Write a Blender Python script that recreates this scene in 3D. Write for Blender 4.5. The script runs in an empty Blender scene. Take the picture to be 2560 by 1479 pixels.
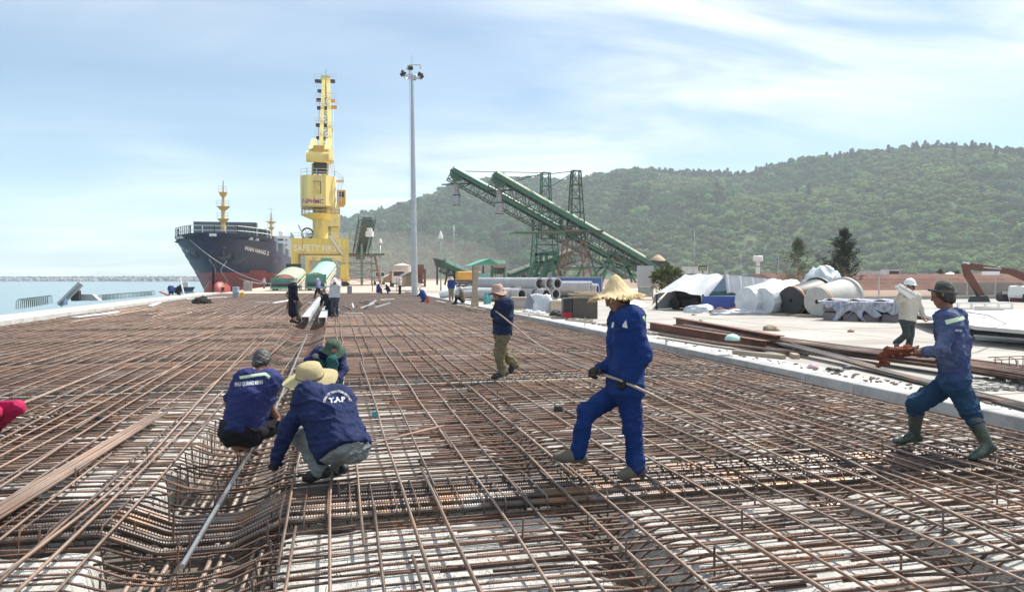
import bpy, math, random
import numpy as np
from mathutils import Vector, Matrix

R = random.Random(7)
RAD = math.radians
sc = bpy.context.scene
COL = sc.collection

# ------------------------------------------------------------------ camera
F, HY, VX, CZ = 1850.0, 692.0, 840.0, 1.75          # focal length in photo pixels, horizon row, quay vanishing column, eye height
YAW, PITCH = math.atan((1280 - VX) / F), math.atan((739.5 - HY) / F)
cam_d = bpy.data.cameras.new('camera')
cam_d.sensor_width = 36; cam_d.sensor_fit = 'HORIZONTAL'; cam_d.lens = F / 2560 * 36
cam_d.clip_start = 0.1; cam_d.clip_end = 20000
cam = bpy.data.objects.new('camera', cam_d); COL.objects.link(cam)
cam.location = (0, 0, CZ); cam.rotation_euler = (math.pi / 2 - PITCH, 0, -YAW)
sc.camera = cam

# ------------------------------------------------------------------ sky, sun, exposure
SUN_EL = RAD(53); SUN_AZ = RAD(90 + 13.4 - 38)          # azimuth clockwise from +Y (the quay's direction)
world = bpy.data.worlds.new('World'); sc.world = world; world.use_nodes = True
wn, wl = world.node_tree.nodes, world.node_tree.links
wn.clear()
w_out = wn.new('ShaderNodeOutputWorld'); w_bg = wn.new('ShaderNodeBackground'); w_bg.inputs['Strength'].default_value = 0.085
sky = wn.new('ShaderNodeTexSky'); sky.sky_type = 'NISHITA'; sky.sun_disc = False
sky.sun_elevation = SUN_EL; sky.sun_rotation = SUN_AZ; sky.altitude = 0; sky.air_density = 1.0; sky.dust_density = .4; sky.ozone_density = 1.2
geo = wn.new('ShaderNodeTexCoord')
sepx = wn.new('ShaderNodeSeparateXYZ'); wl.new(geo.outputs['Generated'], sepx.inputs[0])
mx = wn.new('ShaderNodeMath'); mx.operation = 'MAXIMUM'; wl.new(sepx.outputs['Z'], mx.inputs[0]); mx.inputs[1].default_value = 0.0
ad = wn.new('ShaderNodeMath'); ad.operation = 'ADD'; wl.new(mx.outputs[0], ad.inputs[0]); ad.inputs[1].default_value = 0.10
dx = wn.new('ShaderNodeMath'); dx.operation = 'DIVIDE'; wl.new(sepx.outputs['X'], dx.inputs[0]); wl.new(ad.outputs[0], dx.inputs[1])
dy = wn.new('ShaderNodeMath'); dy.operation = 'DIVIDE'; wl.new(sepx.outputs['Y'], dy.inputs[0]); wl.new(ad.outputs[0], dy.inputs[1])
cmb = wn.new('ShaderNodeCombineXYZ'); wl.new(dx.outputs[0], cmb.inputs[0]); wl.new(dy.outputs[0], cmb.inputs[1])
def wnoise(scale, detail, rough, dist, loc, rot, sca):
    mp = wn.new('ShaderNodeMapping'); wl.new(cmb.outputs[0], mp.inputs[0])
    mp.inputs['Location'].default_value = loc; mp.inputs['Rotation'].default_value = (0, 0, rot); mp.inputs['Scale'].default_value = sca
    n = wn.new('ShaderNodeTexNoise'); wl.new(mp.outputs[0], n.inputs['Vector'])
    n.inputs['Scale'].default_value = scale; n.inputs['Detail'].default_value = detail; n.inputs['Roughness'].default_value = rough
    n.inputs['Distortion'].default_value = dist
    return n
def wramp(n, a, b):
    r = wn.new('ShaderNodeMapRange'); r.interpolation_type = 'SMOOTHSTEP'
    wl.new(n.outputs[0], r.inputs[0]); r.inputs[1].default_value = a; r.inputs[2].default_value = b
    return r
cov = wramp(wnoise(0.33, 2, .5, .3, (4.15, -1.25, 0), 0.5, (1, .8, 1)), .38, .60)       # where there is cirrus at all
wisp = wramp(wnoise(1.05, 9, .58, 1.0, (3.0, 0.4, 0), RAD(-28), (.75, 1.35, 1)), .18, .72)
veil = wramp(wnoise(.7, 5, .55, .6, (7.3, 5.4, 0), RAD(-20), (.4, 1.2, 1)), .35, .95)
mul = wn.new('ShaderNodeMath'); mul.operation = 'MULTIPLY'; wl.new(cov.outputs[0], mul.inputs[0]); wl.new(wisp.outputs[0], mul.inputs[1])
vm = wn.new('ShaderNodeMath'); vm.operation = 'MULTIPLY'; wl.new(veil.outputs[0], vm.inputs[0]); vm.inputs[1].default_value = 0.29
mxa = wn.new('ShaderNodeMath'); mxa.operation = 'ADD'; wl.new(mul.outputs[0], mxa.inputs[0]); wl.new(vm.outputs[0], mxa.inputs[1]); mxa.use_clamp = True
stint = wn.new('ShaderNodeMixRGB'); stint.blend_type = 'MULTIPLY'; stint.inputs[0].default_value = 1; wl.new(sky.outputs[0], stint.inputs[1]); stint.inputs[2].default_value = (.88, 1.035, 1.065, 1)
cmix = wn.new('ShaderNodeMixRGB'); wl.new(mxa.outputs[0], cmix.inputs[0]); wl.new(stint.outputs[0], cmix.inputs[1]); cmix.inputs[2].default_value = (9.0, 9.6, 10.2, 1)
wl.new(cmix.outputs[0], w_bg.inputs[0]); wl.new(w_bg.outputs[0], w_out.inputs[0])

sun_d = bpy.data.lights.new('sun', 'SUN'); sun_d.energy = 5.0; sun_d.angle = RAD(0.53); sun_d.color = (1.0, 0.95, 0.87)
sun = bpy.data.objects.new('sun', sun_d); COL.objects.link(sun)
SUN_V = Vector((math.sin(SUN_AZ) * math.cos(SUN_EL), math.cos(SUN_AZ) * math.cos(SUN_EL), math.sin(SUN_EL)))
sun.rotation_euler = (-SUN_V).to_track_quat('-Z', 'Y').to_euler(); sun.location = (60, 0, 80)
vs = sc.view_settings; vs.view_transform = 'Standard'; vs.look = 'None'; vs.gamma = 1; vs.exposure = 0.58; vs.use_curve_mapping = False
sc.render.engine = 'CYCLES'
sc.cycles.use_denoising = True
sc.cycles.max_bounces = 6; sc.cycles.diffuse_bounces = 3; sc.cycles.glossy_bounces = 3; sc.cycles.transmission_bounces = 4
sc.cycles.volume_bounces = 1; sc.cycles.transparent_max_bounces = 8
sc.cycles.volume_step_rate = 1.0

# ------------------------------------------------------------------ helpers
_fw = Vector((math.sin(YAW) * math.cos(PITCH), math.cos(YAW) * math.cos(PITCH), -math.sin(PITCH)))
_rt = Vector((math.cos(YAW), -math.sin(YAW), 0)); _up = _rt.cross(_fw)
def ray(px, py):
    return _fw + _rt * ((px - 1280) / F) + _up * ((739.5 - py) / F)
def on(px, py, z=0.0):                                  # where a photo pixel meets a level surface
    d = ray(px, py); return Vector((0, 0, CZ)) + d * ((z - CZ) / d.z)
def at(px, py, Y):                                      # where it meets the cross-section of the quay at distance Y
    d = ray(px, py); return Vector((0, 0, CZ)) + d * (Y / d.y)

def link(o, parent=None):
    COL.objects.link(o)
    if parent is not None: o.parent = parent
    return o
def tag(o, label=None, cat=None, group=None, kind=None):
    if label: o['label'] = label
    if cat: o['category'] = cat
    if group: o['group'] = group
    if kind: o['kind'] = kind
    return o
def thing(name, label, cat, loc=(0, 0, 0), rz=0, group=None):
    o = bpy.data.objects.new(name, None); link(o); o.empty_display_size = 0.2
    o.location = loc; o.rotation_euler = (0, 0, rz)
    return tag(o, label, cat, group)
def copy_tree(o, parent=None):
    c = o.copy(); COL.objects.link(c); c.parent = parent
    for ch in list(o.children): copy_tree(ch, c)
    return c

_nrm = lambda v: v / np.maximum(np.linalg.norm(v, axis=-1, keepdims=True), 1e-9)
class MB:
    """Collects shapes for ONE mesh."""
    def __init__(s): s.v = []; s.f = []; s.n = 0; s.m = []; s.mi = 0
    def add(s, v, f):
        v = np.asarray(v, float).reshape(-1, 3); s.v.append(v)
        for q in f: s.f.append(tuple(int(i) + s.n for i in q))
        s.m.extend([s.mi] * len(f)); s.n += len(v); return s
    def box(s, c, size, rz=0, M=None, bev=0):
        x, y, z = (d / 2 for d in size)
        if bev:
            b = bev; P = []; 
            for zz, k in ((-z, b), (-z + b, 0), (z - b, 0), (z, b)):
                P += [(-x + k, -y + k, zz), (x - k, -y + k, zz), (x - k, y - k, zz), (-x + k, y - k, zz)]
            f = [(3, 2, 1, 0), (12, 13, 14, 15)]
            for L in range(3):
                for i in range(4):
                    j = (i + 1) % 4; f.append((L * 4 + i, L * 4 + j, L * 4 + 4 + j, L * 4 + 4 + i))
        else:
            P = [(-x, -y, -z), (x, -y, -z), (x, y, -z), (-x, y, -z), (-x, -y, z), (x, -y, z), (x, y, z), (-x, y, z)]
            f = [(3, 2, 1, 0), (4, 5, 6, 7), (0, 1, 5, 4), (1, 2, 6, 5), (2, 3, 7, 6), (3, 0, 4, 7)]
        P = np.array(P, float)
        if rz:
            c_, s_ = math.cos(rz), math.sin(rz); P[:, :2] = P[:, :2] @ np.array([[c_, s_], [-s_, c_]])
        if M is not None: P = P @ np.array(M.to_3x3()).T
        return s.add(P + np.array(c), f)
    def b2(s, lo, hi): 
        lo = np.array(lo, float); hi = np.array(hi, float)
        return s.box((lo + hi) / 2, hi - lo)
    def tube(s, pts, r, n=6, up=(0, 0, 1), caps=True, closed=False, ph=0.0):
        p = np.asarray(pts, float); k = len(p)
        r = np.broadcast_to(np.asarray(r, float), (k,))
        if closed: t = np.roll(p, -1, 0) - np.roll(p, 1, 0)
        else:
            t = np.empty_like(p); t[1:-1] = p[2:] - p[:-2]; t[0] = p[1] - p[0]; t[-1] = p[-1] - p[-2]
            if k > 2:                                         # true mitre direction at bends
                d = _nrm(p[1:] - p[:-1]); t[1:-1] = d[1:] + d[:-1]
        t = _nrm(t); u = np.array(up, float)
        a = np.cross(t, u); bad = np.linalg.norm(a, axis=1) < 0.05
        if bad.any(): a[bad] = np.cross(t[bad], np.array([1, .02, .01]) if abs(u[0]) < .5 else np.array([.01, 1, .02]))
        a = _nrm(a); b = np.cross(a, t)
        th = np.arange(n) * 2 * math.pi / n + ph
        v = p[:, None, :] + r[:, None, None] * (a[:, None, :] * np.cos(th)[None, :, None] + b[:, None, :] * np.sin(th)[None, :, None])
        f = []
        for i in range(k if closed else k - 1):
            q = ((i + 1) % k) * n; o = i * n
            for j in range(n):
                j2 = (j + 1) % n; f.append((o + j, q + j, q + j2, o + j2))
        if caps and not closed:
            f.append(tuple(range(n))); f.append(tuple(reversed(range((k - 1) * n, k * n))))
        return s.add(v.reshape(-1, 3), f)
    def bar(s, a, b, w, h=None, up=(0, 0, 1)):            # rectangular beam from a to b
        h = h or w; a = np.array(a, float); b = np.array(b, float); t = _nrm(b - a); u = np.array(up, float)
        x = np.cross(t, u)
        if np.linalg.norm(x) < .05: x = np.cross(t, np.array([1, 0, 0.]))
        x = _nrm(x); y = np.cross(x, t); P = []
        for e in (a, b):
            for i, j in ((-1, -1), (1, -1), (1, 1), (-1, 1)): P.append(e + x * w / 2 * i + y * h / 2 * j)
        return s.add(P, [(0, 1, 2, 3), (7, 6, 5, 4), (0, 4, 5, 1), (1, 5, 6, 2), (2, 6, 7, 3), (3, 7, 4, 0)])
    def lathe(s, prof, n=24, c=(0, 0, 0), axis='z', cap=(True, True), sx=1, sy=1, a0=0, a1=2 * math.pi):
        full = abs(a1 - a0 - 2 * math.pi) < 1e-6; m = n if full else n + 1
        th = a0 + (a1 - a0) * np.arange(m) / n; V = []
        for rr, zz in prof: V += [(rr * math.cos(t) * sx, rr * math.sin(t) * sy, zz) for t in th]
        V = np.array(V, float); f = []
        for i in range(len(prof) - 1):
            for j in range(n):
                j2 = (j + 1) % m; f.append((i * m + j, i * m + j2, (i + 1) * m + j2, (i + 1) * m + j))
        if cap[0]: f.append(tuple(reversed(range(m))))
        if cap[1]: f.append(tuple(range((len(prof) - 1) * m, len(prof) * m)))
        if axis == 'x': V = V[:, [2, 0, 1]]
        if axis == 'y': V = V[:, [1, 2, 0]]
        return s.add(V + np.array(c, float), f)
    def prism(s, poly, d, M=None, c=(0, 0, 0)):           # polygon in x/z, thickness d along y
        n = len(poly); V = [(x, -d / 2, z) for x, z in poly] + [(x, d / 2, z) for x, z in poly]
        V = np.array(V, float)
        if M is not None: V = V @ np.array(M.to_3x3()).T
        return s.add(V + np.array(c, float), [tuple(range(n)), tuple(reversed(range(n, 2 * n)))] + [(i, i + n, (i + 1) % n + n, (i + 1) % n) for i in range(n)])
    def grid(s, P, flip=False, closed_u=False):               # P: (a,b,3) array of points
        P = np.asarray(P, float); a, b = P.shape[:2]; f = []
        for i in range(a - 1):
            for j in range(b if closed_u else b - 1):
                j2 = (j + 1) % b; q = (i * b + j, i * b + j2, (i + 1) * b + j2, (i + 1) * b + j)
                f.append(q[::-1] if flip else q)
        return s.add(P.reshape(-1, 3), f)
    def mesh(s, name, mats, smooth=False):
        me = bpy.data.meshes.new(name)
        if s.n:
            V = np.concatenate(s.v); me.from_pydata(V.tolist(), [], s.f)
        for m in (mats if isinstance(mats, (list, tuple)) else [mats]): me.materials.append(m)
        if any(s.m): me.polygons.foreach_set('material_index', s.m)
        if smooth:
            me.polygons.foreach_set('use_smooth', [True] * len(me.polygons))
            if smooth != True: me.set_sharp_from_angle(angle=RAD(smooth))
        me.update(); return me
    def build(s, name, mats, parent=None, smooth=False, loc=None, rot=None):
        o = bpy.data.objects.new(name, s.mesh(name, mats, smooth)); link(o, parent)
        if loc is not None: o.location = loc
        if rot is not None: o.rotation_euler = rot
        return o

MATS = {}
def mat(name, c, rough=.7, metal=0.0, var=.18, scale=2.0, c2=None, c2amt=.5, c2scale=1.2, c2edge=(.5, .62), bump=0.0, bscale=30., bdist=.01, wave=None, rnd=0.0,
        spec=.5, coord='Object', stretch=(1, 1, 1), c3=None, c3amt=.5, c3scale=.6, c3stretch=(1, 1, 1), c3edge=(.52, .7), subs=0, transm=0.0, alpha=1.0, sheen=0.0):
    """Procedural material: base colour with noise variation, two optional patches (rust, dust, stains), bump."""
    if name in MATS: return MATS[name]
    m = bpy.data.materials.new(name); m.use_nodes = True; n, l = m.node_tree.nodes, m.node_tree.links
    b = n['Principled BSDF']; b.inputs['Roughness'].default_value = rough; b.inputs['Metallic'].default_value = metal
    b.inputs['Specular IOR Level'].default_value = spec
    if transm: b.inputs['Transmission Weight'].default_value = transm
    if alpha < 1: b.inputs['Alpha'].default_value = alpha
    if sheen: b.inputs['Sheen Weight'].default_value = sheen
    tc = n.new('ShaderNodeTexCoord'); src = tc.outputs[coord]
    def noise(sc_, det=5, st=(1, 1, 1), ro=.55):
        mp = n.new('ShaderNodeMapping'); l.new(src, mp.inputs[0]); mp.inputs['Scale'].default_value = st
        q = n.new('ShaderNodeTexNoise'); l.new(mp.outputs[0], q.inputs['Vector']); q.inputs['Scale'].default_value = sc_; q.inputs['Detail'].default_value = det
        q.inputs['Roughness'].default_value = ro
        return q
    q = noise(scale, 6, stretch)
    mr = n.new('ShaderNodeMapRange'); l.new(q.outputs[0], mr.inputs[0]); mr.inputs[1].default_value = .3; mr.inputs[2].default_value = .7
    mr.inputs[3].default_value = 1 - var; mr.inputs[4].default_value = 1 + var
    fac = mr.outputs[0]
    if rnd:
        oi = n.new('ShaderNodeObjectInfo'); r2 = n.new('ShaderNodeMapRange'); l.new(oi.outputs['Random'], r2.inputs[0])
        r2.inputs[3].default_value = 1 - rnd; r2.inputs[4].default_value = 1 + rnd
        mm = n.new('ShaderNodeMath'); mm.operation = 'MULTIPLY'; l.new(fac, mm.inputs[0]); l.new(r2.outputs[0], mm.inputs[1]); fac = mm.outputs[0]
    vm_ = n.new('ShaderNodeVectorMath'); vm_.operation = 'SCALE'; vm_.inputs[0].default_value = c[:3]; l.new(fac, vm_.inputs['Scale'])
    colr = vm_.outputs[0]
    for cc, amt, scl, st, edge in ((c2, c2amt, c2scale, stretch, c2edge), (c3, c3amt, c3scale, c3stretch, c3edge)):
        if cc is None: continue
        q2 = noise(scl, 7, st, .62); m2 = n.new('ShaderNodeMapRange'); l.new(q2.outputs[0], m2.inputs[0]); m2.inputs[1].default_value = edge[0]; m2.inputs[2].default_value = edge[1]
        m2.inputs[4].default_value = amt
        mixn = n.new('ShaderNodeMixRGB'); l.new(m2.outputs[0], mixn.inputs[0]); l.new(colr, mixn.inputs[1]); mixn.inputs[2].default_value = (*cc[:3], 1); colr = mixn.outputs[0]
    l.new(colr, b.inputs['Base Color'])
    nrm = None
    if bump:
        qb = noise(bscale, 5, (1, 1, 1), .6); bp = n.new('ShaderNodeBump'); bp.inputs['Strength'].default_value = bump; bp.inputs['Distance'].default_value = bdist
        l.new(qb.outputs[0], bp.inputs['Height']); nrm = bp
    if wave:                                                 # (axis, wavelength, strength): ribs, corrugation
        ax, wlen, st = wave; w = n.new('ShaderNodeTexWave'); l.new(src, w.inputs['Vector']); w.bands_direction = ax; w.wave_profile = 'SIN'
        w.inputs['Scale'].default_value = 2 * math.pi / (20 * wlen); w.inputs['Distortion'].default_value = 0
        bw = n.new('ShaderNodeBump'); bw.inputs['Strength'].default_value = st; bw.inputs['Distance'].default_value = wlen * .35; l.new(w.outputs['Fac'], bw.inputs['Height'])
        if nrm: l.new(nrm.outputs[0], bw.inputs['Normal'])
        nrm = bw
    if nrm: l.new(nrm.outputs[0], b.inputs['Normal'])
    MATS[name] = m; return m

def text_mesh(txt, size=1.0, extrude=0.0, bold=0.0):
    """Letters as a mesh in the x/y plane, centred on the origin."""
    cu = bpy.data.curves.new('lettering', 'FONT'); cu.body = txt; cu.size = size; cu.extrude = extrude; cu.offset = bold; cu.align_x = 'CENTER'; cu.align_y = 'CENTER'
    cu.resolution_u = 3
    o = bpy.data.objects.new('lettering', cu); COL.objects.link(o)
    bpy.context.view_layer.update()
    me = bpy.data.meshes.new_from_object(o.evaluated_get(bpy.context.evaluated_depsgraph_get()))
    bpy.data.objects.remove(o); bpy.data.curves.remove(cu)
    return me

def vnoise(x, y, seed=0):
    """Smooth value noise for shapes (numpy)."""
    x = np.asarray(x, float); y = np.asarray(y, float)
    xi = np.floor(x).astype(int); yi = np.floor(y).astype(int); fx = x - xi; fy = y - yi
    fx = fx * fx * (3 - 2 * fx); fy = fy * fy * (3 - 2 * fy)
    def h(i, j):
        k = (i * 374761393 + j * 668265263 + seed * 974711) & 0x7fffffff
        k = ((k ^ (k >> 13)) * 1274126177) & 0x7fffffff
        return ((k ^ (k >> 16)) & 0xffff) / 65535.0
    return (h(xi, yi) * (1 - fx) + h(xi + 1, yi) * fx) * (1 - fy) + (h(xi, yi + 1) * (1 - fx) + h(xi + 1, yi + 1) * fx) * fy
def fbm(x, y, o=4, seed=0):
    s = 0; a = .5; t = 0
    for i in range(o):
        s = s + a * vnoise(np.asarray(x) * 2 ** i, np.asarray(y) * 2 ** i, seed + i); t += a; a *= .5
    return s / t
# ------------------------------------------------------------------ sea, land, yard, apron
M_SEA = mat('sea_water', (.045, .13, .17), rough=.12, var=.12, scale=.02, stretch=(.3, 1, 1), bump=.35, bscale=.9, bdist=.12, spec=.5)
M_GROUND = mat('packed_earth', (.26, .17, .12), rough=.95, var=.25, scale=.05, c2=(.33, .17, .10), c2amt=.8, c2scale=.03, bump=.3, bscale=2.)
M_YARD = mat('yard_concrete', (.36, .34, .31), rough=.9, var=.16, scale=.25, c2=(.29, .265, .235), c2amt=.75, c2scale=.35, c3=(.22, .18, .145), c3amt=.6, c3scale=.9, c3stretch=(.2, 1, 1), bump=.25, bscale=9., bdist=.02)
M_APRON = mat('dusty_apron', (.47, .40, .34), rough=.95, var=.12, scale=.2, c2=(.46, .27, .18), c2amt=.75, c2scale=.07, c3=(.5, .47, .42), c3amt=.6, c3scale=.4, c3stretch=(.3, 1, 1))
M_CONC = mat('kerb_concrete', (.36, .36, .355), rough=.9, var=.14, scale=3., c2=(.24, .235, .23), c2amt=.6, c2scale=2.2, bump=.4, bscale=25., bdist=.01)
M_CONCW = mat('pale_concrete', (.46, .45, .425), rough=.92, var=.10, scale=2., c2=(.33, .31, .285), c2amt=.65, c2scale=1.3, bump=.5, bscale=22., bdist=.012)

def sheet(name, x0, x1, y0, y1, z, m, zb=None, kind='structure'):
    b = MB()
    if zb is None: b.add([(x0, y0, z), (x1, y0, z), (x1, y1, z), (x0, y1, z)], [(0, 1, 2, 3)])
    else: b.b2((x0, y0, zb), (x1, y1, z))
    o = b.build(name, m); o['kind'] = kind; return o
SEA_Z = -2.9
sheet('sea', -2600, 2500, -300, 3000, SEA_Z, M_SEA)
# land: a slab that ends in a quay wall on the left and runs behind the hills
b = MB(); b.b2((-12.6, -40, -3.6), (2200, 2300, -.60)); tag(b.build('ground', M_GROUND), kind='structure')
b = MB(); b.b2((8.62, -30, -.50), (62, 46, .10)); _y = tag(b.build('yard_pavement', M_YARD), kind='structure')
for _x in np.arange(14.5, 62, 5.5): b = MB(); b.b2((_x, -20, .098), (_x + .025, 45.9, .1035)); b.build('joint', mat('joint_filler', (.16, .14, .12), rough=.95), _y)
for _v in np.arange(2.5, 46, 6.0): b = MB(); b.b2((8.7, _v, .098), (61.9, _v + .025, .1045)); b.build('joint', mat('joint_filler', (.16, .14, .12)), _y)
b = MB(); b.b2((-12.4, 84.6, -.52), (46, 330, -.03)); tag(b.build('quay_apron', M_APRON), kind='structure')
b = MB(); b.b2((8.62, 46.02, -.52), (46, 84.58, .02)); tag(b.build('storage_ground', M_APRON), kind='structure')
b = MB(); b.b2((46.02, 46.02, -.53), (420, 330, -.02)); tag(b.build('earth_ground', mat('red_earth', (.24, .155, .11), rough=.95, var=.25, scale=.08, c2=(.30, .24, .19), c2amt=.8, c2scale=.05)), kind='structure')

# ------------------------------------------------------------------ hill: ridge given in plan, slopes with gullies, forest on top
RIDGE = [(700, 640), (780, 590), (840, 566), (900, 540), (1016, 503), (1128, 470), (1250, 446), (1321, 452), (1453, 440), (1560, 424), (1727, 428), (1869, 434), (1930, 412), (2032, 398), (2164, 372),
         (2235, 366), (2337, 362), (2438, 366), (2560, 380), (2700, 392), (3000, 410), (3500, 430), (4300, 500)]
RX, RYY, RZ = [], [], []
for k, (px, py) in enumerate(RIDGE):
    az = YAW + math.atan((px - 1280) / F)
    D = 760 - 90 * min(1, max(0, (az - RAD(-8)) / RAD(55)))       # ridge comes a little nearer towards the right
    d = ray(px, py); t = D / math.hypot(d.x, d.y); p = Vector((0, 0, CZ)) + d * t
    RX.append(p.x); RYY.append(p.y); RZ.append(p.z - 4)
RA = np.array([math.atan2(x, y) for x, y in zip(RX, RYY)]); RD = np.hypot(RX, RYY); RZ = np.array(RZ)
HK = 1.8                                        # the hill stands about 600 to 1400 m away
def hill_z(x, y): return HK * hill_shape(np.asarray(x) / HK, np.asarray(y) / HK)
def hill_shape(x, y):
    a = np.arctan2(x, y); d = np.hypot(x, y)
    rd = np.interp(a, RA, RD); rz = np.interp(a, RA, RZ)
    lo = np.interp(a, [RA[0], RA[2], RA[7], RA[15], RA[-1]], [600, 480, 420, 380, 330])
    lo = lo + 45 * (fbm(x / 140, y / 140, 3, 5) - .5)
    t = np.clip((d - lo) / (rd - lo), 0, 2.2)
    up = np.where(t < 1, np.clip(t, 0, 1) ** .92, np.clip(1 - (t - 1) * .8, 0, 1))
    side = np.clip((a - RA[0]) / (RA[1] - RA[0]), 0, 1) * np.clip((RA[-1] - a) / .12, 0, 1)
    g = (fbm(x / 85, y / 85, 4, 11) - .5) * 42 + (fbm(x / 230, y / 230, 2, 23) - .5) * 50
    w = np.sin(np.clip(t, 0, 1) * math.pi) ** .8 * np.where(t < 1, 1, 0)
    return -1 + (rz * up + g * w * np.clip(rz / 90, .2, 1)) * side
aa = np.linspace(RA[0] - .01, RA[-1], 170); dd = np.concatenate([np.linspace(300, 800, 90), np.linspace(830, 1250, 14)])
A2, D2 = np.meshgrid(aa, dd, indexing='ij'); D2 = D2 * HK; X2 = D2 * np.sin(A2); Y2 = D2 * np.cos(A2); Z2 = hill_z(X2, Y2)
b = MB(); b.grid(np.stack([X2, Y2, Z2], -1), flip=True)
M_HILL = mat('hillside_scrub', (.045, .085, .030), rough=1, var=.4, scale=.03, c2=(.14, .12, .06), c2amt=.5, c2scale=.012, bump=.5, bscale=.3, bdist=1.)
tag(b.build('hillside', M_HILL, smooth=True), kind='structure')

# forest canopy: crowns of small leaf clumps, scattered over the slope
def leaf_mat(name, c, var=.5, tr=.25):
    m = bpy.data.materials.new(name); m.use_nodes = True; n, l = m.node_tree.nodes, m.node_tree.links
    bs = n['Principled BSDF']; bs.inputs['Roughness'].default_value = .75; bs.inputs['Specular IOR Level'].default_value = .2
    oi = n.new('ShaderNodeObjectInfo'); g = n.new('ShaderNodeNewGeometry')
    a1 = n.new('ShaderNodeMapRange'); l.new(oi.outputs['Random'], a1.inputs[0]); a1.inputs[3].default_value = 1 - var; a1.inputs[4].default_value = 1 + var
    a2 = n.new('ShaderNodeMapRange'); l.new(g.outputs['Random Per Island'], a2.inputs[0]); a2.inputs[3].default_value = .7; a2.inputs[4].default_value = 1.3
    mm = n.new('ShaderNodeMath'); mm.operation = 'MULTIPLY'; l.new(a1.outputs[0], mm.inputs[0]); l.new(a2.outputs[0], mm.inputs[1])
    hs = n.new('ShaderNodeHueSaturation'); hs.inputs['Color'].default_value = (*c, 1); l.new(mm.outputs[0], hs.inputs['Value'])
    hh = n.new('ShaderNodeMapRange'); l.new(oi.outputs['Random'], hh.inputs[0]); hh.inputs[3].default_value = .475; hh.inputs[4].default_value = .525; l.new(hh.outputs[0], hs.inputs['Hue'])
    l.new(hs.outputs[0], bs.inputs['Base Color'])
    t = n.new('ShaderNodeBsdfTranslucent'); l.new(hs.outputs[0], t.inputs[0]); mix = n.new('ShaderNodeMixShader'); mix.inputs[0].default_value = tr
    l.new(bs.outputs[0], mix.inputs[1]); l.new(t.outputs[0], mix.inputs[2]); l.new(mix.outputs[0], n['Material Output'].inputs[0])
    return m
M_LEAF = leaf_mat('broadleaf_foliage', (.052, .125, .042), tr=.42); M_LEAF2 = leaf_mat('pale_foliage', (.150, .225, .070), tr=.45); M_CASU = leaf_mat('casuarina_needles', (.035, .070, .040))
def quads(b, C, Nn, S, rs):
    """leaf-sized faces at centres C with normals Nn and sizes S"""
    k = len(C); t = _nrm(np.cross(Nn, rs.normal(size=(k, 3)))); u = np.cross(Nn, t)
    t *= S[:, None]; u *= (S * rs.uniform(.5, 1, k))[:, None]
    V = np.stack([C - t - u * .6, C + t - u, C + t * .7 + u, C - t * .8 + u * .7], 1).reshape(-1, 3)
    b.add(V, [(4 * i, 4 * i + 1, 4 * i + 2, 4 * i + 3) for i in range(k)])
def crown_mesh(name, kind, seed, m):
    rs = np.random.RandomState(seed); b = MB()
    if kind == 'round':
        nl = rs.randint(4, 7); lob = rs.normal(size=(nl, 3)) * np.array([.42, .42, .22]); lob[:, 2] += .55; lr = rs.uniform(.34, .58, nl)
        for c, r in zip(lob, lr):
            k = int(56 * r / .45); n_ = _nrm(rs.normal(size=(k, 3))); n_[:, 2] = np.abs(n_[:, 2]) * .9 - .15; n_ = _nrm(n_)
            C = c + n_ * r * rs.uniform(.75, 1.08, (k, 1)) * np.array([1, 1, .85]); quads(b, C, _nrm(n_ + rs.normal(size=(k, 3)) * .22), rs.uniform(.09, .2, k), rs)
    else:
        k = 170; z = rs.uniform(.12, 1, k) ** .9; a = rs.uniform(0, 6.283, k); rr = (1 - z) ** .5 * .75 * rs.uniform(.3, 1.1, k) + .03
        C = np.stack([rr * np.cos(a), rr * np.sin(a), z * 2.0], 1); n_ = _nrm(np.stack([np.cos(a), np.sin(a), .5 + 0 * a], 1) + rs.normal(size=(k, 3)) * .4)
        quads(b, C, n_, rs.uniform(.07, .16, k), rs); b.tube([(0, 0, -.1), (0, 0, 1.2), (0, 0, 1.9)], [.035, .025, .008], 4)
    return b.mesh(name, m)
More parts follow.
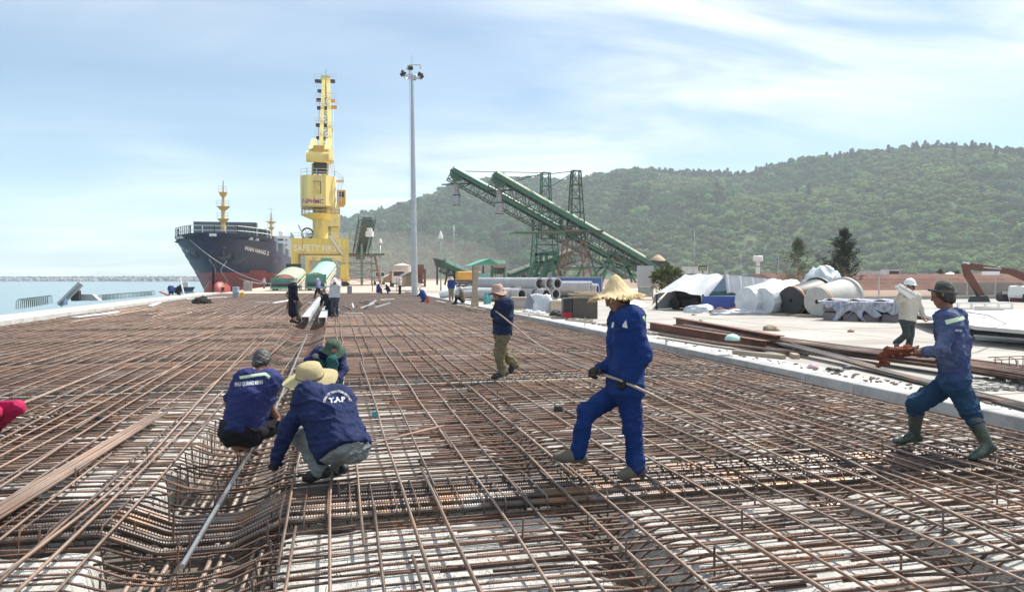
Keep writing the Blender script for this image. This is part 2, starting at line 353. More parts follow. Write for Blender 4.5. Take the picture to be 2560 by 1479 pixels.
def scatter(name, label, cat, meshes, P, S, ROT, IDX):
    """One 'stuff' object: crowns instanced on points with geometry nodes."""
    pcol = bpy.data.collections.new(name + '_kinds'); protos = []
    for i, me in enumerate(meshes): o = bpy.data.objects.new('%s_%02d' % (name, i), me); pcol.objects.link(o); protos.append(o)
    me = bpy.data.meshes.new(name); me.from_pydata(P.tolist(), [], [])
    for nm, typ, val in (('sz', 'FLOAT_VECTOR', S), ('rt', 'FLOAT', ROT), ('ix', 'INT', IDX)):
        at_ = me.attributes.new(nm, typ, 'POINT'); at_.data.foreach_set('vector' if typ == 'FLOAT_VECTOR' else 'value', np.asarray(val).ravel())
    o = bpy.data.objects.new(name, me); link(o); tag(o, label, cat, kind='stuff')
    ng = bpy.data.node_groups.new(name, 'GeometryNodeTree'); ng.interface.new_socket('Geometry', in_out='INPUT', socket_type='NodeSocketGeometry'); ng.interface.new_socket('Geometry', in_out='OUTPUT', socket_type='NodeSocketGeometry')
    N, L = ng.nodes, ng.links; gi = N.new('NodeGroupInput'); go = N.new('NodeGroupOutput'); ip = N.new('GeometryNodeInstanceOnPoints'); ci = N.new('GeometryNodeCollectionInfo')
    ci.inputs['Collection'].default_value = pcol; ci.inputs['Separate Children'].default_value = True; ci.inputs['Reset Children'].default_value = True
    L.new(gi.outputs[0], ip.inputs['Points']); L.new(ci.outputs[0], ip.inputs['Instance']); ip.inputs['Pick Instance'].default_value = True
    def na(nm, ty):
        q = N.new('GeometryNodeInputNamedAttribute'); q.data_type = ty; q.inputs[0].default_value = nm; return q.outputs[0]
    L.new(na('ix', 'INT'), ip.inputs['Instance Index']); L.new(na('sz', 'FLOAT_VECTOR'), ip.inputs['Scale'])
    cx = N.new('ShaderNodeCombineXYZ'); L.new(na('rt', 'FLOAT'), cx.inputs[2]); L.new(cx.outputs[0], ip.inputs['Rotation']); L.new(ip.outputs[0], go.inputs[0])
    md = o.modifiers.new('crowns', 'NODES'); md.node_group = ng
    return o
rs = np.random.RandomState(3)
crowns = [crown_mesh('crown', 'round', s, M_LEAF if s % 3 else M_LEAF2) for s in range(6)] + [crown_mesh('crown_tall', 'tall', 20 + s, M_CASU) for s in range(3)]
n_try = 42000
u = rs.uniform(0, 1, n_try); a = RA[0] + (RAD(57) - RA[0]) * rs.uniform(0, 1, n_try); d = HK * (330 + (790 - 330) * np.sqrt(u))
x, y = d * np.sin(a), d * np.cos(a); z = hill_z(x, y); keep = z > 1.2
# vegetation comes in patches: taller dark woods in some places, low pale scrub in others; paler leaf colour also paints in sunlit patches
patch = fbm(x / 75 / HK, y / 75 / HK, 4, 41); x, y, z, patch = x[keep], y[keep], z[keep], patch[keep]
sz = (1.7 + 6.2 * rs.beta(1.6, 4, len(x))) * np.where(patch > .5, 1.2, .72)
idx = np.where(patch + rs.uniform(-.07, .07, len(x)) > .5, rs.choice([1, 2, 4, 5], len(x)), rs.choice([0, 3, 1, 4], len(x), p=[.42, .42, .08, .08]))
tall = rs.uniform(0, 1, len(x)) < .003; idx = np.where(tall, rs.randint(6, 9, len(x)), idx)
sz = sz * HK * .84
S = np.stack([sz, sz, sz * np.where(tall, 1.5, rs.uniform(.75, 1.15, len(x)))], 1)
# the row of slender trees along the ridge
nr = 1700; ra = RA[0] + (RAD(57) - RA[0]) * rs.uniform(0, 1, nr); ridge_on = fbm(ra * 16, ra * 0, 3, 77) > np.interp(ra, [RA[7], RA[9], RA[12]], [.95, .42, .36])
ra = ra[ridge_on]; rd_ = HK * (np.interp(ra, RA, RD) + rs.uniform(-14, 10, len(ra))); rx, ry = rd_ * np.sin(ra), rd_ * np.cos(ra); rz_ = hill_z(rx, ry)
rsz = HK * rs.uniform(1.9, 3.7, len(ra))
P_ = np.concatenate([np.stack([x, y, z - .3 * sz * 0], 1), np.stack([rx, ry, rz_], 1)])
S = np.concatenate([S, np.stack([rsz * 1.0, rsz * 1.0, rsz * rs.uniform(.85, 1.25, len(ra))], 1)])
idx = np.concatenate([idx, rs.randint(6, 9, len(ra))]); rot = rs.uniform(0, 6.28, len(P_))
scatter('forest', 'dense green forest covering the hillside behind the port', 'forest', crowns, P_, S, rot, idx)

# ------------------------------------------------------------------ breakwater on the horizon
M_BW = mat('breakwater_stone', (.34, .33, .32), rough=.95, var=.35, scale=.25, c2=(.17, .17, .18), c2amt=.7, c2scale=.3)
bw = thing('breakwater', 'long low grey rubble breakwater across the bay beyond the quay', 'breakwater', (0, 0, SEA_Z))
L0 = Vector((-900, 1180, 0)); L1 = Vector((-70, 905, 0)); dirb = (L1 - L0).normalized(); nb = Vector((-dirb.y, dirb.x, 0))
b = MB(); b.prism([(-9, -1), (9, -1), (4, 3.6), (-4, 3.6)], (L1 - L0).length, M=Matrix.Rotation(math.atan2(dirb.y, dirb.x) - math.pi / 2, 4, 'Z'), c=(L0 + L1) / 2); b.build('core', M_BW, bw)
b = MB(); rs = np.random.RandomState(5)
for i in range(2600):
    t = rs.uniform(0, (L1 - L0).length); s_ = rs.uniform(-1, .35); q = L0 + dirb * t + nb * (s_ * 9.5); zz = 4.6 * (1 - abs(s_)) - .4 + rs.uniform(-.2, .5)
    b.box((q.x, q.y, zz), rs.uniform(1.2, 2.8, 3), M=Matrix.Rotation(rs.uniform(0, 6), 3, Vector(rs.normal(size=3)).normalized()))
tag(b.build('armour_blocks', M_BW, bw), kind='stuff')
b = MB(); b.prism([(-1.2, 3.4), (1.2, 3.4), (1.2, 5.0), (-1.2, 5.0)], (L1 - L0).length, M=Matrix.Rotation(math.atan2(dirb.y, dirb.x) - math.pi / 2, 4, 'Z'), c=(L0 + L1) / 2); b.build('crest_wall', M_CONC, bw)
# ------------------------------------------------------------------ deck under construction: precast panels, trenches, reinforcement
M_PANEL = mat('precast_panel', (.50, .49, .465), rough=.95, var=.2, scale=6., c2=(.25, .24, .225), c2amt=.75, c2scale=30., c2edge=(.56, .64), c3=(.47, .40, .33), c3amt=.4, c3scale=1.4, bump=1., bscale=38., bdist=.022)
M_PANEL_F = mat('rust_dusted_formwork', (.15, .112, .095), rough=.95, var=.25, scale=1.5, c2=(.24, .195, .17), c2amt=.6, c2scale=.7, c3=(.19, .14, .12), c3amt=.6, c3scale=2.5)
def rebar_mat(name, axis, c, rough=.55, metal=.35, wl=.011, rnd=.5, rust=(.27, .145, .085), rib=.8):
    return mat(name, c, rough=rough, metal=metal, var=.30, scale=2.2, c2=rust, c2amt=.75, c2scale=1.1, c2edge=(.52, .66), c3=(.33, .29, .265), c3amt=.55, c3scale=.9, rnd=rnd, wave=(axis, wl, rib) if rib else None)
M_RX = rebar_mat('rebar_cross', 'X', (.158, .098, .074))
M_RY = rebar_mat('rebar_long', 'Y', (.235, .162, .122), metal=.45, rough=.40)
M_RD = rebar_mat('rebar_dark', 'X', (.085, .048, .036), rnd=.3)
M_RT = mat('rebar_thick', (.095, .075, .066), rough=.5, metal=.5, var=.3, scale=3., c2=(.25, .135, .07), c2amt=.75, c2scale=1.6, c2edge=(.5, .62), c3=(.34, .33, .33), c3amt=.6, c3scale=1.3, rnd=.2)
M_RZ = rebar_mat('rebar_stirrup', 'Z', (.125, .078, .060), rnd=.3, rib=0)
M_RFAR = mat('rebar_far', (.122, .082, .065), rough=.6, metal=.3, var=.45, scale=1.2, stretch=(.15, 6, 1), c2=(.30, .24, .21), c2amt=.6, c2scale=.8)

ZC = -.115                                   # top of the precast panels; walking level of the mat is z = 0
TR = [(-11.5, -11.15), (-9.0, -8.65), (-6.45, -6.1), (-3.85, -3.5), (-1.5, -.42), (1.70, 2.14), (3.86, 4.24), (5.9, 6.25)]   # longitudinal trenches (x from, to)
XL, XR_ = -11.9, 7.74
BEAMS = [6.05, 12.7, 17.2, 22.2, 27.4, 33.0, 39, 45, 51, 57, 63, 69, 75, 81]
BW = [.52, .62, .55] + [.5] * 20             # half widths of the cross-beam troughs
edges_x = [XL] + [e for t in TR for e in t] + [XR_]
deck = bpy.data.objects.new('deck', None); link(deck); deck['kind'] = 'structure'
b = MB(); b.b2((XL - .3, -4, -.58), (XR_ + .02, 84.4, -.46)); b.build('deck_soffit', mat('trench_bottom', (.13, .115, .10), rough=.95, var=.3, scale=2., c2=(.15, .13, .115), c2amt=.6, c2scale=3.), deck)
ys = [-2.0] + [v for k, y in enumerate(BEAMS) for v in (y - BW[k], y + BW[k])] + [84.4]
rs = np.random.RandomState(12)
for i in range(0, len(edges_x), 2):
    x0, x1 = edges_x[i], edges_x[i + 1]
    if x1 - x0 < .2: continue
    for j in range(0, len(ys), 2):
        y0, y1 = ys[j], ys[j + 1]
        if y1 - y0 < .3: continue
        near = y0 < 13
        nx, ny = (max(3, int((x1 - x0) / .14)), max(3, int((y1 - y0) / .2))) if near else (2, 2)
        gx = np.linspace(x0, x1, nx + 1); gy = np.linspace(y0, y1, ny + 1); GX, GY = np.meshgrid(gx, gy, indexing='ij')
        GZ = ZC + (fbm(GX * 2.3, GY * 2.3, 3, 9) - .5) * .028 if near else np.full_like(GX, ZC)
        rag = .09 if near else 0                              # ragged cast edges
        for s_, col in ((1, 0), (-1, -1)): GX[col, :] += s_ * rag * rs.uniform(0, 1, ny + 1); GZ[col, :] -= .5 * rag * rs.uniform(0, 1, ny + 1)
        for s_, row in ((1, 0), (-1, -1)): GY[:, row] += s_ * rag * rs.uniform(0, 1, nx + 1)
        b = MB(); b.grid(np.stack([GX, GY, GZ], -1), flip=True)
        for A_, fl in ((np.stack([GX[0], GY[0], GZ[0]], -1), 0), (np.stack([GX[-1], GY[-1], GZ[-1]], -1), 1), (np.stack([GX[:, 0], GY[:, 0], GZ[:, 0]], -1), 1), (np.stack([GX[:, -1], GY[:, -1], GZ[:, -1]], -1), 0)):
            B_ = A_.copy(); B_[:, 2] = -.47
            if near:                                             # broken, sloping cast edge
                out = np.array([-1, 0]) if A_[0, 0] == A_[-1, 0] or abs(A_[0, 0] - A_[-1, 0]) < .3 else np.array([0, 1]); cx_ = np.array([(x0 + x1) / 2, (y0 + y1) / 2]); out = out * np.sign(((A_[:, :2].mean(0) - cx_) @ out))
                M1 = A_.copy(); M1[:, :2] += out * rs.uniform(.0, .035, (len(A_), 1)); M1[:, 2] = -.17 + rs.uniform(-.03, .02, len(A_)); M2 = A_.copy(); M2[:, :2] += out * rs.uniform(.01, .05, (len(A_), 1)); M2[:, 2] = -.28 + rs.uniform(-.03, .03, len(A_)); B_[:, :2] += out * .04
                b.grid(np.stack([A_, M1, M2, B_]), flip=bool(fl))
            else: b.grid(np.stack([A_, B_]), flip=bool(fl))
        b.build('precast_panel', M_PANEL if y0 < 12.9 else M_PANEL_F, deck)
# pale concrete in the bottoms of the far cross-beam troughs
for k, y in enumerate(BEAMS):
    if k == 0: continue
    for x0, x1 in ((XL, -1.55), (-.36, XR_)): b = MB(); b.b2((x0, y - BW[k] + .03, -.46), (x1, y + BW[k] - .03, -.16 if k < 4 else -.2)); b.build('beam_infill', M_PANEL, deck)

def dip(x, depth=.165, z0=0.0):
    """height of a cross bar: it steps down through the wide trench"""
    return np.interp(x, [-1.62, -1.24, -.76, -.38], [z0, z0 - depth, z0 - depth, z0])
def smooth_path(x, z, it=1):
    for _ in range(it):
        nx = np.empty(2 * len(x) - 2 + 0); nz = np.empty_like(nx)
        nx[0::2] = .75 * x[:-1] + .25 * x[1:]; nx[1::2] = .25 * x[:-1] + .75 * x[1:]
        nz[0::2] = .75 * z[:-1] + .25 * z[1:]; nz[1::2] = .25 * z[:-1] + .75 * z[1:]
        x = np.concatenate([[x[0]], nx, [x[-1]]]); z = np.concatenate([[z[0]], nz, [z[-1]]])
    return x, z
in_beam = lambda y, m=0: any(abs(y - yb) < BW[k] + m for k, yb in enumerate(BEAMS))

mat_ = thing('rebar_mat', 'wide mat of rusty reinforcing bars tied across the whole deck', 'rebar')
# cross bars (run across the quay), nearest ones individually
y = 2.9; n_ind = 0; far = MB()
while y < 84.2:
    step = R.uniform(.105, .185) if y < 11.9 else R.uniform(.075, .11) if y < 13.3 else R.uniform(.07, .10) if y < 36 else R.uniform(.13, .16)
    y += step
    if in_beam(y, -.02) and y < 30: continue
    z0 = -.031 + R.uniform(-.012, .004)
    r = .0092 if R.random() < .75 else .0115
    if y < 36 and n_ind < 300:
        xs = np.array([XL + R.uniform(0, .3), -7.5, -4.2, -1.62 + R.uniform(-.07, .05), -1.24, -.76, -.38 + R.uniform(-.05, .08), 2.0, 4.6, XR_ - R.uniform(.02, .2)])
        zs = dip(xs, .165 + R.uniform(-.02, .03), z0)
        X_, Z_ = smooth_path(xs, zs) if y < 14 else (xs, zs)
        sk = R.uniform(-.006, .006)
        Yp = y + sk * X_ + .006 * np.sin(X_ * 1.3 + y * 5)
        b = MB()
        if y < 7.2:                                               # ribs are real relief on the nearest bars
            xr = np.unique(np.concatenate([X_, np.arange(-3.4, 5.6, .0085)])); rr_ = np.where((np.round((xr + 3.4) / .0085).astype(int) % 2 == 0) & (xr > -3.4) & (xr < 5.6), r * .88, r * 1.1)
            zr_ = np.interp(xr, X_, Z_); yr_ = np.interp(xr, X_, Yp); b.tube(np.stack([xr, yr_, zr_], 1), rr_, 6, up=(0, 1, 0))
        else: b.tube(np.stack([X_, Yp, Z_], 1), r, 7 if y < 9 else 5 if y < 16 else 4, up=(0, 1, 0))
        b.build('cross_bar', M_RX, mat_, smooth=(y < 16)); n_ind += 1
        if y < 13 and R.random() < .35 and not in_beam(y + .02):   # a second bar tied beside it
            b = MB(); x0 = R.choice([XL, -.2, -.1, 2.4]); x1 = {XL: -1.7}.get(x0, R.uniform(4, 7.6)); b.tube([(x0, y + .022, z0 - .004), ((x0 + x1) / 2, y + .026, z0 - .006), (x1, y + .02, z0 - .004)], r, 6, up=(0, 1, 0)); b.build('cross_bar', M_RX, mat_, smooth=True); n_ind += 1
    else:
        far.tube([(XL, y, z0), (-1.6, y, z0), (-1.2, y, z0 - .16), (-.8, y, z0 - .16), (-.4, y, z0), (XR_ - .1, y, z0)], r * 1.1, 4, up=(0, 1, 0), caps=False)
tag(far.build('cross_bars_far', M_RFAR, mat_), kind='stuff')
# lower layer, one part
low = MB(); y = 3.0
while y < 12.2:
    y += R.uniform(.34, .5)
    if in_beam(y): continue
    for x0, x1 in ((XL, -1.6), (-.36, 1.66), (2.2, 3.8), (4.3, 5.85), (6.3, XR_)): low.tube([(x0, y, -.093), ((x0 + x1) / 2, y + R.uniform(-.02, .02), -.096), (x1, y, -.093)], .008, 5, up=(0, 1, 0))
tag(low.build('lower_cross_bars', M_RD, mat_, smooth=True), kind='stuff')
# long bars (run along the quay)
xs_ = []; x = XL + .15
while x < XR_ - .05:
    x += (R.uniform(.25, .35) if x < 4.6 else R.uniform(.17, .26))
    if -1.50 < x < -.42: continue
    xs_.append(x)
n_ind = 0; farl = MB(); bars = []
for x in xs_:
    y = 2.4 - R.uniform(0, 9)
    while y < 83.5:
        L = 11.7 * R.choice([1, 1, .75, .5]); y1 = min(y + L, 83.8)
        if y1 > 2.5: bars.append((max(y, 2.4), y1, x + R.uniform(-.03, .03)))
        if y1 > 83.7: break
        y = y1 - R.uniform(.5, .9); x += .022 * R.choice([-1, 1])
bars.sort()
def wob(x, y, amp): return amp * (np.sin(y * .93 + x * 7.1) + .6 * np.sin(y * 1.9 + x * 3.3) + .35 * np.sin(y * .37 + x * 1.7))
for y0, y1, x in bars:
    k = max(3, int((y1 - y0) / .75)); yy = np.linspace(y0, y1, k + 1)
    amp = .008 if y0 < 9 else .016
    xx = x + wob(x, yy, amp) + np.linspace(0, R.uniform(-.05, .05), k + 1); zz = -.011 + np.abs(wob(x + 5, yy, .005)) + (.018 if R.random() < .12 else 0)
    if n_ind < 300:
        b = MB(); b.tube(np.stack([xx, yy, zz], 1), .0112 if R.random() < .8 else .014, 7 if y0 < 6 else 5, up=(1, 0, 0)); b.build('long_bar', M_RY, mat_, smooth=True); n_ind += 1
    else: farl.tube(np.stack([xx, yy, zz], 1), .012, 4, up=(1, 0, 0), caps=False)
tag(farl.build('long_bars_far', M_RY, mat_), kind='stuff')
# starter bars: from each panel edge they bend down into the trench beside it
n_ind = 0; rest = MB()
for ti, (t0, t1) in enumerate(TR):
    if ti == 4: continue
    y = 3.0
    while y < (14.5 if ti in (5, 6) else 11.8):
        y += R.uniform(.11, .20)
        if in_beam(y): continue
        for side in (-1, 1):
            lip = t0 if side < 0 else t1; s = -side; ln = R.uniform(.5, 1.15); dd = R.uniform(.26, .36); jit = R.uniform(-.06, .06); sk = R.uniform(-.06, .10)
            xs = np.array([lip - s * ln, lip - s * .16 + jit, lip + s * .10 + jit, lip + s * (.10 + dd * .75)]); zs = np.array([-.058, -.050 + R.uniform(-.01, .012), -.135, -.14 - dd * .85])
            X_, Z_ = smooth_path(xs, zs, 2); Y_ = y + sk * (X_ - lip) * s * -1
            tgt = (ti in (5, 6) and n_ind < 300)
            b = MB() if tgt else rest; b.tube(np.stack([X_, Y_, Z_], 1), .0115, 6, up=(0, 1, 0))
            if tgt: b.build('starter_bar', M_RD, mat_, smooth=True); n_ind += 1
tag(rest.build('starter_bars_rest', M_RD, mat_, smooth=True), kind='stuff')
# tie wire tails and bar chairs: short upright stubs here and there
for i in range(46):
    px = R.uniform(60, 2500); py = R.uniform(760, 1420); p = on(px, py, 0); 
    if not (XL < p.x < XR_ and 3.4 < p.y < 60): continue
    b = MB(); h = R.uniform(.05, .13); b.tube([(p.x, p.y, -.1), (p.x + R.uniform(-.01, .01), p.y, h)], .008, 5, up=(1, 0, 0)); b.build('upright_stub', M_RZ, mat_)
b = MB()
for i in range(900):
    p = on(R.uniform(0, 2560), R.uniform(900, 1479) if i % 3 else R.uniform(1200, 1479), 0); a = R.uniform(0, 6.28); l = R.uniform(.01, .05)
    b.tube([(p.x, p.y, -.035), (p.x + l * math.cos(a), p.y + l * math.sin(a), -.012 + R.uniform(0, .02)), (p.x + 1.8 * l * math.cos(a + .5), p.y + 1.8 * l * math.sin(a + .5), -.02)], .0018, 3, caps=False)
tag(b.build('tie_wire', mat('tie_wire', (.07, .06, .055), rough=.6, metal=.5), mat_), kind='stuff')

# cross-beam cages: bundles of thick ribbed bars with stirrups
def ribbed(b, path_x, y, z, r, pitch=.016, n=8):
    X_ = np.arange(path_x[0], path_x[1], pitch / 2); k = len(X_); d = np.where(X_ < 3, dip(X_, .17, 0), 0.0)
    Z_ = z + d; ker = np.ones(9) / 9; Z_[4:-4] = np.convolve(Z_, ker, 'valid')
    rr = r * np.where(np.arange(k) % 2 == 0, .90, 1.09); b.tube(np.stack([X_, np.full(k, y), Z_], 1), rr, n, up=(0, 1, 0))
for k, yb in enumerate(BEAMS[:6]):
    lab = ['nearest cross beam cage of thick ribbed bars under the crouching man', 'second cross beam cage, in the pale strip under the man walking in tan trousers', 'third pale strip of stirrups across the deck counted from the camera',
           'fourth pale strip of stirrups across the deck counted from the camera', 'fifth strip of stirrups across the deck counted from the camera', 'sixth strip of stirrups across the deck, near the far standing workers'][k]
    cg = thing('beam_cage', lab, 'rebar cage', (0, yb, 0), group='cross beam cages')
    bw_ = BW[k] - .1
    if k == 0:
        spots = [(-.40, -.045), (-.355, -.048), (-.20, -.05), (-.155, -.046), (-.11, -.05), (.05, -.05), (.095, -.046), (.25, -.05), (.30, -.05), (.39, -.045), (-.38, -.13), (-.2, -.135), (0, -.135), (.2, -.13), (.38, -.13), (-.3, -.3), (.1, -.3), (.35, -.3)]
        for dy, z in spots:
            b = MB(); ribbed(b, (XL, XR_), dy + R.uniform(-.008, .008), z + R.uniform(-.006, .006), .0182, .026 if R.random() < .6 else .02, 7); b.build('main_bar', M_RT, cg, smooth=30)
    else:
        for dy, z in ((-bw_ + .05, -.05), (-bw_ / 2, -.06), (0, -.05), (bw_ / 2, -.06), (bw_ - .05, -.05)):
            b = MB(); b.tube([(XL, dy, z), (-1.6, dy, z), (-1.25, dy, z - .15), (-.75, dy, z - .15), (-.4, dy, z), (XR_, dy, z)], .015, 5, up=(0, 1, 0)); b.build('main_bar', M_RT, cg, smooth=True)
    x = XL + .1; i = 0; many = MB()
    while x < XR_ - .05:
        x += .17 if k == 0 else .2
        if -1.5 < x < -.42: continue
        tall = R.uniform(0, .035); q = R.uniform(-.02, .02)
        pts = [(x + q, -bw_, -.42), (x, -bw_, -.03 + tall * .3), (x, -bw_ + .03, -.012 + tall), (x, bw_ - .03, -.012), (x, bw_, -.03), (x - q, bw_, -.42)]
        own = k < 2
        b = MB() if own else many; b.tube(pts, .0065, 5, up=(1, 0, 0))
        if own: b.build('stirrup', M_RZ, cg)
    if many.n: tag(many.build('stirrups', M_RZ, cg), kind='stuff')

# trench with the ducts: long pale bars at the bottom, stirrup legs, coupled steel tube on top
tc = thing('trench_reinforcement', 'long pale coupled bars lying in the stepped trench left of centre', 'rebar', (0, 0, 0))
M_DUCT = mat('pale_coupled_bar', (.36, .29, .245), rough=.5, metal=.35, var=.25, scale=3., c2=(.22, .13, .09), c2amt=.7, c2scale=1.5, c3=(.45, .43, .41), c3amt=.5, c3scale=2.2, rnd=.15, wave=('Y', .02, .5))
for x, z in ((-1.40, -.38), (-1.30, -.37), (-1.18, -.30), (-1.10, -.30), (-.90, -.30), (-.82, -.31), (-.62, -.37), (-.55, -.31), (-.50, -.38)):
    b = MB(); yy = np.arange(2.6, 30, 1.1) + R.uniform(0, .4); b.tube(np.stack([x + .012 * np.sin(yy * .8 + x * 9), yy, z + .008 * np.sin(yy * 1.1 + x * 5)], 1), .0185, 7, up=(1, 0, 0)); o = b.build('duct_bar', M_DUCT, tc, smooth=True)
    for yy in np.arange(3.2 + R.uniform(0, .8), 12, R.uniform(.8, 1.3)): b = MB(); b.tube([(x, yy, z), (x, yy + .16, z)], .024, 8, up=(1, 0, 0)); b.build('coupler', M_DUCT, o, smooth=40)
for x in (-1.46, -1.0, -.47):
    y = 3.3
    while y < 17:
        y += R.uniform(.2, .42)
        b = MB(); b.tube([(x + R.uniform(-.03, .03), y, -.45), (x + R.uniform(-.03, .03), y + R.uniform(-.01, .01), R.uniform(-.12, .0) if x != -1.0 else R.uniform(-.16, -.02))], .0075, 5, up=(1, 0, 0)); b.build('stirrup_leg', M_RZ, tc)
for y in (3.6, 5.28, 6.85, 7.75):
    b = MB(); b.tube([(-1.55, y, -.125), (-.35, y + .03, -.11)], .009, 6, up=(0, 1, 0)); b.build('tie_bar', M_RD, tc, smooth=True)
M_TUBE = mat('steel_tube', (.46, .45, .44), rough=.32, metal=.85, var=.12, scale=6., c2=(.27, .16, .10), c2amt=.5, c2scale=2.5)
tt = thing('steel_tube', 'long bright steel tube laid over the trench beside the crouching men', 'pipe')
p0 = on(455, 1415, .035); p1 = on(690, 1020, .03); p2 = on(757, 862, .03)
b = MB(); b.tube([p0, p0.lerp(p1, .5), p1, p2, p2 + (p2 - p1) * .35], .0165, 12, up=(1, 0, 0)); o = b.build('tube_body', M_TUBE, tt, smooth=40)
for t in (.22, .47):
    q = p0.lerp(p1, t); q2 = p0.lerp(p1, t + .05); b = MB(); b.tube([q, q2], .0195, 12, up=(1, 0, 0)); b.build('coupling_sleeve', mat('sleeve_steel', (.18, .18, .19), rough=.4, metal=.8), tt, smooth=40)
for k, (a_, b_) in enumerate((((690, 1010), (800, 862)), ((668, 985), (757, 856)), ((702, 880), (772, 845)), ((655, 905), (728, 838)))):
    t2 = MB(); t2.tube([on(*a_, .03), on((a_[0] + b_[0]) / 2, (a_[1] + b_[1]) / 2, .028), on(*b_, .03)], .013, 8, up=(1, 0, 0)); o = t2.build('loose_rod', M_RY, None, smooth=True)
    tag(o, ['loose grey rod beside the head of the bareheaded crouching man', 'loose rod lying just left of the steel tube, over the trench', 'short loose rod left of the green hat', 'loose rod leading to the white channels, leftmost of the group'][k], 'rod', 'loose rods over the trench')

# loose bars carried on top of the mat
M_RB = rebar_mat('rebar_bundle', 'Y', (.30, .205, .155), metal=.4, rough=.42, rnd=.22)
def loose(name, label, pts, r=.012, n=8, m=None, group=None, grow=0, parent=None):
    P = [on(px, py, z) for px, py, z in pts]; p = np.array([(v.x, v.y, v.z) for v in P]); b = MB()
    if len(p) > 2:
        x = p
        for _ in range(2):
            q = np.empty((2 * len(x), 3)); q[0] = x[0]; q[-1] = x[-1]; q[1:-1:2] = .75 * x[:-1] + .25 * x[1:]; q[2:-1:2] = .25 * x[:-1] + .75 * x[1:]; x = q
        p = x
    b.tube(p, r, n, up=(.9, .1, 0)); o = b.build(name, m or M_RB, parent, smooth=True)
    if parent is None: tag(o, label, 'rebar', group)
    return o
bd = thing('rebar_bundle', 'bundle of thick rusty bars lying side by side at lower left', 'rebar bundle')
for k in range(7):
    o_ = (k - 3) * .030
    p0 = on(-60, 1312, .01); p1 = on(402, 1033, .01); d = (p1 - p0).normalized(); nn = Vector((d.y, -d.x, 0))
    s = p0 + nn * o_ - d * R.uniform(.3, .8); e = p1 + nn * o_ * .8 + d * R.uniform(-.25, .1); b = MB()
    b.tube([s + Vector((0, 0, .012 * (k % 2))), s.lerp(e, .5) + Vector((R.uniform(-.01, .01), 0, .004 * (k % 3))), e + Vector((0, 0, .014 * ((k + 1) % 2)))], .0145, 8, up=(1, 0, 0)); b.build('bar', M_RB, bd, smooth=True)
LO = [((-20, 1110, .02), (305, 935, .015), (690, 770, .01)), ((-20, 1150, .02), (340, 960, .015), (480, 900, .01)), ((0, 1440, .02), (330, 1190, .02), (480, 1020, .02), (640, 850, .02)), ((40, 1479, .03), (300, 1230, .025), (430, 1100, .02), (560, 975, .02)),
      ((-20, 1230, .02), (250, 1050, .02), (520, 890, .015)), ((-20, 1040, .02), (420, 860, .01), (640, 800, .01)), ((190, 1070, .02), (535, 855, .012)), ((1560, 900, .01), (2000, 1090, .02), (2420, 1300, .02), (2590, 1390, .02)),
      ((900, 1115, .03), (1110, 1063, .02))]
lab = ['long bright bar curving up the left side towards the trench', 'second long bright bar from the left edge, below the first', 'long single bar crossing the lower left, right of the bundle', 'rod crossing the stepped trench bars at lower left, nearest the camera',
       'tan rod left of the bundle ending behind the grey-haired man', 'uppermost loose rod reaching in from the left edge', 'orange rusty rod above the bundle', 'long rod sweeping down to the lower right corner', 'thin rusty rod pointing right from the crouching man\'s hip']
for k, q in enumerate(LO): loose('loose_bar', lab[k], q, r=.0125, group='loose bars on the mat', m=M_RY if k in (7,) else M_RB)

# ------------------------------------------------------------------ kerbs
kr = bpy.data.objects.new('kerb', None); link(kr); kr['kind'] = 'structure'
y = -3.0; k = 0
while y < 84:
    L = R.uniform(.95, 1.35) if y < 40 else 3.0; g = .025
    b = MB(); t = R.uniform(-.008, .008); b.box((7.90 + t, y + L / 2, -.135), (.30, L - g, .50), bev=.012); b.build('kerb_block', M_CONC, kr); y += L; k += 1
b = MB(); b.b2((8.07, -4, -.5), (8.60, 84.3, .105)); b.build('kerb_ledge', M_CONCW, kr)
b = MB(); b.b2((7.76, -4, -.56), (8.04, 84.3, -.42)); b.build('kerb_footing', M_CONC, kr)
# left edge of the deck: parapet beam with a row of cast blocks outside it
kl = bpy.data.objects.new('quay_edge', None); link(kl); kl['kind'] = 'structure'
b = MB(); b.b2((-12.55, -4, -.5), (-12.02, 84, .12)); b.build('edge_beam', M_CONCW, kl)
y = 31.5
while y < 84:
    L = R.uniform(1.0, 1.5); b = MB(); b.box((-13.55, y + L / 2, -.28), (1.6, L - .06, .72), bev=.03); b.build('edge_block', M_CONCW, kl); y += L
b = MB(); b.b2((-15.2, 31.4, -3.4), (-12.62, 84, -.66)); b.build('edge_ledge', M_CONC, kl)
# ------------------------------------------------------------------ portal crane
M_YEL = mat('crane_yellow', (.70, .53, .11), rough=.5, var=.10, scale=.5, c2=(.40, .21, .07), c2amt=.55, c2scale=.9, stretch=(1, 1, .14), c3=(.74, .62, .28), c3amt=.5, c3scale=.35)
M_YELP = mat('crane_pale_yellow', (.74, .60, .20), rough=.5, var=.08, scale=.5, c2=(.48, .30, .11), c2amt=.5, c2scale=.8, stretch=(1, 1, .14))
M_ORG = mat('crane_cabin_orange', (.62, .34, .06), rough=.5, var=.12, scale=1.2)
M_DK = mat('dark_machinery', (.026, .026, .03), rough=.6, var=.3, scale=2.)
M_RAIL = mat('pale_railing', (.62, .62, .60), rough=.5, metal=.2)
M_WHITE = mat('white_paint', (.72, .72, .70), rough=.55, var=.08, scale=.8)
M_PUR = mat('purple_lettering', (.30, .05, .22), rough=.6)
M_CREAM = mat('cream_lettering', (.78, .72, .52), rough=.6)
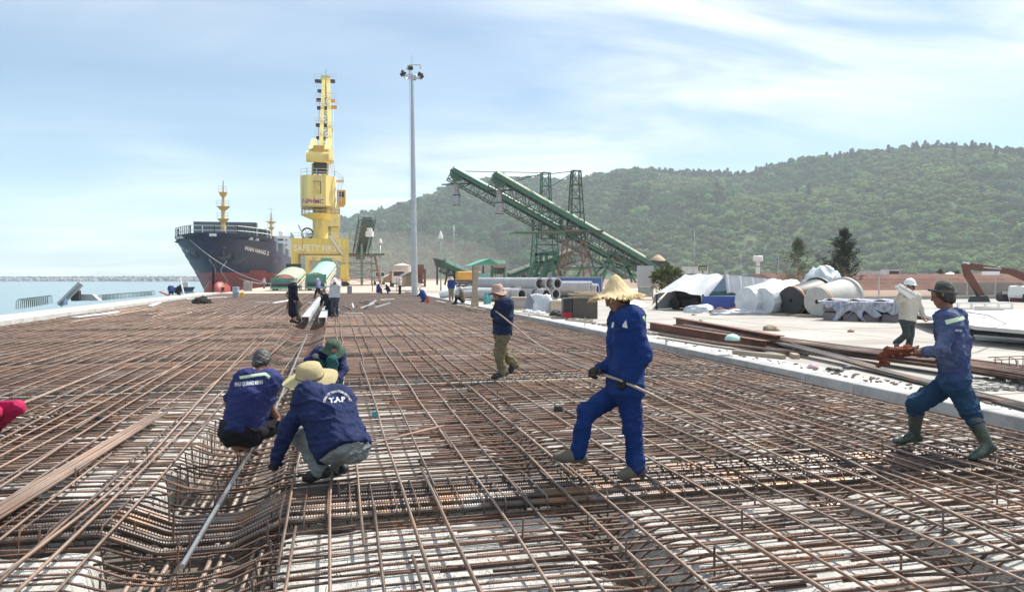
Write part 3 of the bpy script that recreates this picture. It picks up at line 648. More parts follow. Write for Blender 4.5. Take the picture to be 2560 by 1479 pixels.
def txt_obj(name, s, size, m, parent, loc, rot=(math.pi / 2, 0, 0), sx=1.0, bold=0.0, ext=.004):
    me = text_mesh(s, size, ext, bold); me.materials.append(m); o = bpy.data.objects.new(name, me); link(o, parent); o.location = loc; o.rotation_euler = rot; o.scale = (sx, 1, 1); return o
def railing(b, pts, h=1.1, r=.035, post=1.2):
    for i in range(len(pts) - 1):
        a = np.array(pts[i], float); c = np.array(pts[i + 1], float); L = np.linalg.norm(c - a); k = max(1, int(L / post))
        for hh in (h, h * .5): b.bar(a + [0, 0, hh], c + [0, 0, hh], r * 2)
        for j in range(k + 1): q = a + (c - a) * j / k; b.bar(q, q + [0, 0, h], r * 2)
def ladder(b, a, c, w=.5, step=.5, r=.04, side=(1, 0, 0)):
    a = np.array(a, float); c = np.array(c, float); s = np.array(side, float) * w / 2
    b.bar(a - s, c - s, r * 2); b.bar(a + s, c + s, r * 2); k = max(2, int(np.linalg.norm(c - a) / step))
    for i in range(1, k): q = a + (c - a) * i / k; b.bar(q - s, q + s, r * 1.6)

YC = 140.0
def cr(px, py, Y=YC, z0=0.0):                # photo position -> crane coordinates
    p = at(px, py, Y); return p.x - CX0, Y - YC, p.z
CX0 = at(800, 700, YC).x
def build_portal(t):
    W0, W1 = cr(727, 600)[0], cr(872, 600)[0]; zt, zb = cr(800, 597)[2], cr(800, 634)[2]; zl = cr(800, 680)[2]; lw = (W1 - W0) * .118; D = 10.2
    for y in (0, D):
        b = MB(); b.b2((W0, y, zb), (W1, y + 1.1, zt)); b.build('portal_beam', M_YEL, t)
        for x0 in (W0, W1 - lw):
            b = MB(); b.b2((x0, y + .02, 1.7), (x0 + lw, y + 1.08, zb - .01)); o = b.build('leg', M_YEL, t)
            b = MB(); b.b2((x0 - .2, y - .25, .95), (x0 + lw + .2, y + 1.35, 1.69)); b.build('bogie_beam', M_YEL, o)
            for w in range(2):
                b = MB(); b.lathe([(.0, -.18), (.42, -.18), (.42, .18), (0, .18)], 16, c=(x0 + lw * (.25 + .5 * w), y + .5, .43), axis='y'); b.build('wheel', M_DK, o)
    for x0 in (W0, W1 - lw):
        b = MB(); b.b2((x0, 1.1, zb + .3), (x0 + lw, D, zt - .02)); b.build('side_beam', M_YEL, t)
        b = MB(); b.b2((x0 + .1, 1.1, 1.8), (x0 + lw - .1, D, 2.5)); b.build('sill_beam', M_YEL, t)
    b = MB(); b.b2((W0, 0, zt + .002), (W1, D + 1.1, zt + .12)); b.build('portal_deck', M_YEL, t)
    b = MB(); railing(b, [(W0, 0, zt), (W0 + (W1 - W0) * .38, 0, zt)]); railing(b, [(W1 - (W1 - W0) * .36, 0, zt), (W1, 0, zt), (W1, D, zt), (W0, D, zt), (W0, 0, zt)]); b.build('railing', M_RAIL, t)
    return W0, W1, zt, zb, lw, D
crane = thing('portal_crane', 'tall yellow portal crane with its jib raised, nearest of the two cranes', 'crane', (CX0, YC, -.03))
W0, W1, zt, zb, lw, D = build_portal(crane)
xc, _, _ = cr(801, 560); rc = (cr(822, 560)[0] - cr(781, 560)[0]) / 2; zc1 = cr(800, 515)[2]; yc = 5.6
xc = cr(801, 560, YC + yc)[0]
b = MB(); b.lathe([(rc * 1.02, zt + .1), (rc, zt + 2), (rc * .97, zc1)], 40, c=(xc, yc, 0)); b.build('column', M_YELP, crane, smooth=40)
zr = cr(800, 537, YC + yc)[2]; b = MB(); b.lathe([(rc, zr - 1.0), (rc * 2.45, zr - .1), (rc * 2.45, zr + .12), (rc, zr + .12)], 40, c=(xc, yc, 0), cap=(False, False)); o = b.build('ring_platform', M_YELP, crane, smooth=30)
b = MB(); th = np.linspace(0, 2 * math.pi, 21); railing(b, [(xc + rc * 2.4 * math.cos(a), yc + rc * 2.4 * math.sin(a), zr + .1) for a in th], post=1.4); b.build('railing', M_RAIL, o)
# machinery house: octagonal box
hz0, hz1 = cr(800, 513)[2], cr(800, 437)[2]
hx = [cr(q, 480)[0] for q in (750, 768, 815, 836)]
poly = [(hx[0], 1.6), (hx[1], -.1), (hx[2], -.1), (hx[3], 1.6), (hx[3] + .3, 10.5), (hx[0], 10.5)]
b = MB(); n6 = len(poly); b.add([(x, y, hz0) for x, y in poly] + [(x, y, hz1) for x, y in poly], [tuple(reversed(range(n6))), tuple(range(n6, 2 * n6))] + [(i, (i + 1) % n6, (i + 1) % n6 + n6, i + n6) for i in range(n6)])
house = b.build('machinery_house', M_YELP, crane)
fx0, fx1 = cr(783, 480)[0], cr(801, 480)[0]; dz0, dz1 = cr(783, 484)[2], cr(783, 454)[2]
b = MB(); b.b2((fx0, -.16, dz0), (fx1, -.105, dz1)); b.build('door', mat('door_yellow', (.60, .46, .13), rough=.55), house)
b = MB(); b.b2((fx1 + .02, -.15, dz0), (fx1 + .14, -.105, dz1)); b.b2((fx0, -.15, dz1 + .01), (fx1 + .14, -.105, dz1 + .12)); b.build('door_seam', M_DK, house)
for zz in (.33,):
    b = MB(); b.b2((hx[0] - .03, 1.62, hz0 + (hz1 - hz0) * zz), (hx[0] - .004, 10.4, hz0 + (hz1 - hz0) * zz + .08)); b.build('wall_seam', M_YEL, house)
b = MB(); railing(b, [(hx[0] + .1, 1.7, hz1), (hx[1], 0, hz1), (hx[2], 0, hz1), (hx[3], 1.7, hz1), (hx[3] + 1.6, 1.7, hz1 - 1.2), (hx[3] + 1.6, 4, hz1 - 1.2)], h=1.15); b.build('railing', M_RAIL, house)
for k_, (wx, wz) in enumerate(((hx[3] + .16, .55), (hx[3] + .2, .22))):
    b = MB(); b.b2((wx, 3.2 + 2 * k_, hz0 + (hz1 - hz0) * wz), (wx + .06, 4.2 + 2 * k_, hz0 + (hz1 - hz0) * (wz + .15))); b.build('side_window', M_DK, house)
txt_obj('lettering', 'NPHMC', 1.15, M_PUR, house, (cr(782.5, 503)[0], -.17, cr(783, 503.5)[2]), sx=.95, bold=.02)
cbx = cr(854, 488)[0]; cbz = cr(854, 488)[2]
b = MB(); b.b2((cbx - .85, 2.2, cbz - 1.25), (cbx + .75, 4.6, cbz + 1.25)); b.prism([(-.85, -1.25), (.75, -1.25), (.4, -1.75), (-.3, -1.75)], 2.3, c=(cbx, 3.4, cbz)); o = b.build('operator_cabin', M_ORG, crane)
b = MB(); b.b2((cbx - .45, 2.16, cbz - .1), (cbx + .45, 2.195, cbz + .9)); b.build('cabin_window', M_DK, o)
b = MB(); ladder(b, (cbx - .35, 1.7, cbz - 1.2), (cbx - .2, 1.7, cbz + 3.6)); b.build('ladder', M_RAIL, o)
b = MB(); b.b2((hx[3] + .3, 2.2, cbz + 2.9), (cbx + .4, 4.2, cbz + 3.05)); b.build('landing', M_YEL, o)
b = MB(); ladder(b, (xc + rc + 1.2, yc - 2, zr + .1), (cbx - .9, 2, hz0 + 1.0)); b.build('access_ladder', M_RAIL, crane)
# counterweight drum, A-frame and jib
dx0, dx1 = cr(765, 390)[0], cr(822, 390)[0]; dz = cr(790, 389)[2]; dr = (cr(790, 375)[2] - cr(790, 403)[2]) / 2
b = MB(); b.lathe([(0, dx0), (dr, dx0), (dr, dx1), (0, dx1)], 28, c=(0, 1.2, dz), axis='x', cap=(False, False)); cw = b.build('counterweight', M_YELP, crane, smooth=40)
b = MB(); bx0, bx1 = cr(783, 370)[0], cr(811, 370)[0]; b.b2((bx0, .6, dz + dr * .8), (bx1, 2.0, dz + dr + 1.0)); b.build('counterweight_box', M_ORG, cw)
for i in range(4):
    q = dx0 + (dx1 - dx0) * (.14 + .24 * i); b = MB(); b.b2((q, .7, dz + dr * .9), (q + .5, 1.7, dz + dr * 1.06)); b.build('lug', M_YELP, cw)
for px0, px1 in ((778, 784), (817, 822)):
    b = MB(); a = cr(px0, 373); c = cr(px1, 338); b.bar((a[0], 1.6, a[2]), (c[0], 5.5, c[2]), .95, .8); o = b.build('rocker_arm', M_YELP, crane)
    b = MB(); ladder(b, (a[0], 1.0, a[2]), (c[0], 4.8, c[2]), w=.7, step=.45); b.build('arm_ladder', M_RAIL, o)
for px in (779, 791, 806, 817):
    a = cr(px, 441); c = cr(px + 2, 400); b = MB(); b.bar((a[0], 3 + (px % 3), a[2]), (c[0], 4, c[2]), .42); b.build('frame_post', M_YELP, crane)
b = MB(); a = cr(783, 424); c = cr(817, 413); b.b2((a[0], 2.5, a[2]), (c[0], 5.5, c[2])); b.lathe([(0, -1.2), (.7, -1.2), (.7, 1.2), (0, 1.2)], 14, c=((a[0] + c[0]) / 2, 2.4, a[2] + 1.2), axis='x'); b.build('winch', M_DK, crane)
YJ0, YJ1 = YC + 6, YC + 20
def jp(px, py, t): return np.array(cr(px, py, YJ0 + (YJ1 - YJ0) * t))
for k_, (pa, pb, w) in enumerate((((801, 405), (810, 197), .72), ((827, 405), (820, 197), .8))):
    b = MB(); a, c = jp(*pa, 0), jp(*pb, 1); b.bar(a, c, w, 1.1); b.build('jib_chord', M_YELP, crane)
b = MB()
for i in range(15):
    t0 = i / 15; t1 = (i + 1) / 15; l0 = jp(802 + 9 * t0, 405 - 208 * t0, t0); r1 = jp(826 - 7 * t1, 405 - 208 * t1, t1); r0 = jp(826 - 7 * t0, 405 - 208 * t0, t0); l1 = jp(802 + 9 * t1, 405 - 208 * t1, t1)
    if i % 2: b.bar(l0, r1, .22)
    else: b.bar(r0, l1, .22)
    b.bar(l0, r0, .2)
b.build('jib_lacing', M_YEL, crane)
b = MB(); a = jp(808, 200, 1); b.box(a + [.5, 0, .2], (1.9, 1.2, 1.3)); b.build('jib_head', M_YELP, crane)
for px, py, t, w in ((797, 203, 1, 1.6), (828, 203, 1, 1.6), (800, 228, .85, 1.0), (799, 250, .75, 1.3), (829, 252, .75, 1.4), (799, 270, .65, 1.0), (815, 270, .65, .8), (832, 268, .65, 1.6), (796, 313, .45, 1.0), (811, 314, .45, 1.0), (795, 345, .3, .7), (808, 347, .3, .9), (829, 325, .4, .5)):
    a = jp(px, py, t); b = MB(); b.box(a, (w, 1.0, .55)); o = b.build('sheave_box', M_DK if px not in (829, 832) else M_ORG, crane)
    b = MB(); railing(b, [a + [-w / 2 - .2, -.6, .3], a + [w / 2 + .2, -.6, .3]], h=1.0, r=.03); b.build('railing', M_RAIL, o)
for x0, x1 in (((800, 230), (795, 345)), ((799, 252), (796, 345)), ((833, 250), (834, 405))):
    b = MB(); b.tube([jp(*x0, .85), jp(*x1, .3)], .05, 4); b.build('hoist_rope', M_RAIL, crane)
b = MB(); a = jp(815, 190, 1); b.tube([a, a + [0, 0, 1.6]], .04, 5); b.build('aerial', M_DK, crane)
b = MB(); a = cr(833, 430); c = cr(829, 393); ladder(b, (a[0], 3, a[2]), (c[0], 3, c[2]), w=.7); b.build('house_ladder', M_RAIL, crane)
# lettering, stair, cable reel, electric cabinet
txt_obj('lettering', 'SAFETY', 1.62, M_CREAM, crane, (cr(767, 620)[0], -.02, cr(767, 620)[2]), sx=.86, bold=.03)
txt_obj('lettering', 'FIRST', 1.62, M_CREAM, crane, (cr(829, 623)[0], -.02, cr(829, 622)[2]), sx=.92, bold=.03)
b = MB(); a, c = cr(824, 590), cr(857, 636)
for s_ in (-.35, .35): b.bar((a[0], -.6 + s_, a[2]), (c[0], -.6 + s_, c[2]), .12, .3)
for i in range(14): q = i / 13; b.box((a[0] + (c[0] - a[0]) * q, -.6, a[2] + (c[2] - a[2]) * q), (.3, .7, .05))
b.bar((a[0], -.95, a[2] + 1), (c[0], -.95, c[2] + 1), .08); b.build('stair', M_RAIL, crane)
b = MB(); q = cr(858, 668); ladder(b, (q[0], -.4, 1.9), (q[0] + .2, -.4, zb + .2), w=.8); railing(b, [(q[0] - 1.2, -.7, q[2] + .6), (q[0] + .7, -.7, q[2] + .6)]); b.build('leg_ladder', mat('pale_cream_steel', (.70, .62, .42), rough=.5), crane)
b = MB(); q = cr(861, 679); b.box((q[0], -.6, q[2]), (1.5, 1.0, 2.6), bev=.08); b.build('electric_cabinet', M_YEL, crane)
b = MB(); q = cr(768, 592); th = np.linspace(0, 2 * math.pi, 25)[:-1]; b.tube([(q[0] + 1.0 * math.cos(a), .9, zt + 1.0 + 1.0 * math.sin(a)) for a in th], .15, 6, up=(0, 1, 0), closed=True)
for a in th[::4]: b.bar((q[0], .9, zt + 1.0), (q[0] + .95 * math.cos(a), .9, zt + 1.0 + .95 * math.sin(a)), .08)
b.build('cable_reel', M_DK, crane)
b = MB(); a = cr(745, 560); c = cr(758, 588); b.bar((a[0], .8, a[2]), (c[0], .8, c[2]), .3); b.build('davit', M_RAIL, crane)
# second crane behind
crane2 = thing('portal_crane', 'second yellow portal crane partly hidden behind the nearest crane', 'crane', (at(815, 700, 196).x, 196, -.03))
build_portal(crane2)
x2 = (W0 + W1) / 2
b = MB(); b.lathe([(rc * 1.02, zt + .1), (rc * .97, zc1)], 28, c=(x2 + .5, yc, 0)); b.build('column', M_YELP, crane2, smooth=40)
b = MB(); b.b2((x2 - 2.2, 1, hz0), (x2 + 3.6, 10, hz1)); b.build('machinery_house', M_YELP, crane2)
b = MB(); b.b2((x2 + 1.2, 2, hz0 - 6), (x2 + 3.4, 6, hz0 - .1)); b.build('slewing_frame', M_YEL, crane2)
txt_obj('lettering', 'SAFETY', 1.62, M_CREAM, crane2, (W0 + (W1 - W0) * .28, -.02, (zt + zb) / 2), sx=.86, bold=.03)
txt_obj('lettering', 'FIRST', 1.62, M_CREAM, crane2, (W0 + (W1 - W0) * .70, -.02, (zt + zb) / 2), sx=.92, bold=.03)

# ------------------------------------------------------------------ bulk carrier
from mathutils.bvhtree import BVHTree
M_HULL = mat('hull_navy', (.005, .012, .058), rough=.5, spec=.3, var=.25, scale=.12, c2=(.022, .030, .05), c2amt=.4, c2scale=.25, stretch=(1, 1, .3))
M_HRED = mat('hull_red', (.34, .040, .030), rough=.5, var=.18, scale=.15, c2=(.20, .08, .075), c2amt=.5, c2scale=.2, stretch=(1, 1, .3), c3=(.42, .10, .07), c3amt=.5, c3scale=.08)
M_DGREY = mat('hatch_grey', (.085, .105, .12), rough=.6, var=.1, scale=.3)
M_SUPER = mat('ship_white', (.70, .71, .72), rough=.55, var=.06, scale=.3)
M_MAST = mat('mast_yellow', (.60, .40, .10), rough=.5, var=.1, scale=1.)
SX, SY = -24.1, 158.0
ship = thing('cargo_ship', 'dark navy bulk cargo ship with red bottom moored bow on at the quay', 'ship', (SX, SY, 0))
HB, SL = 10.2, 172.0
zfc = at(528, 581, SY).z; zmd = 8.0; zred = at(540, 677, SY).z
def halfb(s, z):
    """half breadth at distance s aft of the stem, height z"""
    t = np.clip((z - SEA_Z) / (zfc - SEA_Z), 0, 1.1); rake = 7.5 * (1 - t) ** 1.6
    q = np.clip(s - rake, 0, None); Lw = 48 - 33 * t ** 1.3; e = .80 - .34 * t ** 1.2
    return HB * np.clip(q / Lw, 0, 1) ** e * np.where(q > Lw, 1, 1)
ss = np.concatenate([np.array([0, .05, .2, .5, 1, 1.8, 3, 4.5, 6, 7.6, 8.5, 10, 12, 14, 17, 20, 24, 28.0]), np.array([28.6, 33, 40, 48, 60, 90, 130, 160, 168, 172.0])])
def top(s): return zfc - .018 * min(s, 28) if s <= 28 else zmd
levels = np.linspace(0, 1, 22)
for side, nm in ((1, 'port'), (-1, 'starboard')): pass
b = MB(); P = []; 
for s in ss:
    zt_ = top(s); zz = SEA_Z - 1.5 + (zt_ - SEA_Z + 1.5) * levels
    hbv = halfb(np.full_like(zz, s), zz); hbv = np.where(s > 160, hbv * (1 - .35 * (s - 160) / 12), hbv)
    P.append(np.concatenate([np.stack([-hbv, np.full_like(zz, s), zz], 1)[::-1], np.stack([hbv, np.full_like(zz, s), zz], 1)]))
P = np.array(P); b.grid(P, flip=True)
mi = []
hull_me = b.mesh('hull', [M_HULL, M_HRED], smooth=50)
for pl in hull_me.polygons:
    c = sum((hull_me.vertices[i].co.z for i in pl.vertices)) / len(pl.vertices); pl.material_index = 1 if c < zred else 0
hull = bpy.data.objects.new('hull', hull_me); link(hull, ship)
b = MB()
for i in range(len(ss) - 1):
    h0, h1 = (halfb(np.array(ss[k]), np.array(top(ss[k]))) for k in (i, i + 1))
    z0_, z1_ = top(ss[i]) - 1.0, top(ss[i + 1]) - 1.0
    if ss[i] > 28.2 or ss[i] < 28: b.add([(-h0, ss[i], z0_), (h0, ss[i], z0_), (h1, ss[i + 1], z1_), (-h1, ss[i + 1], z1_)], [(0, 1, 2, 3)])
b.build('deck', M_DGREY, ship)
b = MB(); b.b2((-HB + .05, 28.02, zmd - 1), (HB - .05, 28.3, zfc - 1.0)); b.build('forecastle_bulkhead', M_HULL, ship)
b = MB(); b.lathe([(.02, -4.2), (1.2, -3.9), (2.1, -2.6), (2.5, -.6), (2.6, 3), (2.6, 12)], 24, c=(0, 5.8, SEA_Z + .9), axis='y', sx=1.35); b.build('bulbous_bow', M_HRED, ship, smooth=50)
bvh = BVHTree.FromPolygons([v.co[:] for v in hull_me.vertices], [tuple(p.vertices) for p in hull_me.polygons])
def on_hull(px, py, off=.06):
    """point on the hull under a photo pixel, in ship coordinates"""
    o_ = Vector((-SX, -SY, CZ)); d = ray(px, py).normalized(); h = bvh.ray_cast(o_, d)
    return None if h[0] is None else (h[0] - d * off)
def hull_text(s, size, px, py, shear, dirx, m, name='ship_name'):
    me = text_mesh(s, size, 0, size * .035); q0 = on_hull(px, py)
    for v in me.vertices:
        x, y = v.co.x, v.co.y
        q = on_hull(px + x * dirx[0] + y * .30, py + x * dirx[1] - y)
        if q is None: q = q0
        v.co = q
    me.materials.append(m); o = bpy.data.objects.new(name, me); link(o, ship); return o
M_SHIPL = mat('ship_lettering', (.80, .76, .66), rough=.6)
hull_text('WAN HANG 2', 13, 642, 627, 0, (.72, .17), M_SHIPL)
hull_text('WAN HANG 2', 10, 458, 622, 0, (-.42, -.26), M_SHIPL)
def rope(b, pts, r=.06): b.tube(pts, r, 5)
for name, pa, pts in (('mooring_line', 0, [(468, 602), (505, 628), (545, 655)]),):
    pass
lines = [((470, 600), (675, 708), 2.6), ((474, 598), (690, 712), 1.6), ((462, 606), (655, 706), 4.0)]
for k_, (a, c, sag) in enumerate(lines):
    q = on_hull(*a, off=.2); e = on(c[0], c[1], .3) - Vector((SX, SY, 0)); pts = []
    for i in range(17): t = i / 16; p = q.lerp(e, t); p.z -= sag * 4 * t * (1 - t); pts.append(p)
    b = MB(); rope(b, pts, .07); b.build('mooring_line', mat('rope', (.55, .53, .48), rough=.9), ship)
b = MB(); pts = [on_hull(*q, off=.1) for q in ((567, 652), (560, 662), (552, 672), (553, 680), (562, 692), (569, 705), (572, 720))]; rope(b, [p for p in pts if p], .10); b.build('anchor_chain', M_RAIL, ship)
b = MB(); pts = [on_hull(*q, off=.1) for q in ((523, 648), (532, 660), (538, 672), (538, 684))]; rope(b, [p for p in pts if p], .07); b.build('rust_streak_line', M_RAIL, ship)
for (px, py, w) in ((590, 640, 1.0), (559, 634, .7), (489, 632, .6)):          # anchors in their pockets
    q = on_hull(px, py, .25); 
    if q is None: continue
    n_ = (Vector((-SX, -SY, CZ)) - q).normalized(); t_ = Vector((0, 0, 1)).cross(n_).normalized(); u_ = n_.cross(t_)
    def L(x, y): return q + t_ * x * w + u_ * y * w
    b = MB(); b.tube([L(-.2, 1.6), L(0, -.6)], .28 * w, 8); b.tube([L(-1.9, -.3), L(-1.1, -1.2), L(0, -1.5), L(1.2, -1.0), L(2.0, -.1)], [.12, .32, .4, .32, .1], 8); b.lathe([(0, -.3), (.9 * w, -.3), (.9 * w, .1), (0, .1)], 16, c=L(-.2, 1.9)); b.build('anchor', mat('anchor_grey', (.07, .08, .10), rough=.6), ship, smooth=40)
for px, py in ((449, 594), (458, 593), (532, 587), (624, 597), (639, 599)):
    q = on_hull(px, py, .05)
    if q is None: continue
    b = MB(); b.box(q, (1.3, .3, .55)); b.build('fairlead', M_WHITE, ship)
# bulwark railing, hatch covers, masts, superstructure
b = MB(); pts = []
for t in np.linspace(-1, 1, 25):
    s = 3.2 + 17 * t * t; hbv = halfb(np.array(s), np.array(zfc)) - .6; pts.append((math.copysign(hbv, t) if abs(t) > .02 else 0, s, zfc - .3))
railing(b, pts, h=1.9, r=.07, post=2.2); b.build('bow_railing', M_WHITE, ship)
g = lambda px, py, Y: at(px, py, Y) - Vector((SX, SY, 0))
def shipbox(name, px0, px1, py0, py1, Y, dY, m, parent=None):
    a = g(px0, py1, Y); c = g(px1, py0, Y); b = MB(); b.b2((a.x, Y - SY, a.z), (c.x, Y - SY + dY, c.z)); return b.build(name, m, parent or ship)
shipbox('hatch_cover', 484, 641, 556, 600, 190, 3, M_DGREY); shipbox('hatch_cover', 641, 667, 571, 640, 205, 16, M_DGREY)
shipbox('hatch_cover', 669, 686, 590, 636, 232, 14, M_DGREY); shipbox('hatch_cover', 692, 707, 608, 650, 258, 14, M_DGREY); shipbox('hatch_cover', 711, 719, 622, 655, 280, 10, M_DGREY)
sp = shipbox('superstructure', 672, 728, 590, 664, 300, 14, M_SUPER)
for px in (691, 703):
    a = g(px, 599, 299.9); b = MB(); b.box((a.x, a.y - .05, a.z), (1.7, .1, .7)); b.build('bridge_window', M_DK, sp)
for px, py in ((716, 600), (716, 612), (716, 626)):
    a = g(px, py, 299.9); b = MB(); b.box((a.x, a.y - .05, a.z), (.5, .1, .6)); b.build('porthole', M_DK, sp)
a = g(704, 583, 302); b = MB(); b.lathe([(0, -1.1), (.8, -.9), (1.2, 0), (.8, .9), (0, 1.1)], 16, c=a); b.build('radome', M_WHITE, ship, smooth=True)
def mast(px, Y, y0, y1, plats, w, m=M_MAST, name='foremast'):
    b = MB(); a, c = g(px, y0, Y), g(px, y1, Y); b.tube([a, a.lerp(c, .6), c], [w, w * .75, w * .25], 10); o = b.build(name, m, ship, smooth=40)
    for py, hw in plats:
        p = g(px, py, Y); b = MB(); q = hw / F * Y; b.add([(p.x - q, p.y - 1, p.z), (p.x + q, p.y - 1, p.z), (p.x + q, p.y + 1, p.z), (p.x - q, p.y + 1, p.z), (p.x - w, p.y - .5, p.z - .9), (p.x + w, p.y - .5, p.z - .9), (p.x + w, p.y + .5, p.z - .9), (p.x - w, p.y + .5, p.z - .9)],
              [(0, 1, 2, 3), (7, 6, 5, 4), (0, 4, 5, 1), (1, 5, 6, 2), (2, 6, 7, 3), (3, 7, 4, 0)]); f_ = b.build('mast_platform', m, o)
        b = MB(); railing(b, [(p.x - q, p.y - 1, p.z), (p.x + q, p.y - 1, p.z)], h=1.2, r=.04); b.build('railing', M_RAIL, f_)
    return o
mast(558, 176, 578, 462, [(547, 12), (516, 14), (481, 9)], .5)
fm = mast(678, 298, 590, 530, [(568, 8), (554, 12)], .6, name='main_mast')
b = MB(); p = g(678, 530, 298); b.tube([p, g(678, 519, 298)], .12, 6); b.bar(g(668, 522, 298), g(688, 524, 298), .12); b.bar(g(668, 538, 298), g(686, 538, 298), .12); b.build('mast_yard', M_RAIL, fm)
b = MB(); a = g(558, 462, 176); b.tube([a, a + Vector((0, 0, .9))], .08, 5); b.build('mast_light', M_DK, ship)

# ------------------------------------------------------------------ high mast lights and poles
M_GALV = mat('galvanised_steel', (.43, .45, .47), rough=.42, metal=.55, var=.12, scale=2., c2=(.34, .35, .36), c2amt=.4, c2scale=1.)
YM = 66.0; base = on(1037, 739, 0); base.z = 0.02; YM = base.y
hm = thing('high_mast_light', 'very tall grey high mast floodlight pole rising beside the deck', 'floodlight', base)
tp = at(1030, 190, YM) - base
b = MB(); b.tube([(0, 0, 0), (tp.x * .33, 0, tp.z * .33), (tp.x * .66, 0, tp.z * .66), tp], [.31, .26, .20, .13], 14, up=(0, 1, 0)); b.build('pole', M_GALV, hm, smooth=40)
b = MB(); b.box((0, 0, .04), (.9, .9, .08)); b.build('base_plate', M_GALV, hm)
b = MB(); ring = [(tp.x + .75 * math.cos(a), .75 * math.sin(a), tp.z - .1) for a in np.linspace(0, 2 * math.pi, 17)[:-1]]; b.tube(ring, .05, 6, closed=True)
for a in np.linspace(0, 2 * math.pi, 7)[:-1]: b.bar((tp.x, 0, tp.z - .1), (tp.x + .75 * math.cos(a), .75 * math.sin(a), tp.z - .1), .06)
b.build('headframe', M_GALV, hm)
for k_, a in enumerate(np.linspace(.3, 2 * math.pi + .3, 7)[:-1]):
    c = Vector((tp.x + .95 * math.cos(a), .95 * math.sin(a), tp.z + .02 + (.45 if k_ in (2, 4) else 0))); b = MB(); b.box(c, (.42, .26, .34), M=Matrix.Rotation(a + math.pi / 2, 3, 'Z') @ Matrix.Rotation(.7, 3, 'X'), bev=.03); o = b.build('floodlight_head', M_DK, hm)
    b = MB(); b.bar((tp.x + .7 * math.cos(a), .7 * math.sin(a), tp.z - .1), c, .05); b.build('bracket', M_GALV, o)
b = MB(); b.tube([(tp.x - .25, 0, tp.z), (tp.x - .25, 0, tp.z + 1.0), (tp.x + .75, 0, tp.z + 1.05), (tp.x + .8, 0, tp.z + .7)], .06, 6, up=(0, 1, 0)); b.tube([(tp.x - .3, 0, tp.z + .9), (tp.x - .45, 0, tp.z + .55)], .1, 6, up=(0, 1, 0)); b.build('hoist_arm', M_GALV, hm)
b = MB(); b.tube([tp, tp + Vector((0, 0, 1.9))], .025, 5); b.build('lightning_rod', M_GALV, hm)
b = MB(); b.tube([(tp.x - .22, 0, tp.z - .2), (.05 - .45, 0, tp.z * .4)], .015, 4); b.build('hoist_cable', M_GALV, hm)
def lamp_pole(px, py0, py1, r, label, head=True, m=None, Y=None):
    q = on(px, py0, 0) if Y is None else at(px, py0, Y); q.z = max(q.z, -.6) if Y else 0.0
    t = thing('lamp_pole', label, 'lamp post', q, group='slender poles in the yard'); h = at(px, py1, q.y).z - q.z
    b = MB(); b.tube([(0, 0, 0), (0, 0, h)], [r, r * .7], 8); b.build('pole', m or M_GALV, t, smooth=True)
    if head: b = MB(); b.lathe([(0, -.1), (r * 3, -.05), (r * 3.2, .2), (r * 1.2, .75), (0, 1.0)], 10, c=(0, 0, h)); b.build('lamp_head', M_WHITE, t, smooth=True)
    return t
M_GPOLE = mat('green_pole', (.20, .33, .27), rough=.5)
lamp_pole(1102, 727, 596, .10, 'slim green pole with a white lamp head near the conveyors', m=M_GPOLE)
lamp_pole(951, 708, 608, .14, 'slim pale pole in the dusty yard near the storage tank', Y=150)
lamp_pole(931, 728, 695, .05, 'thin dark post at the far end of the rebar, left of the seated pair', head=False, m=M_DK)
lamp_pole(992, 728, 695, .05, 'thin dark post at the far end of the rebar, beside the man in white', head=False, m=M_DK)
lamp_pole(1135, 470 + 250, 562, .03, 'thin hanging line pole left of the green shed', head=False, Y=95)
lamp_pole(1735, 700, 577, .06, 'thin pole against the hill right of the conveyors', head=False, Y=140)
lamp_pole(1852, 700, 640, .07, 'thin pole left of the white water tower', head=False, Y=200)
lamp_pole(1946, 700, 640, .07, 'thin pole right of the white water tower', head=False, Y=200)
# ------------------------------------------------------------------ conveyors
M_GRN = mat('conveyor_green', (.030, .125, .078), rough=.5, var=.15, scale=.6, c2=(.10, .13, .10), c2amt=.4, c2scale=.8)
M_GRN_L = mat('cover_light_green', (.33, .50, .40), rough=.55, var=.10, scale=.8, c2=(.42, .40, .33), c2amt=.45, c2scale=.6)
M_GRN_T = mat('cover_tan_green', (.25, .29, .22), rough=.6, var=.12, scale=.8, c2=(.30, .25, .18), c2amt=.5, c2scale=.6)
M_TRUSS = mat('truss_steel', (.040, .075, .055), rough=.6, var=.3, scale=1.2, c2=(.16, .10, .07), c2amt=.5, c2scale=.9)
M_RUSTY = mat('rusty_steel', (.21, .10, .065), rough=.75, var=.3, scale=1.5, c2=(.11, .07, .06), c2amt=.6, c2scale=1.1)
M_CHUTE = mat('chute_grey', (.33, .33, .33), rough=.5, metal=.4, var=.15, scale=1.5, c2=(.30, .22, .18), c2amt=.5, c2scale=1.2)
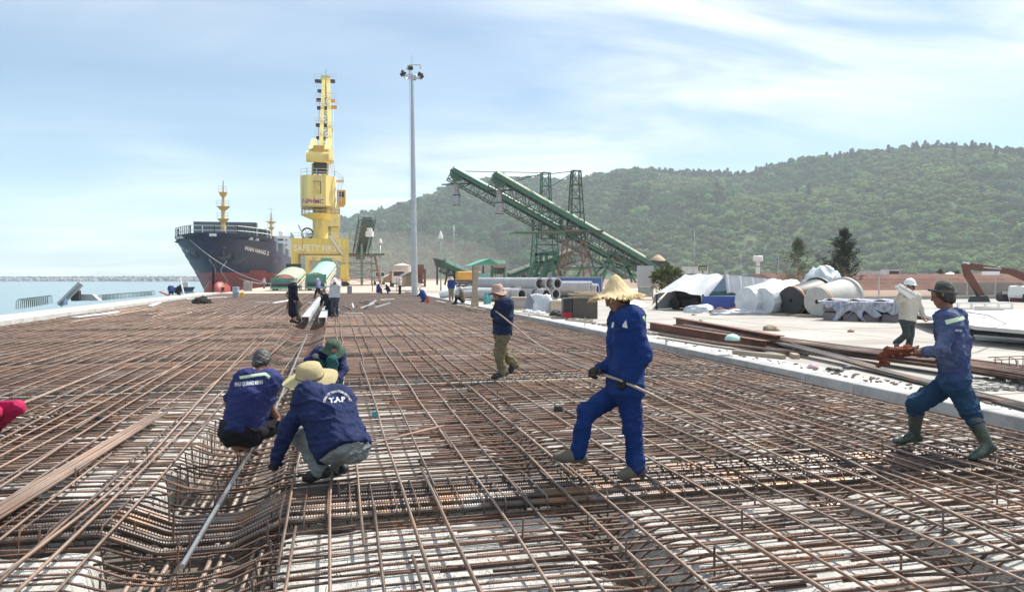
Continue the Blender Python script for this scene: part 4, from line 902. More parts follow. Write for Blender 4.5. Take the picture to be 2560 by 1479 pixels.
def conveyor(label, pa, pb, Y, w=1.5, depth=1.35, cover=M_GRN_L, cover_to=1.0, bays=26, frame=M_TRUSS, dY=0.0, group='belt conveyors', th=None):
    """inclined truss conveyor: pa = head (high), pb = tail (low), photo pixels of its top edge"""
    A = at(*pa, Y); B = at(*pb, Y + dY); t = thing('belt_conveyor', label, 'conveyor', (B.x, B.y, 0), group=group)
    O = Vector((B.x, B.y, 0)); A = A - O; B = B - O; d = (B - A); L = d.length; d.normalize(); side = d.cross(Vector((0, 0, 1))).normalized() * (w / 2); upv = side.cross(d).normalized()
    if upv.z < 0: upv = -upv
    b = MB(); 
    for s in (-1, 1):
        for h in (-.5, -.5 - depth): b.bar(A + side * s + upv * h, B + side * s + upv * h, .13)
    b.build('truss_chords', frame, t)
    b = MB()
    for i in range(bays):
        p, q = A + d * (L * i / bays), A + d * (L * (i + 1) / bays)
        for s in (-1, 1):
            e = side * s
            b.bar(p + e + upv * -.5, p + e + upv * (-.5 - depth), .075); b.bar(p + e + upv * (-.5 if i % 2 else -.5 - depth), q + e + upv * (-.5 - depth if i % 2 else -.5), .07)
        b.bar(p + side + upv * (-.5 - depth), p - side + upv * (-.5 - depth), .07); b.bar(p + side + upv * (-.5 - depth), q - side + upv * (-.5 - depth), .05)
    tag(b.build('truss_lacing', frame, t), kind='stuff')
    b = MB(); b.bar(A + upv * -.42, B + upv * -.42, w * .8, .10, up=upv); b.build('belt', M_DK, t)
    for s in (-1, 1): b = MB(); b.bar(A + side * s * 1.12 + upv * -.46, B + side * s * 1.12 + upv * -.46, .05, .52, up=upv); b.build('skirt_plate', M_GRN, t)
    if cover is not None:
        npan = max(3, int(L * cover_to / 2.4)); arc = np.linspace(0, math.pi, 9)
        for i in range(npan):
            p, q = A + d * (L * cover_to * i / npan + .03), A + d * (L * cover_to * (i + 1) / npan - .03); jz = R.uniform(-.02, .02)
            rows = [[np.array(e + side * 1.08 * math.cos(a) + upv * (-.25 + .48 * math.sin(a) + jz)) for a in arc] for e in (p, q)]
            b = MB(); b.grid(np.array(rows)); b.grid(np.array(rows) - np.array(upv) * .03, flip=True); b.build('cover_panel', cover, t, smooth=True)
    b = MB()                                                      # walkway with handrail
    wv = side.normalized() * (w / 2 + .7); b.bar(A - wv * .72 - side * .3 + upv * -.55, B - wv * .72 - side * .3 + upv * -.55, .7, .05, up=upv)
    for i in range(bays // 2 + 1): p = A + d * (L * i / (bays // 2)) - wv; b.bar(p + upv * -.55, p + upv * .25, .04)
    b.bar(A - wv + upv * .25, B - wv + upv * .25, .045); b.build('walkway', frame, t)
    return t, A, B, d, side, upv, L
def chute(t, A, h1, dark):
    b = MB(); b.prism([(-.5, -.2), (.9, -.75), (1.15, -1.0), (.85, -1.7), (.05, -1.8), (-.5, -.95)], 1.3, c=A + Vector((.1, 0, -.1))); hd = b.build('head_box', dark, t)
    z = A.z - 2.2; b = MB(); b.lathe([(.40, z), (.34, z - .3), (.34, z - h1 * .5), (.3, z - h1 * .5)], 18, c=(A.x + .4, A.y, 0)); b.build('chute_tube', M_CHUTE, t, smooth=30)
    b = MB(); b.lathe([(.42, z - h1 * .45), (.50, z - h1 * .5), (.50, z - h1), (.53, z - h1 - .05), (.4, z - h1 - .05)], 18, c=(A.x + .4, A.y, 0)); b.build('chute_skirt', M_CHUTE, t, smooth=30)
    for zz in (z - h1 * .52, z - h1): b = MB(); b.lathe([(.51, zz - .05), (.56, zz - .05), (.56, zz + .05), (.51, zz + .05)], 18, c=(A.x + .4, A.y, 0), cap=(False, False)); b.build('chute_hoop', M_DK, t)
    b = MB(); b.tube([(A.x - 1.6, A.y, z - .15), (A.x + 3.2, A.y, z + .15)], .09, 5); b.build('service_beam', M_DK, t)
def lattice_mast(t, px, Ys, y_top, y_bot, wt, wb, m, name='mast', legs=4, rings=6, O=None):
    O = O or Vector(t.location); p1 = at(px, y_top, Ys) - O; p0 = at(px, y_bot, Ys) - O; b = MB()
    C = [(-1, -1), (1, -1), (1, 1), (-1, 1)]
    f = lambda c, k: Vector((p0.x + (p1.x - p0.x) * k + c[0] * (wb + (wt - wb) * k) / 2, p0.y + c[1] * (wb + (wt - wb) * k) / 2 * .8, p0.z + (p1.z - p0.z) * k))
    for c in C: b.bar(f(c, 0), f(c, 1), .14)
    for i in range(rings + 1):
        k = i / rings
        for j in range(4): b.bar(f(C[j], k), f(C[(j + 1) % 4], k), .09)
        if i < rings:
            for j in range(4): b.bar(f(C[j], k), f(C[(j + 1) % 4], (i + 1) / rings), .07)
    b.build(name, m, t); return p1
t, A, B, d, side, upv, L = conveyor('long light green conveyor rising left with its head highest, behind the other', (1134, 418), (1586, 668), 98, cover_to=.83)
chute(t, A, 2.9, M_GRN)
p1 = lattice_mast(t, 1364, 99, 432, 596, 1.1, 1.7, M_GRN, rings=5)
b = MB(); O = Vector(t.location)
b.box(at(1364, 584, 98) - O, (9.4, 2.6, .25)); b.build('platform', M_GRN, t)
lattice_mast(t, 1362, 98.6, 585, 664, 2.8, 3.4, M_GRN, name='support_tower', rings=3)
for k_, (x0, x1) in enumerate(((1336, 1314), (1350, 1328), (1366, 1345), (1372, 1356), (1378, 1392), (1388, 1412))):
    b = MB(); Yk = 96.8 + (k_ % 2) * 3.2; b.bar(at(x0, 655, Yk) - O, at(x1, 716, Yk) - O, .5, .42); b.build('raking_leg', M_GRN, t)
for px in (1340, 1352, 1366, 1388):
    b = MB(); b.bar(at(px, 633, 97) - O, at(px, 658, 97) - O, .4); b.build('post', M_GRN, t)
b = MB(); b.bar(at(1336, 636, 97) - O, at(1392, 630, 97) - O, .4); b.bar(at(1334, 657, 97) - O, at(1392, 655, 97) - O, .4); b.build('cross_head', M_GRN, t)
for px, py in ((1240, 466), (1150, 428)):
    b = MB(); b.tube([p1, at(px, py, 98) - O], .05, 4); b.build('stay_cable', M_TRUSS, t)
b = MB(); b.tube([at(1135, 492, 98) - O, at(1135, 705, 98) - O], .035, 4); b.build('tag_line', M_GPOLE, t)
for (x0, y0), (x1, y1) in (((1470, 628), (1492, 690)), ((1470, 628), (1440, 700)), ((1520, 650), (1560, 706)), ((1530, 655), (1486, 706))):
    b = MB(); b.bar(at(x0, y0, 98) - O, at(x1, y1, 98) - O, .22); b.build('tail_leg', M_GRN, t)
t, A, B, d, side, upv, L = conveyor('long tan covered conveyor rising left, the nearer of the two', (1240, 430), (1640, 660), 88, cover=M_GRN_T, cover_to=.92)
chute(t, A, 2.9, M_GRN); O = Vector(t.location)
p1 = lattice_mast(t, 1440, 88, 427, 600, 1.0, 2.0, M_TRUSS, rings=5)
lattice_mast(t, 1436, 88.5, 600, 712, 2.2, 3.8, M_RUSTY, name='support_tower', rings=3)
b = MB(); b.box(at(1428, 578, 88) - O, (7.6, 2.6, .22)); b.build('platform', M_TRUSS, t)
for px, py in ((1345, 487), (1290, 445)):
    b = MB(); b.tube([p1, at(px, py, 88) - O], .05, 4); b.build('stay_cable', M_TRUSS, t)
for px in (1332, 1402):
    b = MB(); b.bar(at(px, 548, 88) - O, at(px, 578, 88) - O, .3); b.build('hanger', M_TRUSS, t)
for (x0, y0), (x1, y1) in (((1538, 627), (1590, 706)), ((1538, 627), (1470, 706)), ((1560, 640), (1580, 706)), ((1530, 630), (1505, 706)), ((1505, 650), (1590, 690)), ((1400, 670), (1590, 668))):
    b = MB(); b.bar(at(x0, y0, 88) - O, at(x1, y1, 88) - O, .22); b.build('tail_leg', M_GRN, t)
b = MB(); b.prism([(-2.2, 1.0), (2.2, -.8), (1.9, -1.5), (-1.4, -.4)], 1.2, c=at(1560, 645, 90) - O); b.build('tail_guard', M_GRN, t)
b = MB(); b.prism([(-.75, -.5), (.75, -.5), (.95, .5), (-.95, .5)], 1.6, c=at(1643, 661, 88) - O); b.build('tail_hopper', M_DK, t)
b = MB(); b.lathe([(1.0, 0), (.75, .35), (.3, .7), (.05, .8)], 14, c=at(1645, 652, 88) - O); o = b.build('wood_chip_heap', mat('wood_chips', (.50, .38, .26), rough=1, var=.2, scale=6., bump=.6, bscale=12.)); o.location = O; tag(o, 'small tan heap of chips on top of the tail hopper', 'heap')
# low conveyor feeding the tower
t, A, B, d, side, upv, L = conveyor('low tan conveyor sloping up to the right behind the green support legs', (1425, 624), (1270, 684), 104, cover=M_GRN_T, bays=16); O = Vector(t.location)
for px, y0, y1 in ((1276, 690, 714), (1310, 688, 714)):
    b = MB(); b.bar(at(px, y0, 104) - O, at(px, y1, 104) - O, .5); b.build('leg', M_GRN, t)
# small conveyor left of the green shed
t, A, B, d, side, upv, L = conveyor('short light green conveyor left of the green gabled shed', (1112, 651), (1183, 684), 86, cover=M_GRN_L, bays=10, w=1.2, depth=.9); O = Vector(t.location)
for (x0, y0), (x1, y1) in (((1122, 668), (1112, 712)), ((1132, 672), (1140, 712)), ((1150, 684), (1132, 712)), ((1150, 684), (1165, 712)), ((1093, 654), (1093, 712)), ((1112, 660), (1093, 656))):
    b = MB(); b.bar(at(x0, y0, 86) - O, at(x1, y1, 86) - O, .2); b.build('leg', M_TRUSS, t)
b = MB(); b.prism([(-.9, .5), (.7, .1), (.7, -.7), (-.6, -.5)], 1.2, c=at(1103, 656, 86) - O); b.build('head_box', M_TRUSS, t)
# stacker seen end on
st = thing('stacker_conveyor', 'dark stacker conveyor seen end on, right of the yellow crane', 'conveyor', (at(905, 706, 150).x, 150, 0)); O = Vector(st.location)
A, B = at(918, 552, 140) - O, at(900, 640, 156) - O; b = MB(); b.bar(A, B, 1.7, 1.6); b.build('belt_casing', M_TRUSS, st)
b = MB()
for i in range(16):
    q = A.lerp(B, i / 15); b.bar(q + Vector((-1.5, -1.1, 0)), q + Vector((1.5, -1.1, 0)), .12)
for s in (-1.5, 1.5): b.bar(A + Vector((s, -1.1, 0)), B + Vector((s, -1.1, 0)), .16); b.bar(A + Vector((s, -1.1, .9)), B + Vector((s, -1.1, .9)), .08)
b.build('walkway_frame', M_TRUSS, st)
b = MB(); q = at(924, 575, 139) - O; b.lathe([(.5, q.z + .8), (.5, q.z - .2), (.75, q.z - .25), (.75, q.z - 1.2)], 14, c=(q.x, q.y, 0)); b.build('chute_skirt', M_WHITE, st, smooth=30)
b = MB(); b.box(at(925, 560, 139) - O, (1.2, 1.0, 1.4)); b.build('head_box', M_TRUSS, st)
lattice_mast(st, 903, 150, 640, 712, 5.4, 7.6, M_RUSTY, name='support_tower', rings=4)
b = MB(); b.box(at(915, 636, 150) - O, (7, 4, .3)); b.build('platform', M_TRUSS, st)
for px in (903, 906, 929):
    b = MB(); b.tube([at(px, 712, 148) - O, at(px if px < 925 else px, 556 if px < 925 else 600, 148) - O], .14, 6); b.build('guide_pole', M_GPOLE, st)

# ------------------------------------------------------------------ covered loading hoppers on the quay
M_TEAL = mat('hopper_teal', (.085, .30, .22), rough=.5, var=.14, scale=.8, c2=(.18, .28, .22), c2amt=.5, c2scale=.7)
M_MINT = mat('hopper_mint', (.30, .52, .42), rough=.5, var=.10, scale=.7, c2=(.46, .44, .34), c2amt=.5, c2scale=.5)
M_OLV = mat('hopper_olive', (.36, .42, .30), rough=.55, var=.1, scale=.7, c2=(.44, .40, .30), c2amt=.5, c2scale=.5)
M_CRM = mat('cream_frame', (.62, .58, .44), rough=.5, var=.1, scale=1.)
def hopper(px0, px1, py, label, cover, body, kind):
    p0, p1 = on(px0, py, -.03), on(px1, py, -.03); w = (p1 - p0).length; t = thing('loading_hopper', label, 'hopper', ((p0.x + p1.x) / 2, p0.y, -.03), group='loading hoppers'); k = w / 3.4
    b = MB(); b.b2((-w / 2, -.3, .22), (w / 2, 6.5, .5)); ch = b.build('chassis', body, t)
    for x in (-w / 2 + .35, w / 2 - .35):
        for y in (.4, 6.5): b = MB(); b.lathe([(0, -.12), (.26, -.12), (.26, .12), (0, .12)], 14, c=(x, y, .26), axis='x'); b.build('wheel', M_DK, ch)
    b = MB(); b.lathe([(0, -w * .42), (.24, -w * .42), (.24, w * .42), (0, w * .42)], 16, c=(0, .1, .80), axis='x'); b.build('tail_drum', M_DK, t)
    HT = 1.55 if kind == 0 else 2.05
    b = MB(); b.b2((-w / 2, .3, .51), (-w / 2 + .1, 3.0, HT)); b.b2((w / 2 - .1, .3, .51), (w / 2, 3.0, HT)); b.b2((-w / 2 + .1, .6, 1.02), (w / 2 - .1, .68, HT)); b.b2((-w / 2 - .02, .25, HT), (w / 2 + .02, .34, HT + .09)); b.build('hopper_wall', body, t)
    b = MB()
    for q in np.linspace(-w / 2 + .2, w / 2 - .2, 4): b.b2((q - .03, .55, 1.02), (q + .03, .6, HT))
    b.b2((-w / 2 + .1, .52, HT * .8), (w / 2 - .1, .549, HT * .8 + .06)); b.build('wall_rib', body, t)
    # arched cover climbing away from the viewer
    ln = 8.0; rise = 1.15 if kind == 0 else 1.75; sh = .75 if kind == 0 else 1.25; n = 7; arc = np.linspace(0.08, math.pi - .08, 13)
    f = lambda s, a: np.array((sh * s + w * .50 * math.cos(a), 1.0 + ln * s, (1.1 if kind == 0 else 1.55) + rise * s + 1.05 * math.sin(a) * (w / 3.4)))
    for i in range(n):
        s0, s1 = i / n + .004, (i + 1) / n - .004; rows = np.array([[f(s, a) for a in arc] for s in (s0, s1)]); b = MB(); b.grid(rows); b.grid(rows * 1.0 - np.array([0, 0, .05]), flip=True); b.build('cover_panel', cover, t, smooth=True)
    for sgn in (-1, 1):
        b = MB(); a0 = f(0, 0.0 if sgn > 0 else math.pi) - [0, .6, .45]; a1 = f(1, 0.0 if sgn > 0 else math.pi) - [0, 0, .3]; b.bar(a0, a1, .10, .2); b.bar(a0 - [0, 0, .4], a1 - [0, 0, .4], .09, .09)
        for i in range(11):
            q0 = a0 + (a1 - a0) * i / 11; q1 = a0 + (a1 - a0) * (i + 1) / 11; b.bar(q0, q1 - [0, 0, .4], .05)
        b.build('side_frame', M_CRM, t)
        for s in (.45, .95):
            q = f(s, 0.0 if sgn > 0 else math.pi); b = MB(); b.bar((q[0], q[1], q[2] - .4), (q[0], q[1] - .6, .05), .14); b.build('leg', M_CRM, t)
    q = f(1, math.pi / 2); b = MB(); b.box((q[0], q[1] + .3, q[2] - .1), (w * .62, 1.2, .9)); b.build('head_box', body if kind else M_DK, t)
    return t
hopper(677, 741, 727, 'olive green covered hopper on the quay, left one of the pair', M_OLV, M_TEAL, 0)
hopper(765, 815, 726.5, 'mint green covered hopper on the quay, right one under the crane', M_MINT, M_TEAL, 1)

# ------------------------------------------------------------------ sheds, tanks and small things behind
def gable(name, label, cat, px0, px1, py_b, py_e, py_r, Y, dY, wall, roof, over=.3):
    a, c = at(px0, py_b, Y), at(px1, py_b, Y); z1 = at(px0, py_e, Y).z; z2 = at((px0 + px1) / 2, py_r, Y).z; w = c.x - a.x; z0 = max(a.z, -.05)
    t = thing(name, label, cat, ((a.x + c.x) / 2, Y, z0)); z1 -= z0; z2 -= z0
    b = MB(); b.prism([(-w / 2, 0), (w / 2, 0), (w / 2, z1), (0, z2 - .05), (-w / 2, z1)], dY, c=(0, dY / 2, 0)); b.build('wall', wall, t)
    for s in (-1, 1):
        b = MB(); e0 = np.array((s * (w / 2 + over), dY / 2, z1 - over * (z2 - z1) / (w / 2))); e1 = np.array((0, dY / 2, z2)); b.bar(e0, e1, dY + over * 2, .1, up=(0, 0, 1)); b.build('roof', roof, t)
    return t, w, z1, z2
M_TANK = mat('tank_beige', (.50, .42, .36), rough=.7, var=.1, scale=.2)
M_SHED = mat('shed_wall', (.30, .24, .18), rough=.8, var=.2, scale=.6)
M_ROOF = mat('shed_roof', (.20, .19, .18), rough=.7, var=.2, scale=.5)
q = on(1005, 711, -.03); Yt = 175; a, c = at(985, 700, Yt), at(1026, 700, Yt); r_ = (c.x - a.x) / 2 * 1.05; zt_ = at(1000, 663, Yt).z
tk = thing('storage_tank', 'round beige storage tank with a low conical roof behind the dust', 'tank', ((a.x + c.x) / 2, Yt, -.03)); b = MB(); b.lathe([(r_, 0), (r_, zt_)], 36); b.build('shell', M_TANK, tk, smooth=40)
b = MB(); b.lathe([(r_ * 1.03, zt_), (0, zt_ + .55)], 36, cap=(True, False)); b.build('roof', mat('tank_roof', (.62, .56, .48), rough=.6), tk, smooth=30)
gable('small_house', 'small beige gabled house in the dust left of the mast', 'house', 963, 990, 706, 692, 686, 140, 6, M_SHED, M_TANK)
gable('workshop', 'dark lean workshop with grey roof just behind the high mast', 'shed', 1014, 1040, 716, 686, 680, 96, 5, M_SHED, M_ROOF)
# brown lattice column right of the mast
lc = thing('rusty_elevator', 'rusty brown bucket elevator column just right of the high mast', 'elevator', (at(1048, 714, 92).x, 92, 0)); O = Vector(lc.location)
lattice_mast(lc, 1047, 92, 673, 716, 1.5, 1.5, M_RUSTY, name='column', rings=4); b = MB(); b.box(at(1047, 671, 92) - O, (1.1, 1.1, 1.0)); b.build('head', M_RUSTY, lc)
b = MB(); b.box(at(1047, 690, 92) - O, (.9, .9, 1.8)); b.build('casing', M_RUSTY, lc)
# green gabled control shed on posts
gs = thing('control_shed', 'open green gabled control shed on posts with a teal panel', 'shed', (at(1203, 712, 74).x, 74, 0)); O = Vector(gs.location)
b = MB(); e0, rg, e1 = at(1168, 665, 74) - O, at(1214, 648, 74) - O, at(1234, 660, 74) - O
for p, q in ((e0, rg), (rg, e1)): b.bar(p, q, .09, 4.0, up=(0, 1, 0))
M_ROOFG = mat('green_roof', (.10, .38, .28), rough=.5, var=.12, scale=.5)
o = b.build('roof', M_ROOFG, gs); 
b = MB(); b.prism([((at(1180, 663, 74) - O).x, (at(1180, 663, 74) - O).z), ((at(1230, 663, 74) - O).x, (at(1230, 663, 74) - O).z), ((at(1232, 660, 74) - O).x, (at(1232, 660, 74) - O).z), (rg.x, rg.z - .06)], .1, c=(0, -1.7, 0)); b.build('gable_board', M_TEAL, gs)
for px in (1183, 1208, 1230):
    b = MB(); b.bar(at(px, 664, 74) - O, at(px, 712, 74) - O, .16); b.build('post', M_GRN, gs)
b = MB(); a, c = at(1184, 700, 74) - O, at(1216, 684, 74) - O; b.b2((a.x, -1, a.z), (c.x, -.9, c.z)); b.build('teal_panel', mat('teal_sheet', (.12, .36, .38), rough=.5, var=.1), gs)
b = MB(); b.box(at(1203, 703, 74.5) - O, (2.3, 3, .2)); b.build('floor', M_TRUSS, gs)
hp = thing('feed_hopper', 'brown feed hopper with a mint green top right of the green shed', 'hopper', (at(1249, 712, 78).x, 78, 0)); O = Vector(hp.location)
def tri(px0, px1, px2, px3, y0, y1, Y, dY, m, nm, t, O):
    P = [at(px0, y0, Y) - O, at(px1, y0, Y) - O, at(px3, y1, Y) - O, at(px2, y1, Y) - O]; b = MB(); b.add([p for p in P] + [p + Vector((0, dY, 0)) for p in P], [(3, 2, 1, 0), (4, 5, 6, 7), (0, 1, 5, 4), (1, 2, 6, 5), (2, 3, 7, 6), (3, 0, 4, 7)]); return b.build(nm, m, t)
tri(1234, 1263, 1236, 1265, 650, 659, 78, 1.6, M_MINT, 'rim', hp, O); tri(1236, 1265, 1236, 1265, 659.2, 669, 78, 1.6, M_SHED, 'bin', hp, O); tri(1237, 1264, 1244, 1256, 669.2, 685, 78, 1.6, M_DK, 'cone', hp, O)
for px in (1233, 1262): b = MB(); b.bar(at(px, 668, 78) - O, at(px - 4, 714, 78) - O, .2); b.build('leg', M_GRN, hp)
b = MB(); ladder(b, at(1227, 714, 77) - O, at(1236, 672, 77) - O, w=.6); b.build('stair', M_GRN, hp)
# dark corrugated stack and yellow machine
for k_, (px0, px1, y0, y1, m, nm, lb) in enumerate(((1147, 1180, 699, 724, M_DK, 'sheet_stack', 'dark stacked sheets left of the wooden post'), (1182, 1226, 703, 728, M_DK, 'sheet_stack', 'dark stacked sheets under the green shed'))):
    a, c = at(px0, y1, 60), at(px1, y0, 60); t = thing(nm, lb, 'sheets', ((a.x + c.x) / 2, 60, .02)); w = c.x - a.x; nz = 7
    for i in range(nz): b = MB(); b.box((R.uniform(-.05, .05), .6, (i + .5) * (c.z / nz)), (w, 1.2, c.z / nz * .8)); b.build('sheet', mat('dark_sheet', (.07, .075, .08), rough=.6, var=.25, rnd=.3), t)
a = at(1170, 690, 84); ym = thing('yellow_machine', 'yellow ochre machine housing under the short conveyor', 'machine', (a.x, 84, 0)); b = MB(); b.box((0, 0, a.z - .1), (2.6, 2, 1.3), bev=.1); b.build('housing', M_ORG, ym)
for s in (-1, 1): b = MB(); b.bar((s, 0, 0), (s, 0, a.z - .7), .2); b.build('leg', M_RUSTY, ym)
# trucks in the dust
def truck(px, py, Y, label, ccol, bcol, s=1.0):
    a = at(px, py, Y); t = thing('truck', label, 'truck', (a.x, Y, 0), group='trucks in the yard'); m1 = mat('cab_' + ccol[0], ccol[1], rough=.4); m2 = mat('body_' + bcol[0], bcol[1], rough=.6)
    b = MB(); b.prism([(-1.1, .7), (1.1, .7), (1.1, 2.0), (.95, 2.9), (-.95, 2.9), (-1.1, 2.0)], 1.9, c=(0, .95, 0)); cb = b.build('cab', m1, t)
    b = MB(); b.b2((-.9, -.03, 1.9), (.9, -.003, 2.7)); b.build('windscreen', M_DK, cb)
    b = MB(); b.b2((-1.2, 2.1, 1.0), (1.2, 7, 2.7)); b.build('cargo_body', m2, t)
    for x in (-.95, .95):
        for y in (.9, 4.6, 6.0): b = MB(); b.lathe([(0, -.14), (.5, -.14), (.5, .14), (0, .14)], 14, c=(x, y, .5), axis='x'); b.build('wheel', M_DK, t)
    return t
truck(997, 708, 130, 'white and red lorry facing the camera in the dusty yard', ('w', (.6, .5, .46)), ('r', (.35, .12, .08)))
truck(950, 706, 165, 'pale lorry in the dust left of the small house', ('p', (.5, .48, .46)), ('p', (.42, .40, .38)))
# ------------------------------------------------------------------ yard: pipes, containers, crates, cones, tarpaulins
ZY = .10
M_PIPE = mat('concrete_pipe', (.36, .36, .37), rough=.8, var=.14, scale=1.5, c2=(.27, .27, .28), c2amt=.5, c2scale=.9)
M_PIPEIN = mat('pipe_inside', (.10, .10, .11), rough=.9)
M_WOOD = mat('weathered_timber', (.36, .29, .22), rough=.85, var=.22, scale=3., stretch=(.3, 6, 6), c2=(.22, .18, .14), c2amt=.5, c2scale=2.)
M_WOODL = mat('pale_timber', (.52, .44, .33), rough=.85, var=.18, scale=3., stretch=(.3, 5, 5))
M_PLY = mat('film_plywood', (.060, .050, .042), rough=.45, var=.2, scale=2., c2=(.12, .09, .06), c2amt=.4, c2scale=1.5)
M_TARPW = mat('white_tarpaulin', (.52, .53, .55), rough=.6, var=.06, scale=1.2, bump=.35, bscale=3., bdist=.05)
M_TARPB = mat('blue_tarpaulin', (.030, .062, .26), rough=.5, var=.15, scale=1.5, bump=.5, bscale=4., bdist=.05)
M_PLAST = mat('plastic_wrap', (.50, .54, .58), rough=.28, var=.10, scale=1.5, bump=.6, bscale=6., bdist=.03, c2=(.66, .68, .70), c2amt=.6, c2scale=2.2)
M_RUBBER = mat('black_rubber', (.028, .030, .034), rough=.55, var=.2, scale=1.)
M_BAND = mat('orange_band', (.62, .27, .12), rough=.6)
def pipe_obj(label, e, d, L, r, group, m=M_PIPE, inner=.72, name='concrete_pipe'):
    """hollow pipe, open end at e, running along d"""
    t = thing(name, label, 'pipe', e, group=group); d = Vector(d).normalized(); rot = Vector((0, 0, 1)).rotation_difference(d).to_euler()
    b = MB(); b.lathe([(r * inner, .02), (r * inner, 0), (r, 0), (r, L), (r * inner, L), (r * inner, L - .02)], 24, cap=(False, False)); b.build('shell', m, t, smooth=40, rot=rot)
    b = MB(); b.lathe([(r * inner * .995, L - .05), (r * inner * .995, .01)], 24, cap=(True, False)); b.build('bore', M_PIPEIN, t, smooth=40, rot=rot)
    return t
Yp = 50.0
pd = Vector((-.42, .9, 0)); pr = .43
POS = [(1349, 722, 'top row, left of three'), (1374, 722, 'top row, middle of three'), (1394, 722, 'top row, right of three'), (1305, 742, 'bottom row, leftmost'), (1337, 742, 'bottom row, second from left'), (1366, 743, 'bottom row, third from left'), (1390, 743, 'bottom row, fourth from left')]
for k_, (px, py, w) in enumerate(POS):
    e = at(px, py, Yp - (.6 if k_ in (3, 5) else 0)); e.z = ZY + pr + .01 if k_ > 2 else ZY + pr * 2.74
    pipe_obj('grey concrete pipe in the stack, %s' % w, e, pd, 7.5, pr, 'stacked concrete pipes')
for k_, (px, py, lab) in enumerate(((1478, 722, 'grey pipe end with a dark bore left of the straw hat'), (1494, 724, 'dark pipe end just behind the straw hat'))):
    e = at(px, py, 56); e.z = ZY + .62 + .2 * (k_ == 0); pipe_obj(lab, e, (-.8, .6, 0), 5, .5, 'pipes behind the straw hat')
q0, q1 = on(1100, 745, ZY), at(1243, 713, 56); q1.z = max(q1.z, .8)
b = MB(); b.tube([q0 + Vector((0, 0, .25)), q1], .30, 20); o = b.build('white_pile_tube', mat('pale_steel_tube', (.60, .63, .66), rough=.35, metal=.3, var=.06), None, smooth=40); tag(o, 'long pale steel tube lying aslant behind the seated man', 'pipe')
for k_, (px, py, r0, r1, lab) in enumerate(((1196, 741, .26, .42, 'grey tapered pipe section lying left of the gas bottles'), (1232, 742, .40, .46, 'grey tapered pipe section behind the pink hat'))):
    a = on(px, py + 9, ZY); a.z += max(r0, r1); t = thing('tapered_pipe', lab, 'pipe', a, group='tapered pipe sections'); b = MB(); b.lathe([(0, -1.2), (r0, -1.2), (r1, 1.2), (r1 * .9, 1.2)], 24, axis='x', cap=(False, True)); b.build('shell', M_PIPE, t, smooth=40); t.rotation_euler = (0, 0, -.3)
# long dark pipe and blue container
a, c = at(1288, 701, 60), at(1390, 702, 60); b = MB(); b.tube([a, c], .20, 12); o = b.build('dark_pipe', M_RUSTY, None, smooth=40); tag(o, 'long dark brown pipe lying above the concrete pipes', 'pipe')
b = MB(); b.b2((a.x, 59.7, .02), (a.x + .3, 60.3, a.z - .2)); b.b2((c.x - .4, 59.7, .02), (c.x - .1, 60.3, c.z - .2)); b.build('trestle', M_RUSTY, o)
def corr_box(name, label, x0, x1, y0, y1, z0, z1, m, endm=None, rz=0, roof=None):
    t = thing(name, label, 'container', ((x0 + x1) / 2, (y0 + y1) / 2, z0), rz); w, d, h = x1 - x0, y1 - y0, z1 - z0
    for s in (-1, 1):
        n = int(w / .14); xs = np.linspace(-w / 2 + .08, w / 2 - .08, n * 2); yy = np.where((np.arange(n * 2) // 2) % 2 == 0, 0.0, .035); b = MB()
        b.grid(np.array([[(x, s * (d / 2 - yy_), z) for x, yy_ in zip(xs, yy)] for z in (.1, h - .1)]), flip=s > 0); b.build('side_panel', m, t)
    b = MB(); b.b2((-w / 2, -d / 2 + .06, .1), (-w / 2 + .05, d / 2 - .06, h - .1)); b.b2((w / 2 - .05, -d / 2 + .06, .1), (w / 2, d / 2 - .06, h - .1)); b.build('end_wall', endm or m, t)
    b = MB()
    for sx in (-1, 1):
        for sy in (-1, 1): b.box((sx * (w / 2 - .04), sy * (d / 2 - .04), h / 2), (.12, .12, h))
    for sy in (-1, 1):
        for z in (.06, h - .06): b.box((0, sy * (d / 2 - .03), z), (w, .12, .12))
    b.build('frame', endm or m, t); b = MB(); b.b2((-w / 2 + .02, -d / 2 + .02, h - .1), (w / 2 - .02, d / 2 - .02, h - .02)); b.build('roof', roof or m, t); return t
M_BLUE = mat('container_blue', (.040, .12, .32), rough=.5, var=.12, scale=1.); M_BLUEG = mat('container_greyblue', (.10, .17, .26), rough=.55, var=.12, scale=1.)
a, c = at(1404, 714, 58), at(1506, 714, 58); corr_box('shipping_container', 'blue corrugated shipping container behind the pipe stack', a.x - .35, c.x, 58, 60.4, .02, at(1440, 691, 58).z, M_BLUE, mat('container_end', (.26, .26, .27), rough=.6))
a, c = at(1775, 700, 52), at(1880, 700, 52); corr_box('shipping_container', 'grey blue container with a pale roof behind the wrapped cones', a.x, c.x, 52, 54.4, .0, at(1830, 688, 52).z, M_BLUEG, roof=M_WOODL)
